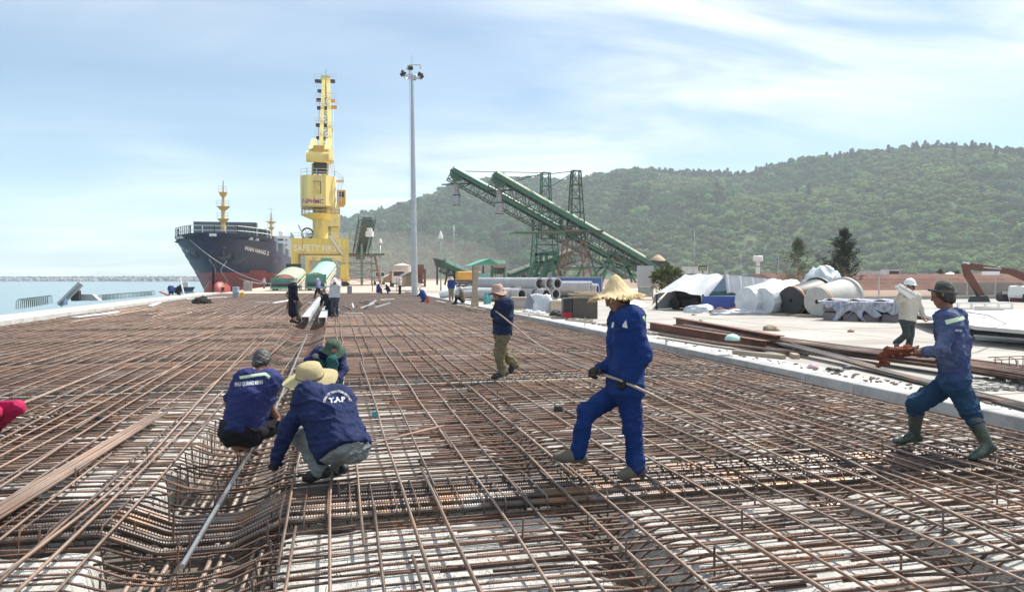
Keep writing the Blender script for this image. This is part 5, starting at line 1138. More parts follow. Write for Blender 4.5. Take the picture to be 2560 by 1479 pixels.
# concrete trough, crates, boxes
def cuboid(name, label, cat, px0, px1, py_b, py_t, depth, m, z=ZY, parts=None, rz=0, slats=0, slatm=None, group=None, Y=None):
    a, c = on(px0, py_b, z), on(px1, py_b, z)
    if Y: a, c = at(px0, py_b, Y), at(px1, py_b, Y)
    Yb = (a.y + c.y) / 2; w = math.hypot(c.x - a.x, c.y - a.y) if Y is None else c.x - a.x; h = at((px0 + px1) / 2, py_t, Yb).z - z
    ang = math.atan2(c.y - a.y, c.x - a.x) if Y is None else 0
    t = thing(name, label, cat, ((a.x + c.x) / 2, Yb, z), ang + rz, group)
    b = MB(); b.b2((-w / 2, 0, 0), (w / 2, depth, h)); b.build('body', m, t)
    if slats:
        for i in range(slats):
            x = -w / 2 + .05 + (w - .1) * i / max(1, slats - 1); b = MB(); b.b2((x - .05, -.03, .0), (x + .05, -.002, h)); b.build('batten', slatm or m, t)
        for zz in (.06, h - .06): b = MB(); b.b2((-w / 2, -.055, zz - .05), (w / 2, -.031, zz + .05)); b.build('rail', slatm or m, t)
    return t, w, h
a, c = on(1394, 742, ZY), on(1468, 742, ZY); tr_ = thing('concrete_trough', 'chipped pale concrete trough standing behind the dark plywood boxes', 'trough', ((a.x + c.x) / 2, a.y, ZY)); w = c.x - a.x; h = at(1430, 707, a.y).z - ZY
b = MB(); b.prism([(-w / 2, h), (w / 2, h), (w / 2, h * .55), (w * .30, h * .42), (w * .12, 0), (-w * .22, 0), (-w * .34, h * .42), (-w / 2, h * .55)], 1.4); b.build('basin', mat('chipped_concrete', (.45, .42, .36), rough=.95, var=.2, scale=3., bump=.6, bscale=12., bdist=.03), tr_)
for s in (-1, 1): b = MB(); b.b2((s * w * .36 - .08, -.5, 0), (s * w * .36 + .08, .5, h * .41)); b.build('leg', M_DK, tr_)
cuboid('timber_crate', 'grey wooden panel crate behind the man with the pink hat', 'crate', 1279, 1322, 773, 743, .9, mat('grey_board', (.36, .34, .32), rough=.85, var=.12, scale=2.), slats=2, slatm=M_WOOD)
cuboid('timber_crate', 'small pale plywood crate left of the dark boxes', 'crate', 1378, 1406, 782, 751, .6, M_WOODL, slats=2)
for k_, (x0, x1, lab) in enumerate(((1432, 1494, 'large dark film plywood box left of the straw hat'), (1408, 1430, 'narrow dark ribbed plywood box beside the large one'))):
    t, w, h = cuboid('plywood_box', lab, 'box', x0, x1, 797, 746, 1.1, M_PLY, slats=0 if k_ == 0 else 4, slatm=M_DK, group='dark plywood boxes')
    if k_ == 0:
        for i in range(6):
            b = MB(); b.box((R.uniform(-.2, .2), R.uniform(.1, .6), h + .03 + .045 * i), (w * R.uniform(.8, 1.25), .18, .035), rz=R.uniform(-.12, .12)); o = b.build('plank', M_WOODL); o.location = t.location; o.rotation_euler = t.rotation_euler
            tag(o, '%s plank in the loose pile on the dark plywood box' % ['lowest', 'second lowest', 'third', 'fourth', 'second highest', 'topmost'][i], 'plank', 'planks on the plywood box')
M_RED = mat('red_bucket', (.42, .03, .04), rough=.45)
for k_, px in enumerate((1414, 1423)):
    p = on(px, 797, ZY); t = thing('bucket', ['red bucket, left of the two by the dark box', 'red bucket, right of the two by the dark box'][k_], 'bucket', p, group='red buckets'); b = MB(); b.lathe([(.10, 0), (.135, .26), (.145, .27), (.13, .27), (.10, .02)], 16, cap=(True, False)); b.build('pail', M_RED, t, smooth=40)
    b = MB(); b.tube([(-.14, 0, .26), (-.1, -.06, .19), (0, -.10, .16), (.1, -.06, .19), (.14, 0, .26)], .006, 5); b.build('handle', M_DK, t)
M_GAS = mat('gas_teal', (.06, .27, .29), rough=.35, var=.08)
for k_, (px, py) in enumerate(((1215, 760), (1222, 759))):
    p = on(px, py, ZY); t = thing('gas_cylinder', ['teal gas cylinder in front, left of the pair', 'teal gas cylinder, right of the pair'][k_], 'gas cylinder', p, group='gas cylinders'); b = MB(); b.lathe([(.12, 0), (.15, .04), (.15, .42), (.12, .52), (.04, .56)], 18); b.build('vessel', M_GAS, t, smooth=40)
    b = MB(); b.lathe([(.085, .54), (.09, .68), (.08, .68)], 14, cap=(False, False)); b.build('collar', M_GAS, t, smooth=40); b = MB(); b.lathe([(.03, .55), (.03, .64), (.01, .66)], 8); b.build('valve', M_RAIL, t)
# crumpled heaps: noise-displaced lumps
def lump(name, label, cat, p, size, m, seed=1, rough=.35, flat=.0, n=22, group=None, parent=None, sq=2.0, freq=2.5):
    """crumpled heap or sheeted pile: superellipsoid with folds"""
    u = np.linspace(0, math.pi / 2, n // 2 + 1); v = np.linspace(0, 2 * math.pi, n * 2 + 1)[:-1]; U, V = np.meshgrid(u, v, indexing='ij')
    sp = lambda x, e: np.sign(x) * np.abs(x) ** (2 / e)
    X = sp(np.sin(U), sq) * sp(np.cos(V), sq); Y = sp(np.sin(U), sq) * sp(np.sin(V), sq); Z = sp(np.cos(U), sq)
    k = 1 + rough * (fbm(X * freq + seed, Y * freq + Z * freq, 3, seed) - .5) + rough * .5 * (fbm(X * freq * 3, Y * freq * 3 + Z * 5, 2, seed + 9) - .5)
    P = np.stack([X * k * size[0] / 2, Y * k * size[1] / 2, np.maximum(Z * k * size[2], 0)], -1); b = MB(); b.grid(P, closed_u=True); o = b.build(name, m, parent, smooth=True, loc=p)
    if parent is None: tag(o, label, cat, group)
    return o
lump('wrapped_pallet', 'pallet wrapped in crumpled white plastic beside the grey crate', 'pallet', on(1353, 780, ZY), (1.15, 1.0, .80), M_PLAST, 4, .4, sq=4.0)
lump('grey_sheet', 'grey sheet draped on the left side of the wrapped pallet', 'sheet', on(1333, 780, ZY), (.7, .9, .78), mat('grey_sheet', (.22, .23, .25), rough=.5, bump=.4, bscale=5.), 6, .35, sq=3.0)
for k_, (px, py, w, h, lab) in enumerate(((1320, 783, .5, .18, 'crumpled white plastic left of the wrapped pallet'), (1345, 786, .7, .16, 'crumpled white plastic in front of the wrapped pallet'), (1390, 792, .55, .28, 'dark grey rag heap before the pale crate'))): lump('plastic_scrap', lab, 'scrap', on(px, py, ZY), (w, w * .8, h), M_PLAST if k_ < 2 else M_DK, 20 + k_, .6, group='scraps by the kerb')
# slanting timber post near the shed
a = on(1184, 768, ZY); t = thing('timber_post', 'thick slanting weathered timber post behind the seated man', 'post', a); b = MB(); c = at(1191, 662, a.y) - a; b.bar((0, 0, 0), c, .30, .26); b.build('shaft', M_WOOD, t); b = MB(); b.bar((.22, .1, 0), (.22, .1, .75), .12); b.build('stub', M_WOOD, t)
b = MB(); p0, p1 = on(1278, 752, ZY), at(1296, 716, on(1278, 752, ZY).y + .4); b.bar(p0 + Vector((0, 0, .0)), p1, .5, .06); o = b.build('leaning_board', mat('grey_board', (.3, .3, .3))); tag(o, 'grey board leaning against the concrete pipes', 'board')
# planks, battens and debris strewn along the kerb
DEB = [(1150, 768, 1250, 782), (1260, 778, 1330, 790), (1300, 783, 1440, 806), (1230, 772, 1300, 774), (1400, 800, 1470, 806), (1080, 752, 1130, 762), (1350, 790, 1480, 803), (1130, 762, 1180, 768)]
for k_, (x0, y0, x1, y1) in enumerate(DEB):
    a, c = on(x0, y0, ZY + .03), on(x1, y1, ZY + .03); d = (c - a).normalized(); n = Vector((-d.y, d.x, 0)); a += n * .3; c += n * .3; c = a + d * min((c - a).length, 3.5); b = MB(); b.bar(a, c, .14, .05); o = b.build('plank', M_WOODL if k_ % 2 else M_WOOD)
    tag(o, ['pale', 'brown', 'short', 'long', 'grey', 'narrow', 'bent', 'split'][k_] + ' plank lying by the kerb, number %s from the left' % ['fourth', 'sixth', 'seventh', 'fifth', 'eighth', 'first', 'ninth', 'second'][k_], 'plank', 'planks by the kerb')
b = MB()
for i in range(420):
    px = R.uniform(1080, 1640); py = 746 + (px - 1080) * .175 + R.uniform(-9, 3); p = on(px, py, ZY)
    if p.x < 8.7 or p.y > 70: continue
    s = R.uniform(.02, .13); b.box((p.x, p.y, ZY + s * .3), (s, s * R.uniform(.4, 1), s * .6), rz=R.uniform(0, 3))
tag(b.build('rubble', mat('rubble', (.42, .39, .35), rough=.95, var=.4, scale=4., c2=(.2, .17, .15), c2amt=.7, c2scale=3.)), 'small rubble and scraps strewn along the kerb', 'rubble', kind='stuff')
# tent of white tarpaulin over machinery
p0 = on(1636, 776, ZY); p1 = on(1742, 776, ZY); wv = (p1 - p0); W = wv.length; Yb = (p0.y + p1.y) / 2
tn = thing('tarpaulin_tent', 'white tarpaulin draped over a frame like a tent, left of the cones', 'tent', ((p0.x + p1.x) / 2, Yb, ZY), RAD(-62)); W = 2.9; H = at(1690, 685, Yb + 1.2).z - ZY
n_, m_ = 30, 20; S_ = np.linspace(0, 1, n_ + 1)
def tent_front():
    rows = []
    for j in range(m_ + 1):
        t = j / m_; row = []
        for s in S_:
            x = (-W / 2 * (1 - t) - W * .28 * t) + (W * (1 - t) + (W * .80) * t) * s; hem = .62 - .34 * math.exp(-((s - .5) / .27) ** 2) * 0 
            zlow = H * (.40 + .13 * math.sin(s * math.pi)) if .03 < s < .97 else H * .12
            z = zlow * (1 - t) + H * t; y = 1.9 * t + .10 * math.sin(s * 21) * (1 - t) + .05 * math.sin(s * 9 + t * 5); row.append((x, y - .0, z + .03 * math.sin(s * 14 + 3 * t)))
        rows.append(row)
    return np.array(rows)
b = MB(); b.grid(tent_front()); b.build('front_sheet', M_TARPW, tn, smooth=True)
x1t = -W * .28 + W * .80
rows = []
for t in np.linspace(0, 1, 12):
    row = []
    for s in np.linspace(0, 1, 40):
        y = 1.9 + 3.4 * s; f = .07 * math.sin(s * 46) * (1 - t * .8) + .04 * math.sin(s * 23 + 1); zt_ = H - .25 * s; z = zt_ * t + (H * .47 + .05 * math.sin(s * 17)) * (1 - t); row.append((x1t + f + .10 * (1 - t) + .5 * s, y, z))
    rows.append(row)
b = MB(); b.grid(np.array(rows)); b.build('side_sheet', M_TARPW, tn, smooth=True)
b = MB(); b.grid(np.array([[(-W * .28 + (W * .8) * s + .5 * q, 1.9 + 3.4 * q, H - .25 * q + .03 * math.sin(s * 9 + q * 7)) for s in np.linspace(0, 1, 14)] for q in np.linspace(0, 1, 10)])); b.build('roof_sheet', M_TARPW, tn, smooth=True)
b = MB(); b.grid(np.array([[(-W / 2 + W * .22 * t, 1.9 * t + 2.5 * s, H * t + .02) for s in np.linspace(0, 1, 6)] for t in np.linspace(0, 1, 8)]), flip=True); b.build('left_sheet', M_TARPW, tn, smooth=True)
for x in (-W / 2 + .1, W / 2 - .05):
    b = MB(); b.bar((x, .25, 0), (x, .25, H * .45), .07); b.build('pole', M_DK, tn)
b = MB(); b.b2((W * .36, .9, 0), (W * .48, 5.0, H * .52)); b.build('green_side_board', mat('dark_green_board', (.03, .13, .07), rough=.5), tn)
b = MB(); b.box((-W * .06, 2.2, .32), (W * .72, 1.8, .5), bev=.08); b.build('machine_body', M_DK, tn); b = MB(); b.lathe([(0, -W * .3), (.24, -W * .3), (.24, W * .3), (0, W * .3)], 12, c=(-W * .05, 1.6, .78), axis='x'); b.build('machine_drum', M_DK, tn)
for x in (-.3, .1, .32): b = MB(); b.lathe([(0, -.1), (.3, -.1), (.3, .1), (0, .1)], 14, c=(W * x, 1.2, .3), axis='y'); b.build('wheel', M_DK, tn)
# blue tarpaulin box
a, c = on(1757, 779, ZY), on(1846, 780, ZY); bt = thing('tarpaulin_box', 'box covered with a blue tarpaulin between tent and cones', 'tarpaulin', ((a.x + c.x) / 2, (a.y + c.y) / 2, ZY), math.atan2(c.y - a.y, c.x - a.x)); w = (c - a).length; h = at(1800, 740, a.y).z - ZY; k = 60
rows = []
for t in np.linspace(0, 1, 10):
    row = []
    for i in range(k):
        s = i / k * 4; e, f = int(s), s % 1; x, y = [(-w / 2 + w * f, 0), (w / 2, 1.6 * f), (w / 2 - w * f, 1.6), (-w / 2, 1.6 - 1.6 * f)][e]; o_ = (.05 + .06 * math.sin(i * 1.9) + .04 * math.sin(i * .7)) * (1 - t) ** 1.5; nx, ny = [(0, -1), (1, 0), (0, 1), (-1, 0)][e]; row.append((x + nx * o_, y + ny * o_, h * t))
    rows.append(row)
b = MB(); b.grid(np.array(rows), closed_u=True); b.add([(-w / 2, 0, h), (w / 2, 0, h), (w / 2, 1.6, h), (-w / 2, 1.6, h)], [(0, 1, 2, 3)]); b.build('cover', M_TARPB, bt, smooth=50)
lump('tarpaulin_scrap', 'pale grey tarpaulin scrap on the ground left of the blue tarpaulin', 'scrap', on(1752, 781, ZY), (1.5, .9, .38), M_PLAST, 31, .6)
lump('tarpaulin_scrap', 'crumpled white plastic on the ground before the wrapped cones', 'scrap', on(1880, 786, ZY), (3.4, .8, .22), M_TARPW, 33, .9)
for k_, (px, py) in enumerate(((1800, 783), (1843, 780))): lump('cloth_scrap', ['brown cloth scrap under the blue tarpaulin', 'orange cloth scrap at the right foot of the blue tarpaulin'][k_], 'scrap', on(px, py, ZY), (.9, .5, .25), M_BAND if k_ else mat('brown_cloth', (.16, .08, .07), rough=.9), 35 + k_, .7)
# big tapered rubber cones (fenders), some wrapped in plastic
def cone(px, py, w0px, label, m, wrap=0, yaw=.55, L=1.9, flip=1, band=True):
    p = on(px, py, ZY); sc_ = p.y / math.cos(0) / F * 1.08; r0 = w0px * sc_; r1 = r0 * 1.26
    t = thing('rubber_cone', label, 'fender', p, group='large rubber cones'); M_ = Matrix.Rotation(yaw, 4, 'Z') @ Matrix.Rotation(-math.pi / 2, 4, 'X')
    tilt = math.asin((r1 - r0) / L) * .9; rot = (Matrix.Translation((0, 0, r0)) @ Matrix.Rotation(yaw, 4, 'Z') @ Matrix.Rotation(tilt, 4, 'X') @ Matrix.Rotation(-math.pi / 2, 4, 'X'))
    n = 40; b = MB(); prof = [(r0 * .14, .0), (r0 * .97, 0), (r0, .03), (r1, L), (r1 * 1.10, L + .02), (r1 * 1.10, L + .16), (r1 * .9, L + .17), (r1 * .85, L - .3)]
    b.lathe(prof, n, cap=(False, False)); o = b.build('cone_shell', m, t, smooth=35); o.matrix_local = rot
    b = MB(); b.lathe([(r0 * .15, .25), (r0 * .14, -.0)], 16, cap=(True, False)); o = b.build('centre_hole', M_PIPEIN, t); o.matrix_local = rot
    if band: b = MB(); b.lathe([(r0 * 1.012, .10), (r0 * 1.02, .17)], n, cap=(False, False)); b.lathe([(r0 * 1.0, .09), (r0 * 1.03, .10), (r0 * 1.035, .17), (r0 * 1.01, .18)], n, cap=(False, False)); o = b.build('orange_strap', M_BAND, t); o.matrix_local = rot
    if wrap:                                              # loose plastic over the outside
        u = np.linspace(0, 2 * math.pi, 73)[:-1]; rows = []
        for i, s in enumerate(np.linspace(-.02, 1.22, 18)):
            rr = (r0 + (r1 - r0) * min(s, 1.08)) * 1.04 + (.10 * r1 if 1.12 > s > .93 else 0); rr *= 1 - max(0, s - 1.1) * 5.5; f = 1 + .015 * np.sin(u * 9 + s * 5) + .012 * np.sin(u * 17 + s * 3) + .035 * (fbm(np.cos(u) * 3 + s * 4, np.sin(u) * 3, 3, int(px)) - .5) * 2
            rows.append(np.stack([rr * f * np.cos(u), rr * f * np.sin(u), np.full_like(u, s * L)], 1))
        b = MB(); b.grid(np.array(rows), closed_u=True)
        b.add(rows[0], [tuple(reversed(range(72)))]); o = b.build('plastic_wrap', M_PLAST, t, smooth=True); o.matrix_local = rot
    b = MB(); b.box((0, .5, .04), (r0 * 1.6, 1.2, .08), rz=yaw); b.build('pallet', M_WOOD, t)
    return t
M_CONE_G = mat('grey_cone_face', (.45, .44, .41), rough=.7, var=.12, scale=3.)
cone(1866, 785, 34, 'wrapped cone, leftmost of the upright row beside the blue tarpaulin', M_RUBBER, 1, yaw=-1.2, band=False)
cone(1908, 786, 34, 'second plastic wrapped cone, with a pale round end', M_CONE_G, 1, yaw=-1.2, band=False)
cone(1976, 788, 38, 'bare black cone with an orange strap in the middle of the row', M_RUBBER, 0, yaw=-1.2)
cone(2042, 792, 40, 'grey cone with a pale holed face, plastic over its back', M_CONE_G, 0, yaw=-1.2)
cone(1834, 770, 30, 'dark cone with a bare hollow end behind the blue tarpaulin', M_RUBBER, 0, yaw=-1.2)
cone(2012, 766, 30, 'dark cone in the back row between black and grey ones', M_RUBBER, 0, yaw=-1.2, band=False)
cone(2112, 770, 33, 'rightmost wrapped cone behind the cloth covered pile', M_CONE_G, 1, yaw=2.0, band=False)
# the plastic over the back of the grey cone
p = on(2070, 786, ZY); lump('plastic_hood', 'clear plastic hood bunched over the back of the pale holed cone', 'plastic', Vector((p.x + .55, p.y + 1.3, ZY)), (2.0, 1.8, 2.05), M_PLAST, 51, .3, sq=2.6)
# covered pile of pads with torn striped cloth
p0, p1 = on(2056, 800, ZY), on(2252, 806, ZY); pl = thing('covered_pile', 'low pile of grey pads under torn blue and white striped cloth', 'pile', p0.lerp(p1, .5), math.atan2(p1.y - p0.y, p1.x - p0.x)); w = (p1 - p0).length; h = at(2150, 752, p0.y).z - ZY
M_PAD = mat('grey_mauve_pad', (.17, .145, .155), rough=.75, var=.15, scale=2., bump=.4, bscale=4., bdist=.04)
for i in range(4):
    for j in range(2):
        o = lump('pad', None, None, (-w / 2 + w * (i + .5) / 4, .9, j * h * .5), (w / 4 * 1.04, 2.0, h * .52), M_PAD, 60 + i + 5 * j, .12, sq=6, parent=pl, n=14)
m_s = mat('striped_cloth', (.40, .41, .44), rough=.8, var=.1, scale=3., c2=(.15, .19, .36), c2amt=.75, c2scale=4., c2edge=(.5, .58), stretch=(5, 1, 1), bump=.5, bscale=9., bdist=.04)
for k_, (x, ww, hh) in enumerate(((-.34, .9, .35), (-.14, 1.3, .95), (.05, 1.0, .75), (.22, .8, .5), (.40, .9, .6))):
    rows = []
    for t in np.linspace(0, 1, 10):
        row = []
        for s in np.linspace(0, 1, 16):
            row.append((w * x + ww * (s - .5) * (1 + .3 * math.sin(t * 5 + k_)), -.16 - .05 * math.sin(s * 17 + t * 6) if t > .25 else -.16 + (.25 - t) * 4, max(.02, h * 1.04 - hh * h * max(0, t - .25) / .75 * (.8 + .3 * math.sin(s * 7 + k_)))))
        rows.append(row)
    b = MB(); b.grid(np.array(rows)); b.build('torn_cloth', m_s, pl, smooth=True)
b = MB(); b.grid(np.array([[(-w / 2 + w * s, .05 + 1.7 * t, h * 1.06 + .05 * math.sin(s * 19 + t * 7)) for s in np.linspace(0, 1, 26)] for t in np.linspace(0, 1, 8)])); b.build('top_cloth', mat('faded_cloth', (.33, .34, .38), rough=.8, c2=(.16, .18, .26), c2amt=.8, c2scale=2., bump=.4, bscale=6.), pl, smooth=True)
# pale formwork panels stacked on the right
a = on(2290, 778, ZY + .45); M_PW = mat('pale_panel', (.46, .46, .44), rough=.6, var=.08, scale=.8, c2=(.45, .44, .42), c2amt=.5, c2scale=.6)
ps = thing('panel_stack', 'large pale formwork panels lying on blocks at the right edge', 'panels', (21.2, 21.5, ZY))
c0 = [on(2270, 775, .55), on(2700, 775, .55), on(2700, 836, .55), on(2440, 815, .55), on(2330, 792, .55)]
b = MB(); O = Vector(ps.location); top_ = [p - O for p in c0]; n5 = len(top_); b.add([p for p in top_] + [p - Vector((0, 0, .09)) for p in top_], [tuple(reversed(range(n5))), tuple(range(n5, 2 * n5))] + [(i, (i + 1) % n5, (i + 1) % n5 + n5, i + n5) for i in range(n5)]); b.build('panel', M_PW, ps)
for k_, (px, py) in enumerate(((2350, 800), (2480, 820), (2600, 825), (2500, 790))): q = on(px, py, .1) - O; b = MB(); b.b2((q.x - .3, q.y + .1, 0), (q.x + .3, q.y + 1.0, .355)); b.build('block', M_DK, ps)
f0, f1 = on(2395, 771, .6), on(2530, 771, .6); b = MB(); b.bar(f0 - O, f1 - O, .07, .06); b.bar(f0 - O + Vector((0, 0, .2)), f1 - O + Vector((0, 0, .2)), .07, .06)
for i in range(5): q = f0.lerp(f1, i / 4) - O; b.bar(q, q + Vector((0, 0, .2)), .06)
b.build('frame_edge', M_WHITE, ps)
b = MB(); b.bar(on(2450, 838, .25), on(2640, 852, .25), .5, .06); b.bar(on(2450, 845, .15), on(2640, 858, .15), .45, .06); o = b.build('steel_shelf', M_GALV); tag(o, 'low grey steel shelf lying in front of the pale panels', 'shelf')
pts = [on(2420, 760 + 20, 1.0), on(2470, 787, .9), on(2510, 806, .6), on(2546, 823, .2)]; b = MB(); b.tube(pts, .02, 6); o = b.build('cable', M_RAIL, None, smooth=True); tag(o, 'pale cable arching over the panel stack at right', 'cable')
# flat bent plate lying left of the tent
a = thing('metal_frame', 'flat pale metal frame lying tilted behind the straw hat man', 'frame', on(1605, 770, ZY), .5); b = MB()
for p, q in (((-.6, 0, .02), (.6, 0, .02)), ((-.6, 1.2, .5), (.6, 1.2, .5)), ((-.6, 0, .02), (-.6, 1.2, .5)), ((.6, 0, .02), (.6, 1.2, .5))): b.bar(p, q, .08)
b.add([(-.55, .05, .05), (.55, .05, .05), (.55, 1.15, .49), (-.55, 1.15, .49)], [(0, 1, 2, 3)]); b.build('sheet', M_RAIL, a)
# small litter on the pale yard
for k_, (px, py, s) in enumerate(((1735, 788, .22), (1752, 802, .16), (1940, 827, .30), (1928, 826, .5), (2128, 830, .22), (1700, 798, .14))): lump('rubble_lump', 'brown rubble lump on the pale yard, number %s from the left' % ['second', 'third', 'fifth', 'fourth', 'sixth', 'first'][k_], 'rubble', on(px, py, ZY), (s, s * .8, s * .35), mat('rubble_brown', (.30, .22, .16), rough=.95), 70 + k_, .7, group='rubble on the yard', n=10)

# ------------------------------------------------------------------ rusty beams and bar bundles along the kerb
M_RSTL = mat('rust_beam', (.135, .050, .030), rough=.75, var=.25, scale=1.2, c2=(.22, .10, .06), c2amt=.6, c2scale=1.5, c3=(.09, .045, .035), c3amt=.6, c3scale=.7)
def ibeam(name, label, A, B, h, w, m, group=None, roll=0):
    d = (B - A); L = d.length; ang = math.atan2(d.y, d.x); t = thing(name, label, 'beam', A, ang, group); s = (B.z - A.z)
    b = MB(); b.bar((0, 0, h * .5), (L, 0, h * .5 + s), .012, h - .02); b.build('web', m, t); b = MB(); b.bar((0, 0, .01), (L, 0, .01 + s), w, .02); b.build('flange', m, t); b = MB(); b.bar((0, 0, h - .01), (L, 0, h - .01 + s), w, .02); b.build('flange', m, t); return t
ibeam('steel_beam', 'rusty red steel beam lying nearest the kerb behind the blue overalls', on(1625, 822, .12), on(1915, 876, .12), .22, .2, M_RSTL, 'rusty beams by the kerb')
ibeam('steel_beam', 'rusty red steel beam behind the nearest one', on(1690, 812, .12), on(1950, 866, .12), .26, .22, M_RSTL, 'rusty beams by the kerb')
M_RBN = rebar_mat('rebar_stack', 'Y', (.115, .065, .050), rnd=.3)
def bundle(label, pts, n, r, spread, m=None, levels=2, name='rebar_bundle'):
    t = thing(name, label, 'rebar bundle'); P = [on(px, py, z) for px, py, z in pts]
    for k in range(n):
        d = (P[-1] - P[0]).normalized(); nn = Vector((d.y, -d.x, 0)); o_ = (k % max(1, n // levels) - n / levels / 2) * spread + R.uniform(-.3, .3) * spread; zz = (k // max(1, n // levels)) * r * 1.8
        q = [p + nn * (o_ * (1 + .25 * math.sin(i * 1.7 + k))) + Vector((0, 0, zz + R.uniform(0, r))) for i, p in enumerate(P)]
        q[0] = q[0] + d * R.uniform(-.5, .5); q[-1] = q[-1] + d * R.uniform(-.4, .4)
        b = MB(); b.tube(q, r, 6, up=(.9, .1, 0)); b.build('bar', m or M_RBN, t, smooth=True)
    return t
bundle('long bundle of dark rusty bars lying along the kerb into the distance', [(1705, 820, .16), (1900, 850, .16), (2150, 890, .2), (2380, 920, .22), (2620, 958, .22)], 44, .017, .042, levels=4)
bundle('thinner bundle of grey bars curving past the orange cloth', [(1960, 862, .25), (2090, 895, .2), (2230, 935, .14), (2420, 985, .12), (2640, 1040, .12)], 14, .014, .04, m=rebar_mat('rebar_grey', 'Y', (.17, .15, .14), rnd=.2))
bundle('bars lying on timber blocks left of the thin bundle', [(1640, 836, .18), (1800, 862, .16), (1990, 884, .16)], 12, .015, .045)
bundle('second long bundle of brown bars behind the dark one, reaching the right edge', [(1880, 842, .15), (2100, 872, .15), (2350, 902, .15), (2620, 936, .15)], 24, .016, .045, levels=3)
bundle('bars lying on the concrete ledge behind the right hand man', [(2380, 985, .12), (2460, 1000, .12), (2640, 1036, .12)], 6, .015, .05)
for k_, (x0, y0, x1, y1) in enumerate(((1835, 880, 1960, 893), (2020, 880, 2090, 890), (1970, 880, 1992, 892))):
    a, c = on(x0, y0, .14), on(x1, y1, .14); b = MB(); b.bar(a, c, .12, .10); o = b.build('timber_block', M_WOOD); tag(o, ['long timber block under the bars by the kerb', 'timber block right of the teal cup', 'short timber block end on by the kerb'][k_], 'timber', 'timber blocks by the kerb')
p = on(1831, 850, .42); b = MB(); b.lathe([(.16, 0), (.15, .06), (.10, .11), (.03, .13)], 16, c=p); o = b.build('safety_helmet', mat('pale_teal_plastic', (.45, .68, .60), rough=.4), None, smooth=True); tag(o, 'pale teal helmet shell left on the rusty beams', 'helmet')
p = on(2030, 918, .12); lump('rag', 'small pink and white rag on the concrete ledge', 'rag', p, (.25, .15, .07), mat('pink_rag', (.6, .42, .48), rough=.9), 81, .8, n=10)
for i, (px, py) in enumerate(((2078, 924), (2098, 927), (2118, 920))): lump('wire_coil', ['dark coil of tie wire on the ledge, left of three', 'dark coil of tie wire on the ledge, middle of three', 'dark coil of tie wire on the ledge, right of three'][i], 'wire', on(px, py, .12), (.2, .13, .05), M_DK, 90 + i, .6, n=10, group='tie wire scraps on the ledge')
b = MB()
for i in range(260):
    p = on(R.uniform(1700, 2560), 0, .1) if 0 else on(R.uniform(2360, 2560), R.uniform(950, 975), .11); s = R.uniform(.02, .09); b.box((p.x, p.y, .11 + s * .3), (s, s * .8, s * .6), rz=R.uniform(0, 3))
tag(b.build('broken_concrete', mat('broken_concrete', (.40, .38, .35), rough=.95, var=.35, scale=5.)), 'broken concrete bits behind the right hand man', 'rubble', kind='stuff')
b = MB()
for i in range(520):
    px = R.uniform(1640, 2600); p = on(px, 868 + (px - 1640) * .185 + R.uniform(-26, 6), .11)
    if p.x < 8.12: continue
    s_ = R.uniform(.01, .055); b.box((p.x, p.y, .108 + s_ * .25), (s_, s_ * R.uniform(.5, 1.4), s_ * .5), rz=R.uniform(0, 3))
tag(b.build('ledge_grit', mat('ledge_grit', (.20, .165, .14), rough=.95, var=.5, scale=6.)), 'brown grit and small scraps along the ledge behind the kerb', 'grit', kind='stuff')
# wire cage at far right
wc = thing('wire_cage', 'bent rusty wire cage at the right edge', 'cage', on(2510, 935, .2)); b = MB()
O = Vector(wc.location)
for k in range(4):
    x = k * .28; b.tube([(x, 0, 0), (x + .05, .1, .22), (x + .14, .3, .24), (x + .2, .35, 0)], .008, 5); 
b.build('hoops', M_RUSTY, wc); b = MB(); b.tube([(-.1, .1, .22), (1.1, .1, .23)], .008, 5); b.tube([(0, .3, .24), (1.1, .32, .24)], .008, 5); b.build('long_wires', M_RUSTY, wc)
# short steel pins along the kerb
for k_, (px, py) in enumerate(((1316, 800), (1665, 876), (2543, 945), (1983, 885), (1462, 815))):
    p = on(px, py, .0 if k_ < 2 else .1); p.x = max(p.x, 7.6); b = MB(); b.tube([(p.x, p.y, -.1), (p.x, p.y, p.z + .30)], .016, 6); o = b.build('steel_pin', M_GALV); tag(o, ['steel pin by the kerb right of the tan trousered man', 'steel pin by the kerb right of the blue overalls', 'steel pin at the far right edge', 'steel pin standing among the rusty beams', 'steel pin by the kerb before the dark plywood box'][k_], 'pin', 'steel pins by the kerb')

# ------------------------------------------------------------------ excavator
M_EXC = mat('excavator_orange', (.12, .034, .02), rough=.6, var=.2, scale=1.5, c2=(.09, .045, .03), c2amt=.5, c2scale=1.)
YE = 40.0; e0 = at(2500, 760, YE); ex = thing('excavator', 'orange excavator with its arm bent down at the right edge', 'excavator', (e0.x, YE, ZY - .08)); O = Vector(ex.location)
G = lambda px, py: (at(px, py, YE) - O)
def plate(nm, pts, d, m, y=0): 
    b = MB(); b.prism([(G(*q).x, G(*q).z) for q in pts], d, c=(0, y, 0)); return b.build(nm, m, ex)
plate('boom', [(2412, 664), (2424, 658), (2530, 672), (2575, 690), (2620, 735), (2604, 745), (2563, 702), (2522, 685), (2422, 674)], .22, M_EXC)
plate('stick', [(2405, 660), (2413, 657), (2422, 674), (2460, 738), (2452, 743), (2444, 738), (2412, 690)], .2, M_EXC)
plate('bucket', [(2438, 740), (2456, 738), (2466, 760), (2436, 762), (2432, 752)], .8, M_DK)
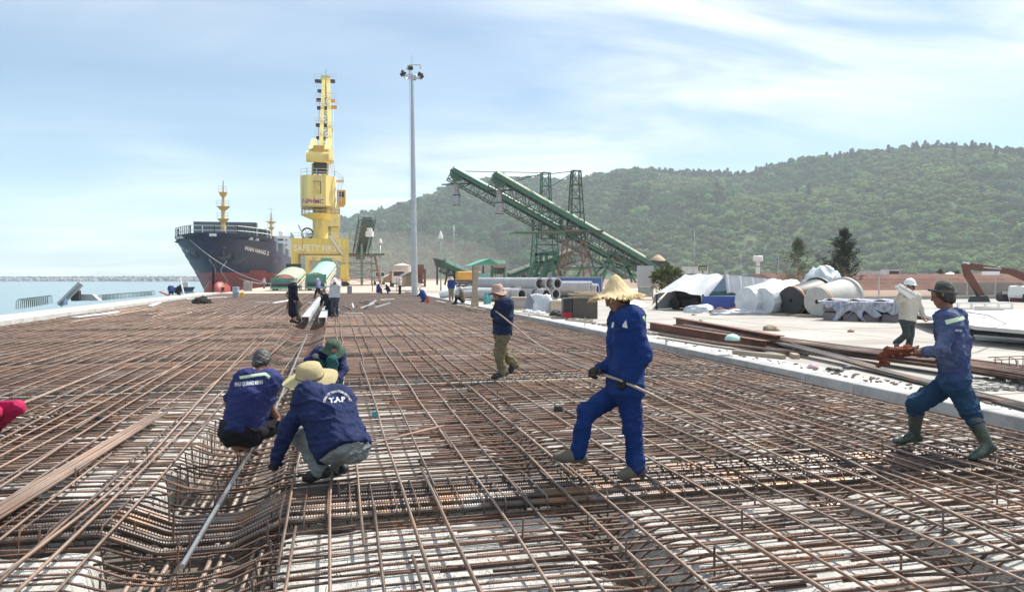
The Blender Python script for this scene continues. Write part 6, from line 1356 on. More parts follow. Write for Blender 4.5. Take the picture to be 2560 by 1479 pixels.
b = MB(); b.tube([G(2408, 658), G(2455, 668)], .09, 8); b.tube([G(2455, 668), G(2500, 672)], .13, 8); b.build('stick_cylinder', M_GALV, ex); b = MB(); b.tube([G(2425, 700), G(2446, 742)], .10, 8); b.build('bucket_cylinder', M_DK, ex)
b = MB(); q = [G(2450, 678), G(2495, 687)]; b.b2((q[0].x, -.14, q[1].z), (q[1].x, -.115, q[0].z)); b.build('boom_label', M_WHITE, ex)
plate('cabin', [(2540, 716), (2548, 712), (2600, 712), (2600, 760), (2540, 760), (2536, 740)], 1.4, M_EXC, y=-.3); plate('cabin_glass', [(2545, 718), (2590, 718), (2590, 752), (2542, 752)], 1.5, M_DK, y=-.3)
plate('cabin_frame', [(2538, 716), (2543, 714), (2541, 736), (2545, 756), (2541, 758), (2535, 738)], 1.56, M_WHITE, y=-.3)
plate('house', [(2600, 725), (2700, 725), (2700, 765), (2600, 765)], 2.4, M_EXC)
for y in (-1.0, 1.0): b = MB(); q0, q1 = G(2530, 778), G(2720, 763); b.box(((q0.x + q1.x) / 2, y, .38), (q1.x - q0.x, .5, .75), bev=.18); b.build('track', M_DK, ex)

# ------------------------------------------------------------------ background right: bank, fence, trees, tower, buildings
M_BANK = mat('red_earth_bank', (.115, .048, .034), rough=.95, var=.25, scale=.5, c2=(.17, .085, .06), c2amt=.6, c2scale=.3)
xa, xb = at(1870, 700, 88), at(2620, 700, 88); xs = np.linspace(xa.x, xb.x + 40, 70); rows = []
for t_, zf in ((0, 0), (.35, .75), (.6, 1), (1, .98), (1.6, 0)): rows.append([(x, 84 + 8 * t_, zf * (2.0 + .5 * fbm(x * .12, t_, 3, 3)) * min(1, (x - xa.x) / 3 + .1) - .1) for x in xs])
b = MB(); b.grid(np.array(rows)); o = b.build('earth_bank', M_BANK); tag(o, kind='structure')
fe = thing('wire_fence', 'wire mesh fence on thin posts in front of the red earth bank', 'fence', (0, 0, 0)); px = 2150
b_m = MB(); prev = None
M_FPOST = mat('fence_post', (.42, .40, .37), rough=.8); i = 0
for x in np.arange(at(2120, 745, 52).x, at(2620, 745, 52).x + 6, 2.9):
    b = MB(); b.bar((x, 52, -.05), (x, 52, 1.75), .09); b.build('post', M_FPOST, fe)
    for zz in np.arange(.2, 1.75, .3):
        b_m.bar((x, 52, zz), (x + 2.9, 52, zz), .012)
tag(b_m.build('mesh_wires', M_FPOST, fe), kind='stuff')
b = MB(); b.b2((at(2340, 745, 55).x, 54.6, -.05), (at(2620, 745, 55).x + 10, 55.0, 1.25)); o = b.build('block_wall', mat('grey_block_wall', (.25, .23, .22), rough=.9, var=.15, scale=1.)); tag(o, 'low grey block wall behind the excavator', 'wall')
b = MB(); b.b2((at(2120, 760, 47).x, 46.6, -.05), (at(2620, 745, 47).x + 10, 47.0, .33)); o = b.build('grey_plinth', mat('grey_plinth', (.28, .28, .27), rough=.9, var=.15, scale=1.)); tag(o, 'long low grey plinth at the far edge of the yard', 'wall')
def tree(label, px, py_b, py_t, hw, Y, m, seed, kind):
    p = at(px, py_b, Y); p.z = -.05; H = at(px, py_t, Y).z - p.z; rr = hw / F * Y; rs = np.random.RandomState(seed); t = thing('casuarina_tree' if kind != 'flat' else 'umbrella_tree', label, 'tree', p)
    b = MB(); 
    if kind != 'flat':
        b.tube([(0, 0, 0), (.05, 0, H * .4), (0, .02, H * .75), (0, 0, H * .97)], [rr * .07, rr * .05, rr * .03, .01], 7); b.build('trunk', M_WOOD, t, smooth=True)
        bl, cr_ = MB(), MB(); 
        for i in range(84 if kind == 'dense' else 62):
            f = rs.uniform(.10, .93) ** (.9); a = rs.uniform(0, 6.28); L = rr * (2.1 * (1 - f) ** 1.15 + .04) * rs.uniform(.45, 1.2); z0 = H * f; e = np.array((L * math.cos(a), L * math.sin(a), z0 + L * rs.uniform(.15, .75))); s = np.array((0, 0, z0)); bl.tube([s, (s + e) / 2 + [0, 0, L * .06], e], [rr * .018, rr * .012, .004], 4)
            k = 46 if kind == 'dense' else 34; tt_ = rs.uniform(.25, 1.08, k); C = s + (e - s) * tt_[:, None] + rs.normal(size=(k, 3)) * rr * .085; n_ = _nrm(rs.normal(size=(k, 3)))
            n_[:, 2] *= .5; n_ = _nrm(n_); T = _nrm(np.cross(n_, rs.normal(size=(k, 3)) * .5 + [0, 0, .3])) * rr * rs.uniform(.06, .14, (k, 1)); U = np.cross(n_, _nrm(T)) * rr * .011
            V = np.stack([C - T - U, C + T - U * .4, C + T + U * .4 - [0, 0, rr * .03], C - T + U], 1).reshape(-1, 3); cr_.add(V, [(4 * q, 4 * q + 1, 4 * q + 2, 4 * q + 3) for q in range(k)])
        bl.build('branches', M_WOOD, t); cr_.build('crown', m, t)
    else:
        b.tube([(0, 0, 0), (.1, .05, H * .35), (-.1, 0, H * .6)], [.16, .13, .10], 7)
        for a in np.linspace(0, 6, 7): b.tube([(-.1, 0, H * .55), (rr * .6 * math.cos(a), rr * .6 * math.sin(a), H * .85)], [.08, .03], 5)
        b.build('trunk', M_WOOD, t, smooth=True); cr_ = MB()
        for i in range(85):
            a = rs.uniform(0, 6.28); r_ = rr * rs.uniform(.0, 1) ** .55; c = np.array((r_ * math.cos(a), r_ * math.sin(a) * .9, H * (.86 - .26 * (r_ / rr) ** 2 + rs.uniform(-.16, .06)))); k = 40; n_ = _nrm(rs.normal(size=(k, 3)) + [0, 0, .8]); C = c + rs.normal(size=(k, 3)) * rr * np.array([.10, .10, .05]); quads(cr_, C, n_, rs.uniform(.05, .11, k) * rr * .6, rs)
        for i in range(40):
            a = rs.uniform(0, 6.28); r_ = rr * rs.uniform(.4, .9); c = np.array((r_ * math.cos(a), r_ * math.sin(a), H * rs.uniform(.25, .6))); k = 26; C = c + rs.normal(size=(k, 3)) * rr * .1; quads(cr_, C, _nrm(rs.normal(size=(k, 3))), rs.uniform(.05, .1, k) * rr * .6, rs)
        cr_.build('crown', m, t)
    return t
M_CAS1 = leaf_mat('casuarina_near', (.075, .095, .055), tr=.3); M_CAS2 = leaf_mat('casuarina_dark', (.048, .070, .042), tr=.35); M_UMB = leaf_mat('umbrella_leaves', (.085, .105, .035), tr=.3)
tree('loose grey green casuarina behind the bare black cone', 1995, 722, 592, 44, 66, M_CAS1, 4, 'loose')
tree('dark pointed casuarina behind the pale holed cone, right of the other', 2110, 722, 568, 50, 64, M_CAS2, 9, 'dense')
tree('flat topped umbrella tree between the notice board and the white tent', 1668, 775, 652, 48, 52, M_UMB, 3, 'flat')
for k_, (px, w) in enumerate(((2350, 22), (2392, 20), (2215, 14), (2230, 12))): tree('small hazy shrub tree by the round white hut, number %s from the left' % ['third', 'fourth', 'first', 'second'][k_], px, 712, 672 + k_ * 3, w, 110, M_CAS1, 20 + k_, 'loose')
# notice board and small sign
nb_ = thing('notice_board', 'pale grey notice board with faded print left of the umbrella tree', 'board', at(1620, 760, 54)); O = Vector(nb_.location); a, c = at(1593, 716, 54) - O, at(1634, 664, 54) - O; b = MB(); b.b2((a.x, 0, a.z), (c.x, .06, c.z)); b.build('panel', mat('faded_board', (.46, .47, .49), rough=.6, var=.12, scale=2.5, c2=(.33, .34, .36), c2amt=.6, c2scale=2.5, stretch=(.5, 1, 3)), nb_)
b = MB(); a2, c2 = at(1597, 742, 54) - O, at(1634, 716, 54) - O; b.b2((a2.x, .01, a2.z), (c2.x, .05, c2.z - .02)); b.build('lower_panel', mat('green_faded_board', (.30, .36, .34), rough=.7, var=.2, scale=3.), nb_)
for px in (1597, 1632): b = MB(); b.bar(at(px, 770, 54.1) - O, at(px, 664, 54.1) - O, .08); b.build('post', M_DK, nb_)
sg = thing('traffic_sign', 'small black sign with two pale yellow lines above the tent', 'sign', at(1756, 745, 48)); O = Vector(sg.location); a, c = at(1747, 677, 48) - O, at(1767, 664, 48) - O; b = MB(); b.b2((a.x, 0, a.z), (c.x, .05, c.z)); b.build('sign_panel', mat('sign_black', (.02, .035, .025), rough=.5), sg)
m_sl = mat('sign_lines', (.62, .66, .30), rough=.6)
for z_ in (669, 674):
    for i in range(6):
        q = at(1749.5 + i * 2.7, z_, 48) - O; b = MB(); b.box((q.x, -.01, q.z), (.058, .012, .07)); b.build('letter_block', m_sl, sg)
b = MB(); b.bar((0, .1, 0), at(1757, 677, 48.1) - O, .06); b.build('post', M_DK, sg)
b = MB(); a, c = at(1706, 690, 62), at(1770, 666, 62); b.b2((a.x, 62, 0), (c.x, 62.2, c.z)); o = b.build('grey_hoarding', mat('grey_hoarding', (.46, .46, .45), rough=.7)); tag(o, 'plain grey hoarding behind the small black sign', 'hoarding')
# water tower, round hut, far buildings
wt = thing('water_tower', 'white water tower with a wide round tank in front of the hill', 'water tower', (at(1894, 715, 190).x, 190, 0)); k = 190 / F; zz = lambda py: at(1894, py, 190).z
b = MB(); b.lathe([(11 / 2 * k * 1.1, 0), (11 / 2 * k, zz(655))], 16); b.build('shaft', M_WHITE, wt, smooth=40); b = MB(); b.lathe([(6 * k, zz(655)), (13.5 * k, zz(652)), (13.5 * k, zz(641)), (11 * k, zz(639))], 24); b.build('tank', M_WHITE, wt, smooth=30); b = MB(); b.lathe([(4 * k, zz(640)), (4 * k, zz(635))], 12); b.build('cap', M_DGREY, wt)
for i, py in enumerate((664, 674)): b = MB(); b.lathe([(5.7 * k, zz(py + 4)), (5.7 * k, zz(py))], 16, cap=(False, False)); b.build('blue_band', mat('tower_band', (.32, .38, .46), rough=.6), wt)
hu = thing('round_hut', 'white round tank with a low conical roof behind the excavator arm', 'tank', (at(2375, 712, 150).x, 150, 0)); k = 150 / F * 1.15; b = MB(); z1, z2 = at(2375, 692, 150).z, at(2375, 680, 150).z; b.lathe([(32 * k, 0), (32 * k, z1)], 24); b.build('wall', mat('hut_wall', (.45, .46, .48), rough=.7), hu, smooth=40); b = MB(); b.lathe([(36 * k, z1), (2 * k, z2)], 24); b.build('roof', mat('hut_roof', (.66, .64, .60), rough=.6), hu, smooth=30)
for k_, (x0, x1, y0, Y, lab) in enumerate(((2200, 2310, 692, 170, 'long low pale shed left of the round white tank'), (2480, 2540, 690, 140, 'low grey shed right of the excavator arm'), (2440, 2500, 700, 120, 'small yellow site cabin behind the excavator arm'))):
    a, c = at(x0, 712, Y), at(x1, y0, Y); t = thing('low_shed', lab, 'shed', ((a.x + c.x) / 2, Y, 0)); w = c.x - a.x; b = MB(); b.b2((-w / 2, 0, 0), (w / 2, 6, c.z)); b.build('wall', [M_TANK, M_SHED, M_YEL][k_], t); b = MB(); b.b2((-w / 2 - .4, -.4, c.z), (w / 2 + .4, 6.4, c.z + .25)); b.build('roof', M_WHITE if k_ < 2 else M_ROOF, t)
truck(2235, 712, 100, 'white lorry cab behind the fence left of the white helmet man', ('w2', (.6, .6, .58)), ('w2', (.5, .5, .5)))
for k_, (px, Y) in enumerate(((2330, 96), (2290, 98))):
    a = at(px, 728, Y); t = thing('wheel_loader', ['orange loader working on the red bank, right one', 'orange loader on the red bank behind the white helmet'][k_], 'loader', (a.x, Y, 0), group='loaders on the bank'); b = MB(); b.box((0, 0, 1.1), (2.6, 1.8, .9), bev=.15); b.build('body', M_ORG, t); b = MB(); b.box((.1, 0, 1.9), (1.1, 1.3, .8), bev=.1); b.build('cab', M_DK, t)
    for x in (-.8, .8): b = MB(); b.lathe([(0, -.2), (.55, -.2), (.55, .2), (0, .2)], 14, c=(x, -.9, .55), axis='y'); b.build('wheel', M_DK, t)

# ------------------------------------------------------------------ left edge of the quay and things on the mat
a, c = on(148, 762, .1), at(203, 708, on(148, 762, .1).y); lp = thing('leaning_channel', 'grey steel channel leaning up against a black drum at the quay edge', 'channel', a); b = MB(); b.bar((0, 0, 0), c - a, .34, .10, up=(0, 1, 0)); b.build('web', M_GALV, lp); b = MB(); d = (c - a); b.bar(Vector((0, -.16, 0)), d + Vector((0, -.16, 0)), .03, .26, up=(0, 1, 0)); b.build('flange', M_GALV, lp)
p = on(190, 752, .1); b = MB(); b.box((0, 0, .38), (.5, .5, .76), bev=.06); o = b.build('black_drum', M_DK, None, loc=p); tag(o, 'black box drum under the leaning channel', 'drum')
p = on(218, 751, .1); b = MB(); b.add([(-.5, -.35, 0), (.85, -.35, 0), (.85, .4, 0), (-.5, .4, 0), (-.42, -.28, .46), (.4, -.28, .44), (.4, .35, .44), (-.42, .35, .46)], [(3, 2, 1, 0), (4, 5, 6, 7), (0, 1, 5, 4), (1, 2, 6, 5), (2, 3, 7, 6), (3, 0, 4, 7)]); o = b.build('tarpaulin_cover', mat('pale_grey_tarp', (.36, .355, .35), rough=.7, var=.08, bump=.4, bscale=4.), None, loc=p); tag(o, 'pale grey tarpaulin cover beside the black drum', 'tarpaulin')
p = on(163, 762, .1); b = MB(); b.lathe([(.13, 0), (.135, .3), (.10, .38), (.04, .42), (.04, .46)], 14); o = b.build('water_bottle', mat('water_bottle', (.42, .58, .70), rough=.2), None, smooth=True, loc=p); tag(o, 'pale blue water bottle beside the leaning channel', 'bottle')
hpz = thing('rebar_hoops', 'row of arched rebar hoops standing at the quay edge, far left', 'rebar', on(40, 773, -.1)); O = Vector(hpz.location)
for i in range(16):
    q = on(40 + i * 5.2, 773 - i * .9, -.1) - O; b = MB(); b.tube([(q.x, q.y, 0), (q.x + .02, q.y, .45), (q.x + .08, q.y + .2, .58), (q.x + .1, q.y + .5, .58), (q.x + .1, q.y + .6, .45), (q.x + .1, q.y + .6, 0)], .02, 5, up=(1, 0, 0)); b.build('hoop', M_TRUSS, hpz)
hp2 = thing('rebar_hoops', 'distant row of rebar hoops along the quay edge near the ship', 'rebar', on(250, 750, -.1)); O = Vector(hp2.location)
for i in range(40):
    q = on(246 + i * 3.4, 751 - i * .33, -.1) - O; b = MB(); b.tube([(q.x, q.y, 0), (q.x, q.y, .4), (q.x + .3, q.y + .1, .45), (q.x + .3, q.y + .1, 0)], .022, 4, up=(0, 1, 0)); b.build('hoop', M_TRUSS, hp2)
b = MB(); b.bar(on(400, 729, .3), on(421, 738, .1), .16, .12); o = b.build('red_post', M_RED); tag(o, 'short red post lying at the quay edge left of the dark workers', 'post')
b = MB(); b.bar(on(461, 741, 0), at(450, 694, on(461, 741, 0).y), .22, .08); o = b.build('white_post', M_WHITE); tag(o, 'leaning white post at the quay edge before the ship', 'post')
p = on(590, 742, 0); b = MB(); b.lathe([(.28, 0), (.29, .02), (.285, .42), (.295, .44), (.285, .46), (.29, .86), (.26, .88)], 22); o = b.build('steel_drum', mat('drum_blue_grey', (.33, .40, .46), rough=.45, metal=.3), None, smooth=35, loc=p); tag(o, 'blue grey steel drum on the mat before the ship', 'drum')
p = on(605, 743, 0); b = MB(); b.box((0, 0, .22), (.3, .2, .44), bev=.04); b.tube([(-.06, 0, .44), (-.06, 0, .5), (.06, 0, .5), (.06, 0, .44)], .02, 6); o = b.build('jerrycan', mat('jerrycan_yellow', (.72, .38, .03), rough=.45), None, loc=p); tag(o, 'yellow jerrycan beside the steel drum', 'jerrycan')
for k_, (px, py, r, h) in enumerate(((557, 728, .22, .5), (581, 729, .22, .55))): p = on(px, py, -.03); b = MB(); b.lathe([(r, 0), (r * .8, h * .3), (r * .8, h * .7), (r * 1.2, h), (0, h)], 16); o = b.build('bollard', M_DK, None, smooth=35, loc=p); tag(o, ['dark mooring bollard before the red bow, left one', 'dark mooring bollard before the red bow, right one'][k_], 'bollard', 'bollards on the quay')
p = on(620, 727, -.03); b = MB(); b.box((0, 0, .6), (1.0, .5, 1.2), bev=.03); o = b.build('steel_box', mat('steel_box', (.28, .27, .26), rough=.6, var=.2), None, loc=p); tag(o, 'grey steel box standing before the red bow', 'box')
p = on(874, 733, 0); b = MB(); b.box((0, 0, .4), (.5, .3, .8), bev=.03); o = b.build('steel_box', mat('steel_box', (.28, .27, .26)), None, loc=p); tag(o, 'small dark grey box at the end of the rebar right of the white helmet', 'box')
lump('rope_heap', 'dark tangled heap of rope and netting on the left of the mat', 'heap', on(505, 758, .0), (1.3, .8, .38), mat('dark_rope', (.05, .05, .04), rough=.95, bump=1., bscale=14., bdist=.06), 101, 1.0, freq=5)
for k_, (pts, w, lab) in enumerate((([(185, 793), (292, 780)], .32, 'flat pale blue plank lying on the left of the mat'), ([(375, 765), (398, 756)], .3, 'short folded pale plate on the left of the mat'), ([(684, 757), (735, 748)], .24, 'white frame lying flat left of the standing woman'), ([(637, 755), (673, 756)], .10, 'thin white batten left of the white frame'), ([(465, 747), (585, 741)], .22, 'long pale perforated rail before the ship'), ([(772, 756), (786, 757)], .10, 'short pale stick beside the white channels'), ([(862, 782), (905, 783)], .10, 'white pipe lying on the mat right of the channels'), ([(950, 749), (985, 747)], .06, 'thin pale stick on the far mat'))):
    a, c = on(*pts[0], .02), on(*pts[1], .02); b = MB(); b.bar(a, c, w, .04); o = b.build('plank', M_WHITE if k_ > 1 else mat('pale_blue_plank', (.55, .62, .66), rough=.6)); tag(o, lab, 'plank')
# white channels over the trench further on
M_CH = mat('zinc_channel', (.62, .64, .67), rough=.38, metal=.35, var=.10, scale=2.)
for k_, (x, y0, y1, lab) in enumerate(((-1.12, 28.5, 56, 'long bright steel channel over the trench, left of the pair'), (-.50, 28.0, 44, 'long bright steel channel over the trench, right of the pair'))):
    t = thing('steel_channel', lab, 'channel', (x, y0, 0), group='channels over the trench'); L = y1 - y0
    b = MB(); b.b2((-.13, 0, .26), (.13, L, .275)); b.build('web', M_CH, t)
    for s in (-1, 1): b = MB(); b.b2((s * .13 - .008, .01, .06), (s * .13 + .008, L - .01, .259)); b.build('flange', M_CH, t)
    for yy in np.arange(.4, L, 1.6): b = MB(); b.bar((.1, yy, -.3), (.1, yy, .06), .04); b.build('support', M_CH, t)
    for yy in (L * .35, L * .5): b = MB(); b.b2((-.15, yy, .276), (.15, yy + .12, .29)); b.build('strap', M_DK, t)
b = MB(); b.bar(on(836, 742, .15), on(846, 776, .02), .08, .02); o = b.build('white_strip', M_WHITE); tag(o, 'white strip lying beside the channels behind the white helmet man', 'strip')
for k_ in range(9):
    a = on(875 + k_ * 9, 764 + R.uniform(-6, 10), .03); b = MB(); b.bar(a, a + Vector((R.uniform(-.9, .9), R.uniform(.2, 1.6), R.uniform(0, .25))), .07, .05); o = b.build('steel_offcut', M_CH if k_ % 2 else M_DK); tag(o, '%s steel offcut in the scatter right of the white helmet man, counted from the left' % ['first', 'second', 'third', 'fourth', 'fifth', 'sixth', 'seventh', 'eighth', 'last'][k_], 'offcut', 'steel offcuts on the mat')
for k_, (px, py, s, m, lab) in enumerate(((937, 754, .20, M_BAND, 'orange helmet lying on the far mat'), (938, 1040, .09, M_GAS, 'small teal cup between the bars right of the crouching man'), (248, 1053, .10, M_DK, 'small dark cup between the bars above the bundle'), (1396, 1030, .12, M_DK, 'small dark knob between the bars left of the blue trousers'))):
    p = on(px, py, -.06 if k_ else .0); b = MB(); b.lathe([(s * .5, 0), (s * .55, s * .4), (s * .45, s * .75), (s * .2, s * .8)], 14); o = b.build('plastic_cup' if k_ else 'safety_helmet', m, None, smooth=40, loc=p); tag(o, lab, 'cup' if k_ else 'helmet')
wb = thing('wheelbarrow', 'dark wheelbarrow beside the white helmet man', 'wheelbarrow', on(815, 738, 0)); b = MB(); th = np.linspace(0, 6.283, 17)[:-1]; b.tube([(.2 * math.cos(a) + .1, 0, .22 + .2 * math.sin(a)) for a in th], .03, 6, up=(0, 1, 0), closed=True); b.build('wheel', M_DK, wb); b = MB(); b.prism([(-1.1, .5), (0, .5), (-.15, .25), (-.8, .2)], .6); b.build('tray', M_RUSTY, wb)
for s in (-.25, .25): b = MB(); b.bar((.1, s, .22), (-1.6, s, .55), .04); b.build('handle', M_DK, wb)
bt = thing('small_boat', 'small dark boat on the water left of the ship', 'boat', (at(452, 706, 260).x, 260, SEA_Z)); b = MB(); b.prism([(-3.4, 0), (3.4, 0), (4.2, 1.4), (-3.8, 1.2)], 2.4); b.build('hull', M_HULL, bt); b = MB(); b.b2((.4, -.9, 1.2), (2.4, .9, 3.0)); b.build('wheelhouse', M_WHITE, bt)
# ------------------------------------------------------------------ people: bodies and clothes grown as smooth surfaces over posed skeletons
def surf(prims, h, k=.03, disp=0.0, dfreq=9.0, seed=0, planes=()):
    """Surface (verts, quads) of the smooth union of tapered capsules (a, b, ra, rb[, flat axis, flat factor]); planes cut it (point, normal)."""
    lo = np.min([np.minimum(np.array(p[0]), np.array(p[1])) - max(p[2], p[3]) for p in prims], 0) - 3 * h - k
    hi = np.max([np.maximum(np.array(p[0]), np.array(p[1])) + max(p[2], p[3]) for p in prims], 0) + 3 * h + k
    n = np.ceil((hi - lo) / h).astype(int) + 1; V = np.full(n, .25, np.float32)
    ax = [lo[i] + h * np.arange(n[i]) for i in range(3)]
    for p in prims:
        a, b_, ra, rb = np.array(p[0], float), np.array(p[1], float), p[2], p[3]; m = k + 2 * h
        i0 = np.maximum(((np.minimum(a, b_) - max(ra, rb) - m - lo) / h).astype(int), 0); i1 = np.minimum(((np.maximum(a, b_) + max(ra, rb) + m - lo) / h).astype(int) + 2, n)
        X, Y, Z = np.meshgrid(ax[0][i0[0]:i1[0]], ax[1][i0[1]:i1[1]], ax[2][i0[2]:i1[2]], indexing='ij'); P = np.stack([X, Y, Z], -1) - a; d = b_ - a
        if len(p) > 4:                                   # flattened along an axis
            f = _nrm(np.array(p[4], float)); q = p[5]; P = P + (P @ f)[..., None] * f * (1 / q - 1); d = d + (d @ f) * f * (1 / q - 1)
        dd = float(d @ d); t = np.clip((P @ d) / dd, 0, 1) if dd > 1e-9 else np.zeros(P.shape[:3])
        D = np.linalg.norm(P - t[..., None] * d, axis=-1) - (ra + (rb - ra) * t)
        S = V[i0[0]:i1[0], i0[1]:i1[1], i0[2]:i1[2]]; hh = np.maximum(k - np.abs(S - D), 0) / k; S[...] = np.minimum(S, D) - hh * hh * k * .25
    if planes:
        X, Y, Z = np.meshgrid(*ax, indexing='ij'); P = np.stack([X, Y, Z], -1)
        for q, nn in planes: V = np.maximum(V, (P - np.array(q)) @ _nrm(np.array(nn, float)))
    V[[0, -1]] = .2; V[:, [0, -1]] = .2; V[:, :, [0, -1]] = .2
    # naive surface nets
    c = n - 1; ins = V < 0; acc = np.zeros((c[0] * c[1] * c[2], 3)); cnt = np.zeros(c[0] * c[1] * c[2]); quads_ = []
    cid = lambda i, j, l: (i * c[1] + j) * c[2] + l
    for d_ in range(3):
        s0 = [slice(None)] * 3; s1 = [slice(None)] * 3; s0[d_] = slice(0, -1); s1[d_] = slice(1, None)
        A_, B_ = ins[tuple(s0)], ins[tuple(s1)]; I = np.argwhere(A_ != B_); 
        I = I[((I > 0) & (I < c)).all(1)] if len(I) else I
        if not len(I): continue
        J = I.copy(); J[:, d_] += 1; va, vb = V[tuple(I.T)], V[tuple(J.T)]; t = va / (va - vb); pos = I.astype(float); pos[:, d_] += t
        e1, e2 = (d_ + 1) % 3, (d_ + 2) % 3; ids = []
        for o1, o2 in ((0, 0), (-1, 0), (-1, -1), (0, -1)):
            K = I.copy(); K[:, e1] += o1; K[:, e2] += o2; q = cid(K[:, 0], K[:, 1], K[:, 2]); ids.append(q); np.add.at(acc, q, pos); np.add.at(cnt, q, 1)
        ids = np.stack(ids, 1); fl = ~A_[tuple(I.T)]; ids[fl] = ids[fl][:, ::-1]; quads_.append(ids)
    Q = np.concatenate(quads_); used = np.unique(Q); rem = np.full(len(cnt), -1); rem[used] = np.arange(len(used)); Q = rem[Q]; P = acc[used] / cnt[used][:, None] * h + lo
    nb = np.zeros_like(P); nc = np.zeros(len(P))
    for i in range(4): np.add.at(nb, Q[:, i], P[Q[:, (i + 1) % 4]] + P[Q[:, i - 1]]); np.add.at(nc, Q[:, i], 2)
    P = P * .5 + nb / nc[:, None] * .5
    if disp:
        fn = np.cross(P[Q[:, 2]] - P[Q[:, 0]], P[Q[:, 3]] - P[Q[:, 1]]); N = np.zeros_like(P)
        for i in range(4): np.add.at(N, Q[:, i], fn)
        N = _nrm(N); f = dfreq; w = fbm(P[:, 0] * f + P[:, 2] * f * .9 + seed, P[:, 1] * f + P[:, 2] * f * 1.3 - P[:, 0] * f * .4, 3, seed) - .5
        ridge = lambda a, c_, sd: 1 - np.minimum(1, np.abs(fbm(a, c_, 2, sd) - .5) * 5.5)
        w2 = ridge(P[:, 0] * f * .55 - P[:, 2] * f * 1.1 + P[:, 1] * f * .3, P[:, 1] * f * .7 + P[:, 0] * f * .5 + P[:, 2] * f * .35, seed + 5); w3 = ridge(P[:, 0] * f * 1.2 + P[:, 2] * f * 1.9, P[:, 1] * f * 1.2 - P[:, 2] * f * .8, seed + 15)
        P = P + N * (disp * (1.2 * w + 1.0 * w2 ** 2 + .5 * w3 ** 2 - .5))[:, None]
    return P, Q
def surf_obj(name, prims, h, m, parent, **kw):
    P, Q = surf(prims, h, **kw); b = MB(); O = np.array(parent.matrix_world.translation) if 0 else np.array(parent.location); me = bpy.data.meshes.new(name); me.from_pydata((P - O).tolist(), [], Q.tolist())
    for q in (m if isinstance(m, (list, tuple)) else [m]): me.materials.append(q)
    me.polygons.foreach_set('use_smooth', [True] * len(me.polygons)); o = bpy.data.objects.new(name, me); link(o, parent); return o
def cloth(name, c, rough=.85, fold=.7, scale=5., c2=None, c2amt=.5, var=.14, c2scale=2.5): return mat('cloth_' + name, c, rough=rough, var=var, scale=scale, bump=fold, bscale=7., bdist=.035, c2=c2, c2amt=c2amt, c2scale=c2scale, spec=.2, c3=(.17, .15, .13), c3amt=.20, c3scale=2.4, c3edge=(.54, .72))
M_SKIN = mat('skin', (.26, .13, .085), rough=.55, var=.12, scale=12., c2=(.20, .09, .06), c2amt=.4, c2scale=8.)
M_HAIRG = mat('grey_hair', (.026, .025, .025), rough=.45, var=.5, scale=30., stretch=(8, 8, 1), bump=1., bscale=60., bdist=.01, c2=(.16, .16, .16), c2amt=.4, c2scale=22.)
M_HAIR = mat('black_hair', (.018, .015, .013), rough=.5, var=.4, scale=30.)
M_GLOVE = cloth('dark_glove', (.018, .018, .022)); M_BOOTG = mat('green_rubber_boot', (.030, .052, .038), rough=.4, var=.2, scale=6., c2=(.15, .13, .10), c2amt=.5, c2scale=5.)
M_SOLE = mat('shoe_sole', (.22, .20, .15), rough=.8); M_SHOE = mat('canvas_shoe', (.115, .105, .085), rough=.85, var=.2, scale=8.); M_SHOEB = mat('black_shoe', (.013, .013, .015), rough=.6, var=.2)
M_HIVIS = mat('reflective_band', (.55, .72, .42), rough=.4, var=.08); M_SILV = mat('reflective_silver', (.62, .64, .64), rough=.35)
V3 = lambda v: np.array((v[0], v[1], v[2]), float)
def JD(px, py, d): v = Vector((0, 0, CZ)) + ray(px, py) * d; return V3(v)
def hand_prims(w, e, spread, curl=.5, s=1.0, infl=0.0):
    """palm, four fingers and a thumb from wrist w, arm coming from e, palm's side direction spread"""
    f = _nrm(w - e); sd = _nrm(spread - f * (spread @ f)); up = np.cross(f, sd); P = []
    kn = w + f * .085 * s; P.append((w, kn, .026 * s + infl, .030 * s + infl)); P.append((w + f * .03 * s + sd * .018 * s, kn + sd * .026 * s, .016 * s + infl, .016 * s + infl)); P.append((w + f * .03 * s - sd * .018 * s, kn - sd * .026 * s, .016 * s + infl, .016 * s + infl))
    for i, l in enumerate((.068, .078, .072, .056)):
        r = .0092 * s + infl; b0 = kn + sd * (.030 - .020 * i) * s; d1 = _nrm(f * math.cos(curl) - up * math.sin(curl)); d2 = _nrm(f * math.cos(curl * 2.4) - up * math.sin(curl * 2.4)); m_ = b0 + d1 * l * .55 * s; P.append((b0 - f * .01, m_, r, r * .95)); P.append((m_, m_ + d2 * l * .6 * s, r * .95, r * .8))
    t0 = w + f * .028 * s + sd * .026 * s; t1 = t0 + _nrm(f * .6 + sd * .8 - up * .3) * .045 * s; P.append((t0, t1, .013 * s + infl, .011 * s + infl)); P.append((t1, t1 + _nrm(f * .9 + sd * .2 - up * .5) * .035 * s, .011 * s + infl, .009 * s + infl)); return P
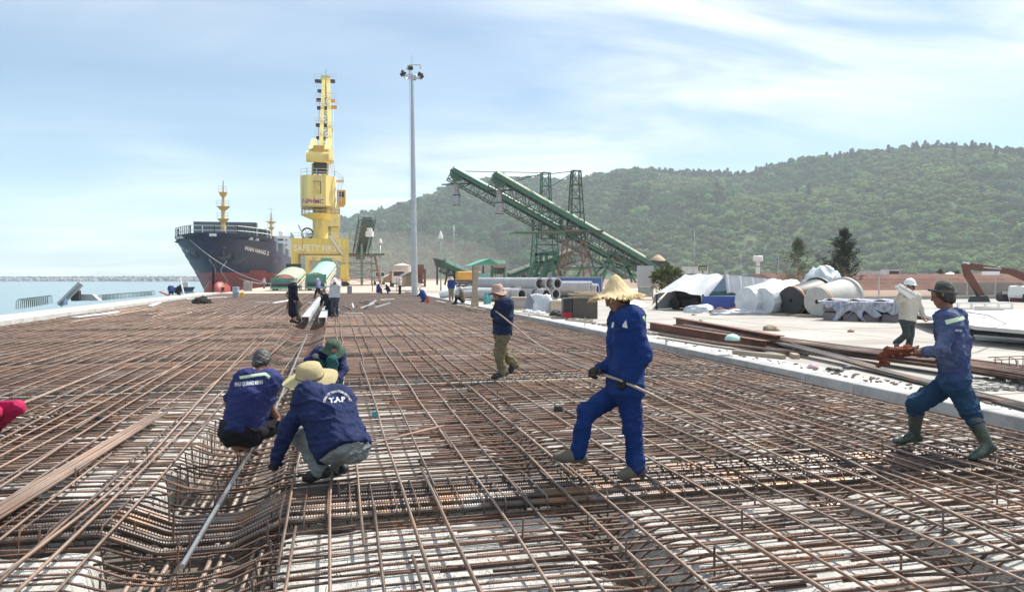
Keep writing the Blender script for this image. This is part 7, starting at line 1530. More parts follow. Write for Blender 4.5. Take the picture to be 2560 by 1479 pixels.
def person(label, j, h=.014, shirt=None, trousers=None, shoes=M_SHOE, gloves=(None, None), hair=M_HAIR, skin=M_SKIN, shirt_r=.024, leg_r=.022, sleeve=1.0, boot=0.0, shorts=None, barefoot=False, hem=None, fat=1.0, coat=None, seed=1, group='workers on the deck', curl=(.6, .6), collar=True, fine=True, disp=None, floor=None, head_dir=None):
    """j: joints in world space: head, neck, chest, pelvis, sL sR eL eR wL wR hL hR kL kR aL aR tL tR"""
    j = {k: np.array(v, float) for k, v in j.items()}; lat = _nrm(j['sR'] - j['sL']); base = j['pelvis'].copy(); base[2] = floor if floor is not None else min(j['aL'][2], j['aR'][2]) - .07
    t = thing('person', label, 'person', tuple(base), group=group); mid = lambda a, b, f: a + (b - a) * f
    hd = _nrm(np.array(head_dir, float)) if head_dir is not None else _nrm(np.cross(np.array([0, 0, 1.]), lat)); up = _nrm(j['head'] - j['neck']); hd = _nrm(hd - up * (hd @ up)); hs = np.cross(hd, up); H = j['head']; s = fat
    def torso(inf, low=True):
        q = []; wr, cr = .088 * s + inf, .105 * s + inf
        for a, b in (('hL', 'sL'), ('hR', 'sR')): q.append((mid(j[a], j['pelvis'], .25), mid(j[b], j['neck'], .30), wr + .012, wr + .008))
        q.append((j['pelvis'], j['chest'], .105 * s + inf, .11 * s + inf)); q.append((j['chest'], mid(j['chest'], j['neck'], .6), .11 * s + inf, .085 * s + inf)); q.append((j['sL'], j['sR'], .058 * s + inf, .058 * s + inf)); q.append((j['hL'], j['hR'], .095 * s + inf, .095 * s + inf)); return q
    def arm(S, inf, f=1.0, tip=0):
        a, e, w = j['s' + S], j['e' + S], j['w' + S]; q = [(a, mid(a, e, min(1, f * 2)), .052 * s + inf, .043 * s + inf)]
        if f > .5: q.append((e, mid(e, w, (f - .5) * 2), .042 * s + inf, (.042 - .013 * (f - .5) * 2) * s + inf))
        return q
    def leg(S, inf, f=1.0, lo_r=None):
        a, k, n_ = j['h' + S], j['k' + S], j['a' + S]; q = [(a, k, .085 * s + inf, .058 * s + inf), (a, mid(a, j['pelvis'], .4), .095 * s + inf, .10 * s + inf)]
        if f > .5: q.append((k, mid(k, n_, (f - .5) * 2), .056 * s + inf, (lo_r or .042) * s + inf))
        return q
    def foot(S, inf):
        a, tt = j['a' + S], j['t' + S]; f = tt - a; f = _nrm(f); dn = np.array([0, 0, -1.]) if abs(f[2]) < .8 else -_nrm(np.cross(f, lat)); dn = _nrm(dn - f * (dn @ f)); heel = a + dn * .045 - f * .045; ball = mid(a, tt, .7) + dn * .03
        return [(a, heel, .036 + inf, .034 + inf), (heel, ball, .034 + inf, .038 + inf), (ball, tt + dn * .025, .038 + inf, .026 + inf), (a, ball, .036 + inf, .034 + inf)]
    head = [(H - up * .0 - hd * .012, H + up * .028 - hd * .015, .083, .086, hs, .90), (H + hd * .025 - up * .055, H + hd * .042 - up * .082, .052, .040), (H + hd * .06 - up * .0, H + hd * .052 + up * .04, .036, .045),
            (H + hd * .088 + up * .008, H + hd * .106 - up * .024, .009, .014), (H + hd * .082 - up * .060, H + hd * .084 - up * .062, .016, .016), (H + hd * .055 - up * .098, H + hd * .06 - up * .1, .026, .022)]
    for sg in (-1, 1): head += [(H + hs * sg * .076 - up * .005 - hd * .012, H + hs * sg * .083 + up * .022 - hd * .018, .013, .014), (H + hd * .07 + hs * sg * .034 + up * .022, H + hd * .075 + hs * sg * .02 + up * .024, .016, .015)]
    neck = [(j['neck'] - up * .02, H - up * .06 - hd * .015, .052, .050)]
    body = head + neck + torso(-.012) + arm('L', -.006) + arm('R', -.006) + leg('L', -.012) + leg('R', -.012) + (foot('L', -.006) + foot('R', -.006))
    hp = {}
    for S, sg in (('L', -1), ('R', 1)):
        hp[S] = (j['w' + S], j['e' + S], j.get('sp' + S, lat * sg * -1)); 
        if fine and gloves[S == 'R'] is None: body += hand_prims(*hp[S], curl=curl[S == 'R'])
        else: body.append((j['w' + S], j['w' + S] + _nrm(j['w' + S] - j['e' + S]) * (.03 if fine else .12), .030, .020))
    bo = surf_obj('body', body, h * .8 if fine else h, skin, t, k=.022)
    if fine:
        for sg in (-1, 1):
            b = MB(); c = H + hd * .083 + hs * sg * .031 + up * .004 - np.array(t.location); b.lathe([(0, -.009), (.009, -.004), (.011, 0), (.009, .004), (0, .009)], 8, c=c); b.build('eye', M_DK, t, smooth=True)
    dz = .010 if disp is None else disp
    if hair is not None:
        hp_ = [(H + up * .03 - hd * .02, H + up * .035 - hd * .022, .094, .094, hs, .93), (H - hd * .045 - up * .03, H - hd * .05 - up * .055, .070, .055), (H - hd * .02 + hs * .05, H - hd * .03 + hs * .055 - up * .035, .045, .036), (H - hd * .02 - hs * .05, H - hd * .03 - hs * .055 - up * .035, .045, .036)]
        surf_obj('hair', hp_, h * .8, hair, t, k=.02, disp=.006 if fine else 0, dfreq=30, planes=[(H + hd * .062, hd - up * .15)])
    if shirt is not None:
        q = torso(shirt_r) + arm('L', shirt_r * .62, sleeve) + arm('R', shirt_r * .62, sleeve)
        if hem is not None: q += [(j['pelvis'], j['pelvis'] + np.array(hem), .115 * s + shirt_r, .115 * s + shirt_r), (j['hL'], j['hL'] + np.array(hem), .10 * s + shirt_r, .10 * s + shirt_r), (j['hR'], j['hR'] + np.array(hem), .10 * s + shirt_r, .10 * s + shirt_r)]
        spine = _nrm(j['chest'] - j['pelvis']); cut = j['pelvis'] + (np.array(hem) * .75 if hem is not None else spine * .0) - spine * .05
        so = surf_obj('jacket', q, h, shirt, t, k=.035, disp=dz, seed=seed, planes=[(cut, -spine)])
        if collar and fine: surf_obj('collar', [(j['neck'] + hs * .045 * math.cos(a) + hd * .045 * math.sin(a) - up * .012, j['neck'] + hs * .055 * math.cos(a) + hd * .055 * math.sin(a) - up * .04, .018, .022) for a in np.linspace(0, 6.283, 13)[:-1]], h * .8, shirt if not isinstance(shirt, (list, tuple)) else shirt[0], t, k=.02)
    if trousers is not None:
        f = .5 if shorts else 1 - boot * .5; q = leg('L', leg_r, f if not shorts else .5, .050) + leg('R', leg_r, f if not shorts else .5, .050) + [(j['hL'], j['hR'], .10 * s + leg_r, .10 * s + leg_r), (j['pelvis'], mid(j['pelvis'], j['chest'], .25), .112 * s + leg_r * .4, .10 * s)]
        surf_obj('shorts' if shorts else 'trousers', q, h, trousers, t, k=.035, disp=dz * 1.15, dfreq=10, seed=seed + 3)
    if coat is not None: surf_obj('long_coat', coat[1](j), h, coat[0], t, k=.06, disp=dz, seed=seed)
    for S in 'LR':
        if not barefoot:
            q = foot(S, .010)
            if boot: a, k_ = j['a' + S], j['k' + S]; q += [(a, mid(a, k_, boot), .054, .078)]
            surf_obj('boot' if boot else 'shoe', q, h * .8, shoes, t, k=.02)
        g_ = gloves[S == 'R']
        if g_ is not None and fine: surf_obj('glove', hand_prims(*hp[S], curl=curl[S == 'R'], infl=.004) + [(mid(j['w' + S], j['e' + S], .18), j['w' + S], .038, .034)], h * .7, g_, t, k=.008)
    t['floor'] = float(base[2]); return t
def hat(t, c, tilt_up, crown, name, m, rag=0.0, n=48, ribs=0, wav=.0, band=None):
    """hat on the head at world point c; crown: profile (r, z); tilt_up: its axis"""
    up = Vector(tilt_up).normalized(); q = Vector((0, 0, 1)).rotation_difference(up); th = np.linspace(0, 2 * math.pi, n + 1)[:-1]; rows = []
    rs_ = np.random.RandomState(int(abs(c[0]) * 100) % 997)
    rj = rs_.uniform(-1, 1, n)
    for i, (r, z) in enumerate(crown):
        f = i / (len(crown) - 1); last = i == len(crown) - 1; rr = r * (1 + (rag * rj if last else rag * .15 * rj) + ribs * .015 * (np.arange(n) % 2)); zz = z + wav * np.sin(th * 2 + .6) * f * f + wav * .6 * np.sin(th * 3 + 2) * f * f + (rs_.uniform(-1, 1, n) * .012 if last and rag else 0); rows.append(np.stack([rr * np.cos(th), rr * np.sin(th), zz], 1))
    P = np.array(rows); b = MB(); b.grid(P, closed_u=True, flip=True); P2 = P.copy(); P2[:, :, 2] -= .006; b.grid(P2, closed_u=True); o = b.build(name, m, t, smooth=50 if ribs else True); o.location = Vector(c) - Vector(t.location); o.rotation_euler = q.to_euler()
    if band: b = MB(); r, z0, z1 = band[:3]; b.lathe([(r * 1.02, z0), (r * 1.01, z1)], 32, cap=(False, False)); ob = b.build('hat_band', band[3], o)
    return o
BRIM = lambda r, rb, hc, droop=.03: [(.001, hc), (r * .55, hc * .98), (r * .86, hc * .84), (r, hc * .45), (r * 1.04, .0), (r * 1.15, -.006), (rb * .8, -.006 - droop * .5), (rb, -droop)]
def stick(label, pts, r, m, name='long_bar'):
    p = np.array(pts, float)
    for _ in range(2):
        q = np.empty((2 * len(p), 3)); q[0] = p[0]; q[-1] = p[-1]; q[1:-1:2] = .75 * p[:-1] + .25 * p[1:]; q[2:-1:2] = .25 * p[:-1] + .75 * p[1:]; p = q
    b = MB(); b.tube(p, r, 8); o = b.build(name, m, None, smooth=True); tag(o, label, 'rebar'); return o
def tri_patch(t, px, py, size, m, mesh_name, name):
    pass
def on_obj(o, px, py, off=.004):
    """point on an object's surface seen at a photo pixel, in the parent's frame"""
    if not hasattr(on_obj, 'c'): on_obj.c = {}
    if o.name not in on_obj.c: on_obj.c[o.name] = BVHTree.FromPolygons([v.co[:] for v in o.data.vertices], [tuple(p.vertices) for p in o.data.polygons])
    O = Vector(o.parent.location); d = ray(px, py).normalized(); hit = on_obj.c[o.name].ray_cast(Vector((0, 0, CZ)) - O, d); return None if hit[0] is None else hit[0] - d * off
def print_on(o, s, px, py, size, ang, m, name='back_print', arc=None, sx=1.0, bold=.03):
    me = text_mesh(s, size, 0, size * bold); bm_ = None; ca, sa = math.cos(ang), math.sin(ang); ok = True; q0 = on_obj(o, px, py)
    for v in me.vertices:
        x, y = v.co.x * sx, v.co.y
        if arc: a = x / arc; x, y = (arc + y) * math.sin(a), (arc + y) * math.cos(a) - arc
        q = on_obj(o, px + x * ca + y * sa, py + x * sa - y * ca, .012)
        v.co = q if q is not None else (q0 or v.co)
    me.materials.append(m); ob = bpy.data.objects.new(name, me); link(ob, o.parent); return ob
def patch_on(o, pts, m, name, n=10, off=.006):
    """strip of cloth sewn on: quad of photo pixels laid on the surface"""
    (a, b_, c, d) = [np.array(p, float) for p in pts]; G = []
    for i in range(4):
        v = i / 3; row = []
        for k in range(n + 1):
            u_ = k / n; p = (a * (1 - u_) + b_ * u_) * (1 - v) + (d * (1 - u_) + c * u_) * v; q = on_obj(o, p[0], p[1], off); row.append(q)
        G.append(row)
    ok = [q for r in G for q in r if q is not None]
    if not ok: return
    G = [[q if q is not None else min(ok, key=lambda w: 0) for q in r] for r in G]
    b = MB(); b.grid(np.array([[tuple(q) for q in r] for r in G]), flip=True); return b.build(name, m, o.parent, smooth=True)
def child(t, nm): return [o for o in t.children if o.name.split('.')[0] == nm][0]
M_PRINT = mat('shirt_print', (.55, .56, .60), rough=.7, var=.1)

# --- man in blue overalls with the straw hat
dA = 6.42
jA = dict(head=JD(1541, 742, dA), neck=JD(1563, 782, dA), chest=JD(1562, 850, dA), pelvis=JD(1562, 958, dA), sL=JD(1580, 806, dA - .19), sR=JD(1556, 808, dA + .17), eL=JD(1612, 888, dA - .24), wL=JD(1570, 945, dA - .22),
          eR=JD(1540, 905, dA + .20), wR=JD(1497, 922, dA + .05), hL=JD(1570, 975, dA - .09), hR=JD(1555, 975, dA + .09), kL=JD(1582, 1074, dA - .08), aL=JD(1591, 1165, dA - .07), tL=JD(1550, 1181, dA - .12), kR=JD(1466, 1030, dA + .05), aR=JD(1445, 1132, dA + .05), tR=JD(1391, 1133, dA + .02))
M_OVER = cloth('royal_blue', (.005, .026, .125), c2=(.010, .042, .18), c2amt=.5)
pA = person('man in blue overalls and ragged straw hat stepping over the bars', jA, .0125, M_OVER, M_OVER, M_SHOE, (M_GLOVE, M_GLOVE), shirt_r=.042, leg_r=.024, seed=2, hem=(0, 0, -.06), head_dir=_nrm(JD(1480, 768, dA) - JD(1541, 742, dA)), curl=(1.0, 1.0), disp=.0105)
M_STRAW = mat('straw', (.60, .46, .26), rough=.8, var=.28, scale=24., stretch=(1, 1, .1), c2=(.40, .27, .13), c2amt=.6, c2scale=16., bump=.7, bscale=50.)
hat(pA, JD(1541, 733, dA), (-.08, 0, 1), [(.004, .165), (.03, .15), (.06, .115), (.09, .07), (.125, .025), (.165, -.005), (.205, -.022), (.225, -.035)], 'straw_hat', M_STRAW, rag=.10, n=120, ribs=1, wav=.010)
# loose straws round the rim
b = MB(); ha = child(pA, 'straw_hat'); rs_ = np.random.RandomState(3)
for i in range(260):
    a = rs_.uniform(0, 6.283); r0 = rs_.uniform(.17, .22); z0 = -.008 - .02 * (r0 - .17) / .05; a2 = a + rs_.uniform(-.09, .09); r1 = r0 + rs_.uniform(.02, .055); b.tube([(r0 * math.cos(a), r0 * math.sin(a), z0 + .004), (r1 * math.cos(a2), r1 * math.sin(a2), z0 - rs_.uniform(.0, .04))], .0022, 3, caps=False)
tag(b.build('straw_fringe', M_STRAW, ha), kind='stuff')
ja = child(pA, 'jacket')
patch_on(ja, [(1556, 812), (1565, 799), (1569, 820), (1556, 817)], M_SILV, 'chest_badge', n=4); patch_on(ja, [(1530, 806), (1535, 804), (1534, 818), (1528, 819)], M_HIVIS, 'reflective_tab', n=3); patch_on(ja, [(1606, 792), (1611, 789), (1618, 799), (1612, 803)], M_HIVIS, 'reflective_tab', n=3)

# --- man at right in faded blue shirt and green boots
dB = 7.45
jB = dict(head=JD(2357, 738, dB), neck=JD(2370, 782, dB), chest=JD(2384, 850, dB), pelvis=JD(2386, 940, dB), sL=JD(2368, 812, dB - .17), sR=JD(2392, 808, dB + .17), eL=JD(2356, 876, dB - .28), wL=JD(2312, 878, dB - .14), eR=JD(2356, 884, dB + .22), wR=JD(2312, 880, dB + .12),
          hL=JD(2388, 952, dB - .10), hR=JD(2384, 952, dB + .10), kL=JD(2424, 1024, dB - .16), aL=JD(2468, 1112, dB - .22), tL=JD(2428, 1138, dB - .30), kR=JD(2292, 1008, dB + .20), aR=JD(2286, 1084, dB + .32), tR=JD(2238, 1095, dB + .26))
M_FADE = cloth('faded_blue', (.040, .060, .150), c2=(.14, .165, .245), c2amt=.6, c2scale=3.5); M_NAVYJ = cloth('teal_navy', (.018, .050, .105), c2=(.03, .10, .22), c2amt=.5)
pB = person('man in faded blue shirt, peaked cap and green rubber boots striding left', jB, .0125, M_FADE, M_NAVYJ, M_BOOTG, shirt_r=.034, leg_r=.034, seed=5, boot=.74, head_dir=_nrm(JD(2300, 742, dB + .12) - JD(2357, 742, dB)), curl=(1.1, 1.1), disp=.016, hair=M_HAIR)
M_CAP = cloth('grey_green_cap', (.095, .105, .085), c2=(.16, .165, .14), c2amt=.5, fold=.4)
hc = JD(2360, 731, dB); upc = Vector((-.10, 0, 1)); t = pB
surf_obj('cap', [(hc + np.array([0, 0, .012]), hc + np.array([0, 0, .045]), .108, .085), (hc + np.array([.05, .01, .0]), hc + np.array([.05, .01, .03]), .085, .07)], .011, M_CAP, pB, k=.03, disp=.005, planes=[(hc + np.array([0, 0, -.008]), (-.12, 0, -1))])
c0 = JD(2331, 727, dB - .01); c1 = JD(2322, 724, dB + .02); surf_obj('cap_peak', [(JD(2340, 726, dB - .06), JD(2322, 724, dB + .0), .012, .008), (JD(2340, 726, dB + .06), JD(2322, 724, dB + .03), .012, .008), (JD(2336, 726, dB - .02), JD(2322, 724, dB + .02), .011, .008), (JD(2336, 726, dB + .03), JD(2322, 724, dB + .01), .011, .008)], .008, M_CAP, pB, k=.02)
jb = child(pB, 'jacket')
patch_on(jb, [(2362, 800), (2410, 789), (2413, 798), (2366, 811)], M_HIVIS, 'reflective_band'); patch_on(jb, [(2364, 803.5), (2411, 792), (2412, 795), (2365, 807)], M_SILV, 'reflective_stripe', off=.009)
print_on(jb, 'MINH', 2397, 826, 8, .05, M_PRINT, sx=.9)
# orange cloth in his hands
M_OCL = cloth('orange_brown', (.15, .045, .027), c2=(.10, .028, .018), c2amt=.5)
oc = thing('orange_cloth', 'bunched orange brown cloth held by the man in green boots', 'cloth', tuple(JD(2250, 890, dB - .05)))
surf_obj('fabric', [(JD(2308, 874, dB - .10), JD(2270, 872, dB - .06), .022, .034), (JD(2270, 872, dB - .06), JD(2222, 878, dB - .02), .034, .040), (JD(2222, 878, dB - .02), JD(2204, 892, dB), .036, .030), (JD(2204, 892, dB), JD(2214, 908, dB), .030, .032), (JD(2214, 908, dB), JD(2196, 912, dB + .02), .030, .026), (JD(2300, 884, dB - .05), JD(2240, 888, dB + .02), .018, .022)], .009, M_OCL, oc, k=.03, disp=.016, dfreq=16, seed=4)

# --- walking man in tan trousers with the pinkish hat
dC = 12.75
jC = dict(head=JD(1246, 733, dC), neck=JD(1260, 756, dC), chest=JD(1260, 786, dC), pelvis=JD(1256, 828, dC), sL=JD(1266, 764, dC - .18), sR=JD(1254, 764, dC + .17), eL=JD(1270, 800, dC - .24), wL=JD(1248, 803, dC - .24), eR=JD(1236, 784, dC + .16), wR=JD(1241, 772, dC - .02), hL=JD(1257, 836, dC - .09), hR=JD(1253, 836, dC + .09),
          kL=JD(1247, 883, dC - .08), aL=JD(1256, 929, dC - .05), tL=JD(1231, 939, dC - .12), kR=JD(1257, 882, dC + .10), aR=JD(1286, 910, dC + .08), tR=JD(1280, 931, dC + .04))
M_NAVY = cloth('navy_jacket', (.011, .020, .055), c2=(.02, .034, .09), c2amt=.4); M_TAN = cloth('tan_olive', (.150, .125, .075), c2=(.23, .19, .115), c2amt=.5)
pC = person('man in navy jacket, tan trousers and pinkish hat walking left with a bar', jC, .016, M_NAVY, M_TAN, M_SHOEB, (M_GLOVE, M_GLOVE), shirt_r=.044, leg_r=.03, seed=8, head_dir=_nrm(JD(1215, 740, dC) - JD(1246, 731, dC)), curl=(1.1, 1.1), disp=.016, fat=1.03)
hat(pC, JD(1244, 727, dC), (-.10, 0, 1), BRIM(.10, .158, .12, .045), 'bucket_hat', cloth('pink_tan_hat', (.40, .27, .22), fold=.5), wav=.02)
# the long bar both men carry
stick('long bent bar carried between the tan trousered man and the man in overalls', [JD(1239, 777, dC - .22), JD(1262, 795, dC - .5), JD(1292, 820, 11.8), JD(1346, 863, 10.2), JD(1420, 903, 8.2), JD(1492, 931, dA - .02), JD(1571, 957, dA - .30), JD(1700, 1022, dA - .2), V3(on(1850, 1094, .05)), V3(on(2012, 1168, .012))], .0125, mat('carried_bar', (.34, .27, .20), rough=.45, metal=.4, var=.2, wave=('X', .012, .5)))

# --- crouching men round the tube
dD = 7.30
jD = dict(head=JD(656, 903, dD + .22), neck=JD(651, 938, dD + .12), chest=JD(628, 985, dD + .02), pelvis=JD(602, 1068, dD - .04), sL=JD(602, 956, dD + .05), sR=JD(679, 957, dD + .10), eL=JD(570, 1003, dD + .12), wL=JD(600, 1040, dD + .34), eR=JD(669, 990, dD + .06), wR=JD(684, 1027, dD + .18), hL=JD(584, 1077, dD), hR=JD(628, 1078, dD + .02),
          kL=JD(600, 1040, dD + .46), kR=JD(690, 1057, dD + .30), aL=JD(581, 1098, dD + .06), tL=JD(603, 1118, dD + .14), aR=JD(616, 1108, dD + .12), tR=JD(640, 1124, dD + .16))
M_PURP = cloth('blue_violet', (.022, .030, .115), c2=(.06, .066, .17), c2amt=.4, c2scale=3.); M_CHAR = cloth('charcoal', (.012, .012, .016))
pD = person('bareheaded grey haired man in blue violet shirt crouching by the tube', jD, .0125, M_PURP, M_CHAR, M_SHOEB, shirt_r=.034, leg_r=.042, sleeve=.42, seed=11, hair=M_HAIRG, head_dir=(.45, .9, -.25), barefoot=True, shorts=True, curl=(.5, .9), disp=.014)
jd = child(pD, 'jacket')
patch_on(jd, [(598, 940), (662, 930), (664, 937), (600, 947)], M_HIVIS, 'reflective_band'); patch_on(jd, [(664, 930), (676, 940), (672, 947), (661, 937)], M_HIVIS, 'reflective_band', n=4); patch_on(jd, [(600, 942.5), (662, 932.5), (663, 934.5), (600, 944.8)], M_SILV, 'reflective_stripe', off=.009)
print_on(jd, 'PHU QUANG MINH', 622, 958, 13, -.09, M_PRINT, sx=.62, bold=.05)
for S in 'LR':
    a, tt = jD['a' + S], jD['t' + S]; surf_obj('sandal', [(a - [0, 0, .06] - _nrm(tt - a) * .05, tt - [0, 0, .035], .030, .034, (0, 0, 1), .35)], .009, mat('brown_sandal', (.07, .055, .03), rough=.7), pD, k=.01)
dE = 6.36
jE = dict(head=JD(778, 945, dE + .30), neck=JD(797, 978, dE + .20), chest=JD(822, 1040, dE + .06), pelvis=JD(852, 1114, dE - .08), sL=JD(762, 1000, dE + .08), sR=JD(858, 1004, dE + .24), eL=JD(718, 1074, dE + .04), wL=JD(692, 1146, dE + .10), eR=JD(868, 1080, dE + .48), wR=JD(800, 1120, dE + .52), hL=JD(822, 1122, dE - .06), hR=JD(886, 1118, dE + .04),
          kL=JD(752, 1084, dE + .26), kR=JD(850, 1084, dE + .52), aL=JD(800, 1172, dE + .10), tL=JD(762, 1188, dE + .14), aR=JD(850, 1162, dE + .34), tR=JD(822, 1176, dE + .48))
M_NAVY2 = cloth('deep_navy', (.012, .021, .072), c2=(.024, .038, .115), c2amt=.4, c2scale=2.5); M_JEAN = cloth('grey_jeans', (.20, .22, .22), c2=(.27, .29, .28), c2amt=.5)
pE = person('man in navy jacket and wide khaki hat squatting with his back to us', jE, .0125, M_NAVY2, M_JEAN, M_SHOEB, (M_GLOVE, M_GLOVE), shirt_r=.050, leg_r=.022, seed=14, head_dir=(-.75, .55, -.35), curl=(.7, .7), disp=.016, fat=1.05)
hat(pE, JD(775, 940, dE + .28), (-.12, -.32, 1), BRIM(.118, .245, .125, .035), 'wide_hat', cloth('khaki_hat', (.40, .34, .19), fold=.35), wav=.02, n=64, band=(.125, -.002, .018, M_TAN))
je = child(pE, 'jacket')
print_on(je, 'T.A.P', 843, 999, 17, -.10, M_PRINT, sx=1.05, bold=.05); print_on(je, 'CONG TY TNHH THAI AN PHAT', 842, 978, 8.5, -.04, M_PRINT, arc=34, sx=.72, bold=.03)
dF = 11.7
jF = dict(head=JD(832, 872, dF - .10), neck=JD(826, 886, dF + .02), chest=JD(822, 908, dF + .10), pelvis=JD(820, 944, dF + .24), sL=JD(850, 890, dF - .0), sR=JD(792, 884, dF + .02), eL=JD(860, 924, dF - .10), wL=JD(846, 946, dF - .26), eR=JD(770, 902, dF - .06), wR=JD(784, 892, dF - .22), hL=JD(838, 946, dF + .18), hR=JD(806, 946, dF + .18), kL=JD(830, 900, dF - .22), aL=JD(834, 954, dF - .14), tL=JD(836, 962, dF - .34), kR=JD(800, 912, dF - .16), aR=JD(802, 954, dF - .05), tR=JD(800, 962, dF - .24))
pF = person('man in navy shirt and dark green hat squatting behind, facing us', jF, .016, cloth('navy_violet', (.016, .024, .09)), cloth('teal_trousers', (.015, .085, .085)), M_SHOEB, (M_GLOVE, cloth('grey_glove', (.12, .12, .12))), shirt_r=.036, leg_r=.026, seed=17, head_dir=(.1, -.6, -.8), curl=(.6, 1.2))
hat(pF, JD(832, 868, dF - .08), (.05, -.42, 1), BRIM(.115, .205, .12, .05), 'bush_hat', cloth('dark_green_hat', (.050, .085, .060), fold=.4), wav=.025)
# --- kneeling person at the left edge: only the red knee is in view
dG = 8.3
jG = dict(head=JD(-130, 850, dG + .1), neck=JD(-128, 895, dG + .1), chest=JD(-110, 940, dG + .1), pelvis=JD(-95, 1030, dG + .1), sL=JD(-170, 910, dG + .1), sR=JD(-85, 905, dG + .1), eL=JD(-190, 980, dG), wL=JD(-150, 1040, dG - .1), eR=JD(-60, 970, dG - .1), wR=JD(-40, 1040, dG - .2), hL=JD(-110, 1036, dG), hR=JD(-78, 1030, dG + .1), kL=JD(-20, 1030, dG - .22), kR=JD(42, 1018, dG), aL=JD(-75, 1078, dG - .2), tL=JD(-110, 1088, dG - .2), aR=JD(-28, 1076, dG + .05), tR=JD(-60, 1085, dG + .05))
person('person in crimson trousers kneeling at the left edge, only the knee shows', jG, .016, M_NAVY, cloth('crimson', (.36, .012, .070), fold=.5), M_SHOEB, shirt_r=.03, leg_r=.028, seed=20, head_dir=(1, .3, -.3))
# --- white helmet man carrying tubes across the yard
dU = 16.4
jU = dict(head=JD(2275, 718, dU), neck=JD(2277, 737, dU), chest=JD(2275, 760, dU), pelvis=JD(2269, 796, dU), sR=JD(2261, 743, dU - .06), sL=JD(2291, 745, dU + .06), eR=JD(2243, 752, dU - .22), wR=JD(2256, 728, dU - .24), eL=JD(2302, 772, dU + .05), wL=JD(2309, 791, dU - .02), hR=JD(2263, 800, dU - .06), hL=JD(2275, 800, dU + .06), kR=JD(2267, 836, dU - .12), aR=JD(2240, 856, dU + .12), tR=JD(2238, 872, dU + .06), kL=JD(2277, 836, dU), aL=JD(2271, 868, dU + .05), tL=JD(2262, 876, dU - .14))
M_OFFW = cloth('off_white', (.50, .46, .40), c2=(.40, .37, .32), c2amt=.4); M_GGRN = cloth('grey_green', (.045, .060, .058))
pU = person('man in white helmet and cream shirt carrying white tubes over the yard', jU, .018, M_OFFW, M_GGRN, M_SHOE, shirt_r=.034, leg_r=.02, seed=23, head_dir=(-.8, -.5, 0), floor=.10, group='workers on the yard')
M_HELM = mat('white_helmet', (.74, .74, .73), rough=.3, var=.04)
HELM = [(.001, .145), (.05, .135), (.095, .10), (.118, .05), (.122, .0), (.128, -.004), (.15, -.012)]
hat(pU, JD(2275, 711, dU), (.0, 0, 1), HELM, 'helmet', M_HELM)
b = MB(); ga = JD(2266, 714, dU - .13); b.box(ga - np.array(pU.location), (.17, .05, .045), rz=.4); b.build('goggles', M_DK, pU)
tb = thing('tube_load', 'white tubes carried on the shoulder of the white helmet man', 'tubes', tuple(JD(2270, 738, dU - .15)))
for k_, (a_, c_) in enumerate(((( 2240, 716), (2284, 742)), ((2243, 721), (2280, 748)), ((2248, 712), (2290, 736)))): b = MB(); b.tube([JD(*a_, dU - .38) - np.array(tb.location), JD(*c_, dU - .10) - np.array(tb.location)], .032, 10); b.build('tube', M_WHITE, tb, smooth=40)
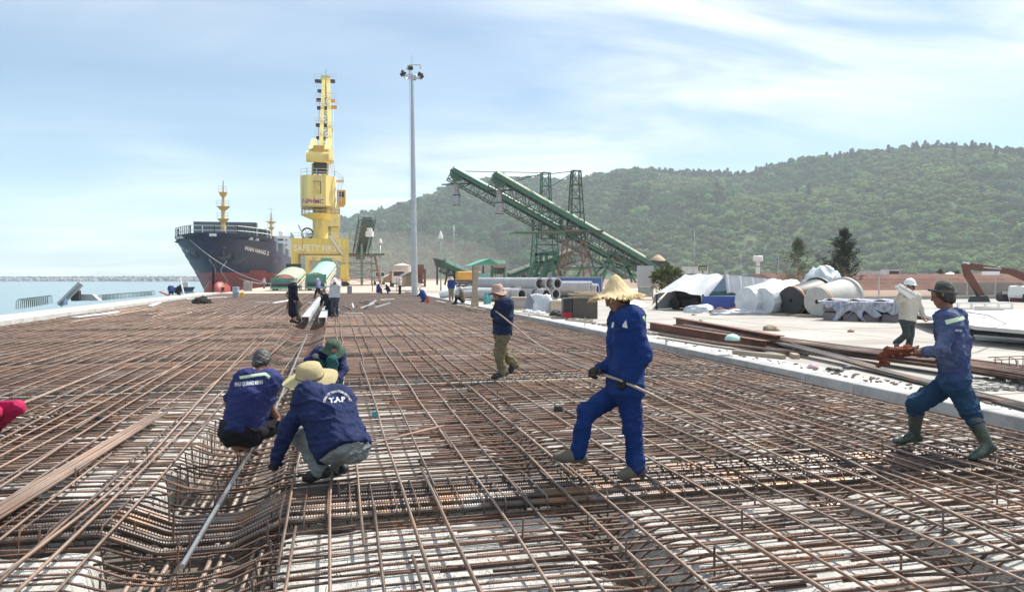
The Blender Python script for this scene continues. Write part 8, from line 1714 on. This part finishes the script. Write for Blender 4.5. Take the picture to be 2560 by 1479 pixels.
# --- standing woman in the dark coat, companion behind, white helmet man by the channels
dH = 27.6
def pose(px, py, d, kind, yaw=0.0, hgt=1.62, z=None):
    """template poses in the local frame, feet at the photo pixel"""
    o = JD(px, py, d); 
    if z is not None: o[2] = z
    s = hgt / 1.65
    T = dict(
        stand=dict(head=(0, .03, 1.54), neck=(0, 0, 1.38), chest=(0, 0, 1.2), pelvis=(0, 0, .90), sL=(-.18, 0, 1.34), sR=(.18, 0, 1.34), eL=(-.23, .0, 1.06), eR=(.23, .0, 1.06), wL=(-.2, .12, .86), wR=(.2, .12, .86), hL=(-.09, 0, .86), hR=(.09, 0, .86), kL=(-.1, .03, .46), kR=(.1, .03, .46), aL=(-.1, 0, .08), aR=(.1, 0, .08), tL=(-.11, .17, .04), tR=(.11, .17, .04)),
        walk=dict(head=(0, .06, 1.53), neck=(0, .02, 1.37), chest=(0, 0, 1.2), pelvis=(0, 0, .89), sL=(-.18, 0, 1.33), sR=(.18, 0, 1.33), eL=(-.22, -.12, 1.08), eR=(.22, .1, 1.06), wL=(-.2, -.1, .86), wR=(.18, .26, .92), hL=(-.09, 0, .86), hR=(.09, 0, .86), kL=(-.1, .2, .48), kR=(.1, -.05, .46), aL=(-.1, .28, .09), aR=(.1, -.32, .14), tL=(-.1, .45, .05), tR=(.1, -.2, .04)),
        bend=dict(head=(0, .42, 1.22), neck=(0, .32, 1.16), chest=(0, .2, 1.04), pelvis=(0, -.08, .84), sL=(-.18, .26, 1.12), sR=(.18, .26, 1.12), eL=(-.2, .36, .84), eR=(.2, .36, .84), wL=(-.14, .46, .62), wR=(.14, .46, .62), hL=(-.09, -.06, .82), hR=(.09, -.06, .82), kL=(-.1, .06, .44), kR=(.1, .06, .44), aL=(-.1, -.05, .08), aR=(.1, -.05, .08), tL=(-.11, .13, .04), tR=(.11, .13, .04)),
        squat=dict(head=(0, .24, .86), neck=(0, .16, .74), chest=(0, .06, .60), pelvis=(0, -.14, .30), sL=(-.18, .12, .72), sR=(.18, .12, .72), eL=(-.24, .28, .52), eR=(.24, .28, .52), wL=(-.1, .46, .42), wR=(.1, .46, .42), hL=(-.09, -.12, .28), hR=(.09, -.12, .28), kL=(-.16, .24, .50), kR=(.16, .24, .50), aL=(-.12, .04, .08), aR=(.12, .04, .08), tL=(-.14, .22, .04), tR=(.14, .22, .04)),
        sit=dict(head=(0, .10, .90), neck=(0, .05, .76), chest=(0, .0, .58), pelvis=(0, -.05, .22), sL=(-.18, .05, .72), sR=(.18, .05, .72), eL=(-.24, .2, .48), eR=(.24, .2, .48), wL=(-.08, .42, .44), wR=(.08, .42, .44), hL=(-.09, -.02, .2), hR=(.09, -.02, .2), kL=(-.12, .36, .46), kR=(.12, .36, .46), aL=(-.12, .42, .08), aR=(.12, .42, .08), tL=(-.13, .6, .04), tR=(.13, .6, .04)))[kind]
    c, q = math.cos(yaw), math.sin(yaw); f = lambda v: o + s * np.array((v[0] * c - v[1] * q, v[0] * q + v[1] * c, v[2])); j = {k: f(v) for k, v in T.items()}; return j, np.array((-q, c, -.15))
def far(label, px, py, d, kind, yaw, sh, tr, hatm=None, hk='brim', h=.03, z=None, hgt=1.62, group='workers further along the quay', fine=False, coat=None):
    j, hd = pose(px, py, d, kind, yaw, hgt, z); p = person(label, j, h, sh, tr, M_SHOEB, hair=None if hatm else M_HAIR, shirt_r=.035, leg_r=.024, fine=fine, head_dir=hd, group=group, disp=.008, seed=int(px), coat=coat, floor=z)
    if hatm is not None: hat(p, j['head'] + np.array((0, 0, .035)), (hd[0] * .1, hd[1] * .1, 1), BRIM(.11, .19, .12, .04) if hk == 'brim' else HELM, 'hat' if hk == 'brim' else 'helmet', hatm, n=24)
    return p
M_BLACKC = cloth('black_coat', (.007, .011, .022)); M_OLIVE = cloth('olive_drab', (.16, .13, .085)); M_LGREY = cloth('light_grey_shirt', (.46, .47, .49)); M_GREYHAT = cloth('grey_hat', (.22, .20, .18)); M_VIOL = cloth('violet_white', (.22, .22, .42)); M_BLUEW = cloth('worker_blue', (.018, .040, .18)); M_KHAK = cloth('khaki_work', (.20, .17, .12))
coat_f = lambda j: [(j['pelvis'], j['chest'], .13, .12), (j['chest'], j['neck'] - [0, 0, .05], .13, .08), (j['pelvis'], j['pelvis'] - [0, 0, .52], .15, .18), (j['sL'], j['sR'], .07, .07)]
far('standing woman in long dark coat and grey brimmed hat by the channels', 733, 806, 27.6, 'stand', -1.1, M_BLACKC, None, M_GREYHAT, h=.02, group='workers near the channels', coat=(M_BLACKC, coat_f))
far('person in olive clothes crouched behind the woman in the dark coat', 745, 801, 29.0, 'bend', 1.9, M_OLIVE, M_OLIVE, M_OLIVE, h=.022, hgt=1.35, group='workers near the channels')
pJ = far('man in white helmet and light grey shirt bending over the channels', 838, 791, 32.4, 'stand', 2.6, M_LGREY, cloth('dark_slate', (.05, .06, .085)), M_HELM, 'helm', h=.02, group='workers near the channels')
far('dark clothed worker bent double just left of the white helmet man', 822, 790, 33.4, 'bend', 2.3, M_BLACKC, M_BLACKC, None, h=.024, hgt=1.3, group='workers near the channels')
far('man in violet shirt and pale hat walking before the mint hopper', 796, 745, 61, 'walk', 1.0, M_VIOL, M_BLACKC, M_OFFW)
far('man in grey standing on the quay under the red bow', 660, 721, 112, 'stand', -.6, M_LGREY, M_KHAK, M_GREYHAT, h=.04)
far('worker in an orange top on the quay between the two hoppers', 751, 724, 100, 'stand', 3.0, cloth('orange_top', (.45, .12, .05)), M_BLACKC, M_OFFW, h=.04)
far('man in blue work shirt and pale helmet standing beyond the kerb', 1128, 752, 52, 'stand', 3.1, M_BLUEW, M_KHAK, M_OFFW, z=.1)
far('man in dark clothes and pale cap sitting on the kerb by the timber post', 1156, 764, 44.5, 'sit', 1.3, M_OLIVE, M_BLACKC, M_LGREY, 'helm', z=.12, h=.024)
far('worker in blue squatting on the far mat beside a red can', 1060, 754, 52, 'squat', 1.2, M_BLUEW, M_BLUEW, M_OFFW)
far('worker sitting at the far end of the rebar, left of the pair', 945, 733, 78, 'sit', -.9, M_BLUEW, M_BLACKC, None)
far('worker sitting at the far end of the rebar, right of the pair', 971, 733, 78, 'squat', 1.5, M_BLACKC, M_BLUEW, None)
far('man in white shirt and pale hat standing at the far end of the mat', 1000, 735, 75, 'stand', .9, M_OFFW, M_BLACKC, M_OFFW)
far('dark blue worker squatting at the quay edge left of the ship', 428, 738, 68, 'squat', .3, M_BLUEW, M_BLACKC, M_OFFW, z=.1)
far('second dark worker bent over at the quay edge beside the leaning white post', 445, 739, 68, 'squat', -.8, M_BLACKC, M_BLACKC, None, z=.1)
p = on(1069, 757, 0); b = MB(); b.lathe([(.10, 0), (.12, .3), (.05, .42), (.04, .46)], 12); o = b.build('red_can', M_RED, None, smooth=40, loc=p); tag(o, 'red can beside the squatting worker on the far mat', 'can')
# ------------------------------------------------------------------ haze over the harbour
M_HZ = bpy.data.materials.new('haze_air'); M_HZ.use_nodes = True; _n = M_HZ.node_tree.nodes; _n.clear()
_o = _n.new('ShaderNodeOutputMaterial'); _v = _n.new('ShaderNodeVolumePrincipled'); _v.inputs['Color'].default_value = (.80, .91, 1.0, 1); _v.inputs['Density'].default_value = 0.00025
_v.inputs['Anisotropy'].default_value = 0.0
M_HZ.node_tree.links.new(_v.outputs[0], _o.inputs['Volume'])
b = MB(); b.b2((-2700, -400, -4.8), (2600, 3100, 290)); tag(b.build('haze', M_HZ), kind='stuff')

# reddish dust hanging over the unloading area behind the stacker
M_DU = bpy.data.materials.new('dust_air'); M_DU.use_nodes = True; _n = M_DU.node_tree.nodes; _n.clear()
_o = _n.new('ShaderNodeOutputMaterial'); _v = _n.new('ShaderNodeVolumePrincipled'); _v.inputs['Color'].default_value = (.88, .76, .66, 1); _v.inputs['Density'].default_value = 0.0026
M_DU.node_tree.links.new(_v.outputs[0], _o.inputs['Volume'])
b = MB(); _c = at(965, 690, 200); _u = np.linspace(0.02, math.pi - .02, 15)
b.lathe([(math.sin(q), -math.cos(q)) for q in _u], 30); _d = b.build('dust_cloud', M_DU, None, smooth=True); _d.location = (_c.x, 200, 4.6); _d.scale = (34, 26, 9.5); tag(_d, 'brown dust hanging over the far unloading yard', 'dust', kind='stuff')
